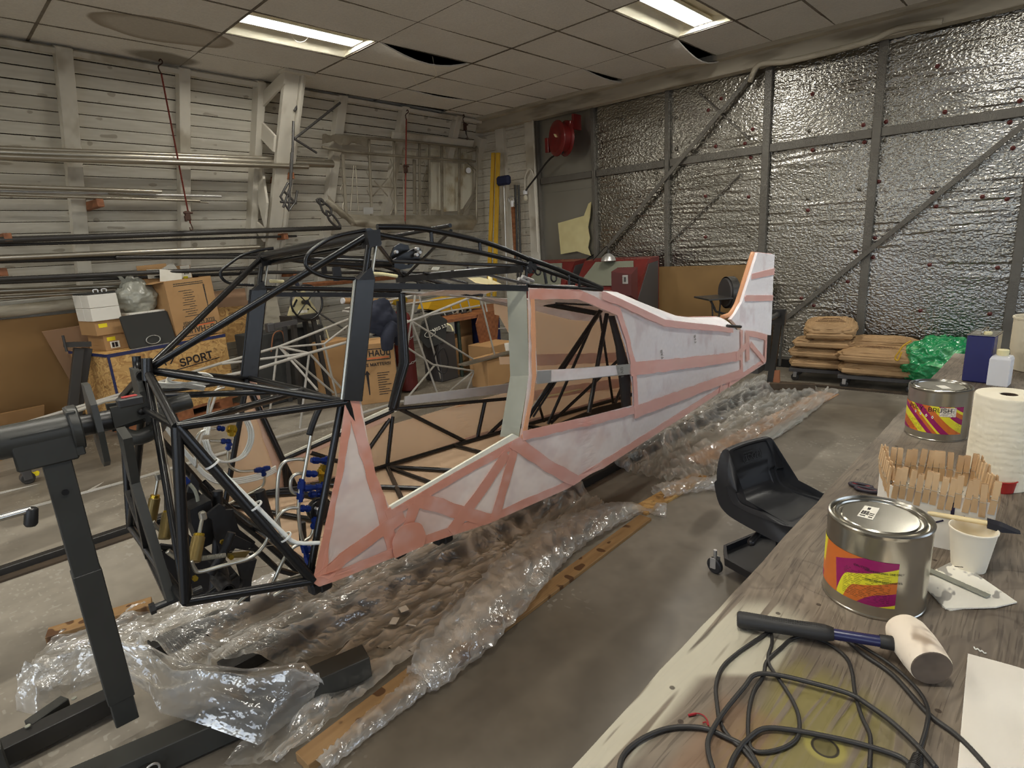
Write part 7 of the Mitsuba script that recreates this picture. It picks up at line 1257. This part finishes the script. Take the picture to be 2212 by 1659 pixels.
# vice bar and metal lengths leaning near it
single('pipe_vice', cat([bar(V(*(3.037,6.1,0.983)), V(*(3.372,6.1,0.991)), .05, .05), cbox(V(*(3.051,6.1,0.971)), (.08, .08, .1), .01)]), 'cab_dark', 'dark bar clamp resting on the case beside the machine stand', 'clamp')
for i, (a, b) in enumerate(zip([(3.925,6.6,0.933),(3.974,6.6,0.95),(4.033,6.6,0.816),(3.992,6.6,0.983)], [(3.792,6.3,0.253),(3.855,6.3,0.227),(3.938,6.3,0.282),(4.124,6.3,0.774)])): single('metal_length', rod(a, b, .011, 6), ('mill_alu', 'tube_dark', 'machine_cream', 'tube_dark')[i], ('thin pale metal length leaning behind the grey frame', 'dark metal length leaning behind the grey frame', 'cream strip leaning behind the grey frame', 'dark rod leaning across the other metal lengths')[i], 'metal length')
kc = thing('card_tube', 'brown cardboard tube with a white end cap poking out behind the pillar', 'tube'); obj('tube', tube([(4.357,6.6,1.106),(5.648,6.6,0.942)], .04, 16), 'card', kc, True); obj('cap', cyl(V(*(4.336,6.6,1.111)), V(*(4.357,6.6,1.106)), .041, 16), 'white_plastic', kc)
# moving box on the floor, jacket, cylinder, welder, table
ub = thing('moving_box', 'cardboard moving box with upright print standing on the floor behind the black pillar', 'box')
QA = nrm(V(.82, -.57, 0)); QN = V(-QA[1], QA[0], 0); Q0 = V(3.66, 5.50, 0); QR = np.column_stack([QA, QN, V(0, 0, 1)])
obj('body', xf(box((0, 0, 0), (.46, .46, .70), .004), QR, Q0), 'card', ub); QF = RR(QA, V(0, 0, 1))
def qq(a, z): return Q0 + QA * a - QN * .0015 + V(0, 0, z)
lg = Polygon([(-.17, -.055), (.17, -.055), (.17, .055), (-.17, .055)]).buffer(.012)
obj('print', text('U-HAUL', .065, .002, QF, qq(.23, .59), True), 'ink_black', ub); obj('print', prism(lg.difference(lg.buffer(-.008)), .002, QF, qq(.23, .575)), 'ink_black', ub); obj('print', prism(Polygon([(-.16, -.05), (.16, -.05), (.16, -.035), (-.16, -.035)]), .002, QF, qq(.23, .575)), 'uhaul_orange', ub)
obj('print', text('SIZE MATTERS!', .034, .002, QF, qq(.23, .46), True), 'ink_black', ub); obj('print', prism(Polygon([(-.005, -.14), (.005, -.14), (.014, .1), (.03, .1), (0, .15), (-.03, .1), (-.014, .1)]), .002, QF, qq(.13, .25)), 'ink_black', ub)
obj('print', cat([prism(Polygon([(0, 0), (w, 0), (w, .007), (0, .007)]), .002, QF, qq(.24, .10 + .028 * i)) for i, w in enumerate((.1, .14, .12, .08, .15, .1, .13, .09, .12, .14))]), 'ink_black', ub)
for i, (a, b, h, lab) in enumerate(((3.72, 6.25, .66, 'plain cardboard box behind the printed moving box'), (3.25, 6.6, .5, 'cardboard box under the leaning metal lengths'))): carton_ = single('carton', box((a, b, 0), (a + .45, b + .35, h), .004), 'card', lab, 'box')
kj = thing('jacket', 'dark navy jacket slung over the grey frame above the moving box', 'jacket')
jc = V(*(3.733,5.014,1.007)); m0 = trimesh.creation.icosphere(4); v = np.array(m0.vertices); n_ = meshkit.fbm(v * 2.2 + 6, 4)
q = v * V(.17, .10, .21) * (.75 + .6 * n_)[:, None]; q[:, 0] += .10 * (v[:, 2] < -.3) * (-v[:, 2] - .3); obj('body', xf(trimesh.Trimesh(q, m0.faces, process=False), rotz(-20), jc), 'navy_cloth', kj, True)
obj('sleeve', tube(spline([jc + V(.08, -.06, -.05), jc + V(.0, -.09, -.18), jc + V(-.02, -.09, -.28), jc + V(-.02, -.09, -.32)], 5), np.interp(np.linspace(0, 1, 16), [0, .5, 1], [.08, .07, .055]), 12), 'navy_cloth', kj, True); obj('sleeve', tube(spline([jc + V(.08, .0, -.05), jc + V(.17, -.02, -.18), jc + V(.2, -.02, -.3)], 5), .05, 12), 'navy_cloth', kj, True)
kg = thing('gas_cylinder', 'dark red welding gas cylinder with a chain behind the far door post', 'cylinder')
gc = V(4.40, 5.50, 0); obj('body', lathe([(0, .02), (.11, .02), (.12, .04), (.12, .86), (.1, .95), (.05, 1.0), (.035, 1.02), (.035, 1.06), (0, 1.06)], 28, gc), 'cyl_red', kg, 40); obj('regulator', cat([cyl(gc + V(0, 0, 1.06), gc + V(0, 0, 1.14), .018, 10), cyl(gc + V(-.08, -.02, 1.11), gc + V(-.08, -.05, 1.11), .035, 14), cyl(gc + V(.05, -.03, 1.13), gc + V(.05, -.06, 1.13), .03, 14), rod(gc + V(-.1, 0, 1.1), gc + V(.08, 0, 1.1), .014)]), 'brass', kg)
for zz_ in (.32, .62):
    for i in range(9): 
        a = math.radians(180 + 18 * i); c = gc + V(.128 * math.cos(a), .128 * math.sin(a), zz_ + .01 * i); obj('chain_link', tube(spline([c + nrm(V(-math.sin(a), math.cos(a), .1)) * .022 * math.cos(t) + (V(0, 0, 1) if i % 2 else V(math.cos(a), math.sin(a), 0)) * .011 * math.sin(t) for t in np.linspace(0, 2 * np.pi, 9)[:-1]], 2, True), .004, 5, closed=True), 'alclad', kg)
kw = thing('welder', 'black MIG welding machine with white lettering beside the gas cylinder', 'welder')
wc = V(4.62, 4.93, .0); WA = nrm(V(.8, -.6, .12)); WF_ = RR(WA, V(0, 0, 1)); 
w0 = [V(*p) for p in [(4.759,5.525,0.785),(4.911,5.415,0.897),(5.009,5.343,0.803),(4.97,5.372,0.532),(4.787,5.505,0.471),(4.714,5.557,0.582)]]; wn = nrm(np.cross(V(.8, -.59, 0), V(0, 0, 1)))
obj('body', hull(w0 + [p - wn * .22 for p in w0]), 'felt_black', kw)
cW = V(*(4.86,5.451,0.678)) + wn * .004; RW = RR(nrm(V(.8, -.59, .30)), V(0, 0, 1))
obj('lettering', text('MIG 135', .038, .003, RW, V(*(4.936,5.397,0.722)) + wn * .004, True), 'paper_white', kw)
ov = Point(0, 0).buffer(1); from shapely import affinity as _af
obj('badge_outline', prism(_af.scale(ov, .075, .04).difference(_af.scale(ov, .068, .034)), .003, RW, V(*(4.82,5.481,0.653)) + wn * .004), 'paper_white', kw)
obj('lower_cabinet', box((4.9, 5.42, .0), (5.2, 5.75, .62), .01), 'cab_dark', kw); obj('cable', tube(spline([(4.833,5.349,0.515),(4.772,5.393,0.343),(4.799,5.374,0.188),(4.873,5.32,0.147),(4.912,5.291,0.294),(4.877,5.317,0.468),(4.803,5.371,0.369),(4.827,5.353,0.184)], 6), .008, 6), 'hose_black', kw, True); obj('trigger_lead', tube(spline([(4.973,5.32,0.762),(5.014,5.29,0.733),(5.034,5.276,0.665)], 4), .012, 8), 'cream_paint', kw, True)
kt = thing('work_table', 'rough wooden-topped work table with dark green legs behind the welder', 'table')
tz = .80; obj('top', prism([(p[0], p[1]) for p in [(4.974,5.401,0.8),(5.957,5.29,0.8),(6.753,6.063,0.8),(5.908,6.546,0.8)]], .04, np.eye(3), V(0, 0, tz - .04)), 'bracket_wood', kt)
P('table_green', S(40, 52, 42), .5)
for p in [(5.269,5.421,0.8),(6.018,5.483,0.8)]: obj('leg', cyl(V(p[0], p[1], 0), V(p[0], p[1], tz - .04), .026, 12), 'table_green', kt, 40)
single('leaning_board', plate([V(*p) for p in [(5.563,5.3,0.814),(5.971,5.3,0.824),(5.823,5.3,0.146),(5.563,5.3,0.229),(5.485,5.3,0.687)]], .02, (0, -1, 0)), 'bracket_wood', 'brown wooden board leaning beside the work table', 'board'); single('card_sheet', plate([V(*p) for p in [(5.522,5.65,0.712),(5.919,5.65,0.742),(5.969,5.65,0.123),(5.908,5.65,-0.073),(5.476,5.65,0.018)]], .02, (0, -1, 0)), 'card', 'cardboard sheet standing under the work table', 'cardboard')
bt0, bt1 = V(*(4.523,4.62,0.39)), V(*(5.472,4.62,0.379)); single('pale_batten', bar(bt0 - V(0, -.03, .01), bt1 - V(0, -.03, .01), .12, .018), 'mill_alu', 'pale metal-edged batten sticking out over the low cardboard box', 'batten')
bm = bt0 * .35 + bt1 * .65; single('carton', box((bm[0] - .22, 4.62, 0), (bm[0] + .25, 4.9, bm[2] - .03), .004), 'card', 'cardboard box holding up the pale batten', 'box')
ky = thing('tool_case', 'yellow tool case standing on the work table', 'case'); yc = (4.861,5.015,0.95)
y4 = [V(*p) for p in [(5.066,5.75,0.928),(5.136,5.75,1.017),(5.644,5.75,1.054),(6.056,5.75,1.016),(6.075,5.75,0.826),(5.353,5.75,0.853)]]; obj('body', hull(y4 + [p + V(0, .22, 0) for p in y4]), 'case_yellow', ky); obj('base', hull([p + V(0, .01, -.05) for p in y4[:1] + y4[4:]] + [p + V(0, .2, -.03) for p in y4[:1] + y4[4:]]), 'felt_black', ky)
for i, p in enumerate([(5.408,5.814,0.812),(5.467,5.765,0.812),(5.527,5.715,0.812),(5.633,5.676,0.812),(5.734,5.666,0.812),(5.419,6.409,0.812),(5.612,6.476,0.812)]): single('hand_tool', cat([rod(V(*p) - V(.05, .02, 0), V(*p) + V(.06, .01, .005), .011, 8), cyl(V(*p) + V(.05, .01, -.01), V(*p) + V(.05, .01, .03), .022, 10)]), 'cab_dark' if i % 2 else 'mill_alu', f'{ORD[i]} small metal tool from the left among those on the work table' if i < 5 else f'small metal tool left of the tool case, {("inner", "outer")[i - 5]} one', 'tool', 'small tools on the work table')
for i, (x, y, sx_, sy_, h, lab) in enumerate(((5.35, 4.95, .5, .4, .42, 'low cardboard box with an open flap right of the work table'), (5.3, 5.55, .35, .4, .5, 'dusty cardboard box under the work table'))): single('carton', box((x, y, 0), (x + sx_, y + sy_, h), .004), 'card', lab, 'box')
single('blue_crate', box((5.75, 5.5, 0), (6.2, 6.0, .75), .01), 'navy_ink', 'dark blue bin behind the right end of the work table', 'bin'); single('white_cup', lathe([(0, 0), (.03, 0), (.042, .09), (.039, .09), (.028, .006), (0, .006)], 20, V(*(5.319,4.62,0.407))), 'box_white', 'white cup on the pale batten right of the work table', 'cup', smooth=40)
# --- second, grey fuselage frame standing on the floor
gf = thing('bare_fuselage_frame', 'second fuselage frame of grey primed tube standing on the floor behind the black one', 'aircraft frame')
def gt(pts, r=.0135): obj('frame_tube', tube([V(*p) for p in pts], r, 8), 'primer_grey', gf, 40)
gt([(0.369,5.451,0.533),(0.575,5.424,0.578),(1.233,5.338,0.697),(2.376,5.19,0.723),(2.915,5.12,0.785),(3.324,5.067,0.828),(4.083,4.968,0.939),(4.302,4.94,0.972),(5.028,4.845,1.118)], .015); gt([(0.426,6.035,0.488),(0.648,6.006,0.51),(1.342,5.916,0.601),(2.353,5.785,0.742),(2.922,5.711,0.808),(3.729,5.606,0.986),(4.704,5.479,1.187),(5.658,5.355,1.056)], .014)
gt([(0.25,5.466,-0.018),(0.453,5.44,0),(0.893,5.382,0.001),(1.33,5.326,0.001),(2.313,5.198,0.033),(3.16,5.088,0.041),(3.836,5,0.066),(4.375,4.93,-0.018)], .015); gt([(0.318,6.049,-0.013),(0.541,6.02,0.001),(1.497,5.896,-0.054),(2.398,5.779,-0.025),(3.294,5.662,-0.019),(4.343,5.526,-0.11),(4.958,5.446,-0.205)], .014)
for a, b in (((2.922,5.711,0.808), (2.943,5.116,0.401)), ((2.934,5.709,0.791), (3.44,5.643,0.186)), ((2.927,5.118,0.769), (3.2,5.083,0.358)), ((2.901,5.713,0.796), (2.728,5.736,0.171)), ((2.915,5.12,0.785), (2.711,5.146,0.063)), ((3.409,5.647,0.756), (3.488,5.637,-0.069)), ((2.351,5.785,0.733), (2.915,5.12,0.785)), ((2.922,5.711,0.808), (2.915,5.12,0.785)), ((2.955,5.706,0.797), (3.409,5.647,0.756)), ((3.409,5.647,0.756), (3.719,5.607,0.918)),
 ((4.204,4.952,1.243), (3.838,5,0.076)), ((4.113,4.964,0.935), (4.376,4.93,-0.012)), ((4.695,5.48,1.171), (4.958,5.446,-0.205)), ((4.113,4.964,0.935), (5.344,4.804,0.054)), ((4.617,5.49,1.196), (5.658,5.355,1.056)), ((5.108,4.835,1.121), (5.344,4.804,0.054)), ((5.722,5.347,1.05), (5.938,5.319,-0.102)), ((4.302,4.94,0.972), (5.096,4.837,0.993)),
 ((4.012,4.977,0.658), (4.343,4.934,0.393)), ((4.343,4.934,0.393), (5.33,4.806,0.075)), ((4.354,4.933,0.38), (3.92,4.989,0.062)), ((4.938,4.857,0.209), (4.544,4.908,0.036)), ((4.929,4.858,0.193), (4.791,4.876,-0.02)), ((4.936,4.857,0.191), (5.001,4.849,-0.055)), ((5.328,4.806,0.057), (5.094,4.837,-0.113)), ((5.776,5.34,0.571), (6.242,5.279,0.523)), ((3.319,5.067,1.149), (4.083,4.968,0.939)), ((3.707,5.609,1.109), (4.559,5.498,1.157)), ((4.253,5.538,1.07), (5.376,5.392,1.068)), ((4.476,4.917,-0.018), (4.544,4.908,0.036)), ((4.544,4.908,0.036), (5.094,4.837,-0.113)),
 ((1.233,5.338,0.697), (1.612,5.881,0.554)), ((0.767,5.399,0.628), (1.004,5.96,0.37)), ((0.901,5.973,0.541), (0.732,5.403,0.587)), ((0.983,5.371,0.005), (1.497,5.896,-0.054)), ((2.104,5.225,0.722), (1.757,5.27,0.036)), ((2.376,5.19,0.723), (2.064,5.23,0.029))): gt([a, b], .012)
for a, b in (((4.555,4.907,0.993), (4.575,4.904,0.941)), ((4.665,4.893,1.028), (4.69,4.889,0.948)), ((4.797,4.875,1.056), (4.828,4.871,0.953)), ((4.919,4.86,1.091), (4.949,4.856,0.965))): gt([a, b], .008)
# yellow pallet-jack foot with a wheel behind the stand
kj = thing('yellow_jack', 'yellow trolley leg with a black caster on the floor behind the stand', 'trolley')
obj('leg', plate([V(*p) for p in [(0.709,6.1,0.232),(0.742,6.1,0.188),(0.786,6.1,0.072),(0.824,6.1,0.075),(0.813,6.1,0.049),(0.732,6.1,0.05)]], .06, (0, -1, 0)), 'yellow_label', kj); ww = V(*(0.741,6.1,-0.022)); obj('wheel', cyl(V(ww[0], 6.06, .05), V(ww[0], 6.14, .05), .05, 16, .005), 'tube_dark', kj, 40); obj('fork', box((ww[0] - .03, 6.04, .04), (ww[0] + .03, 6.16, .14), .004), 'cab_dark', kj)
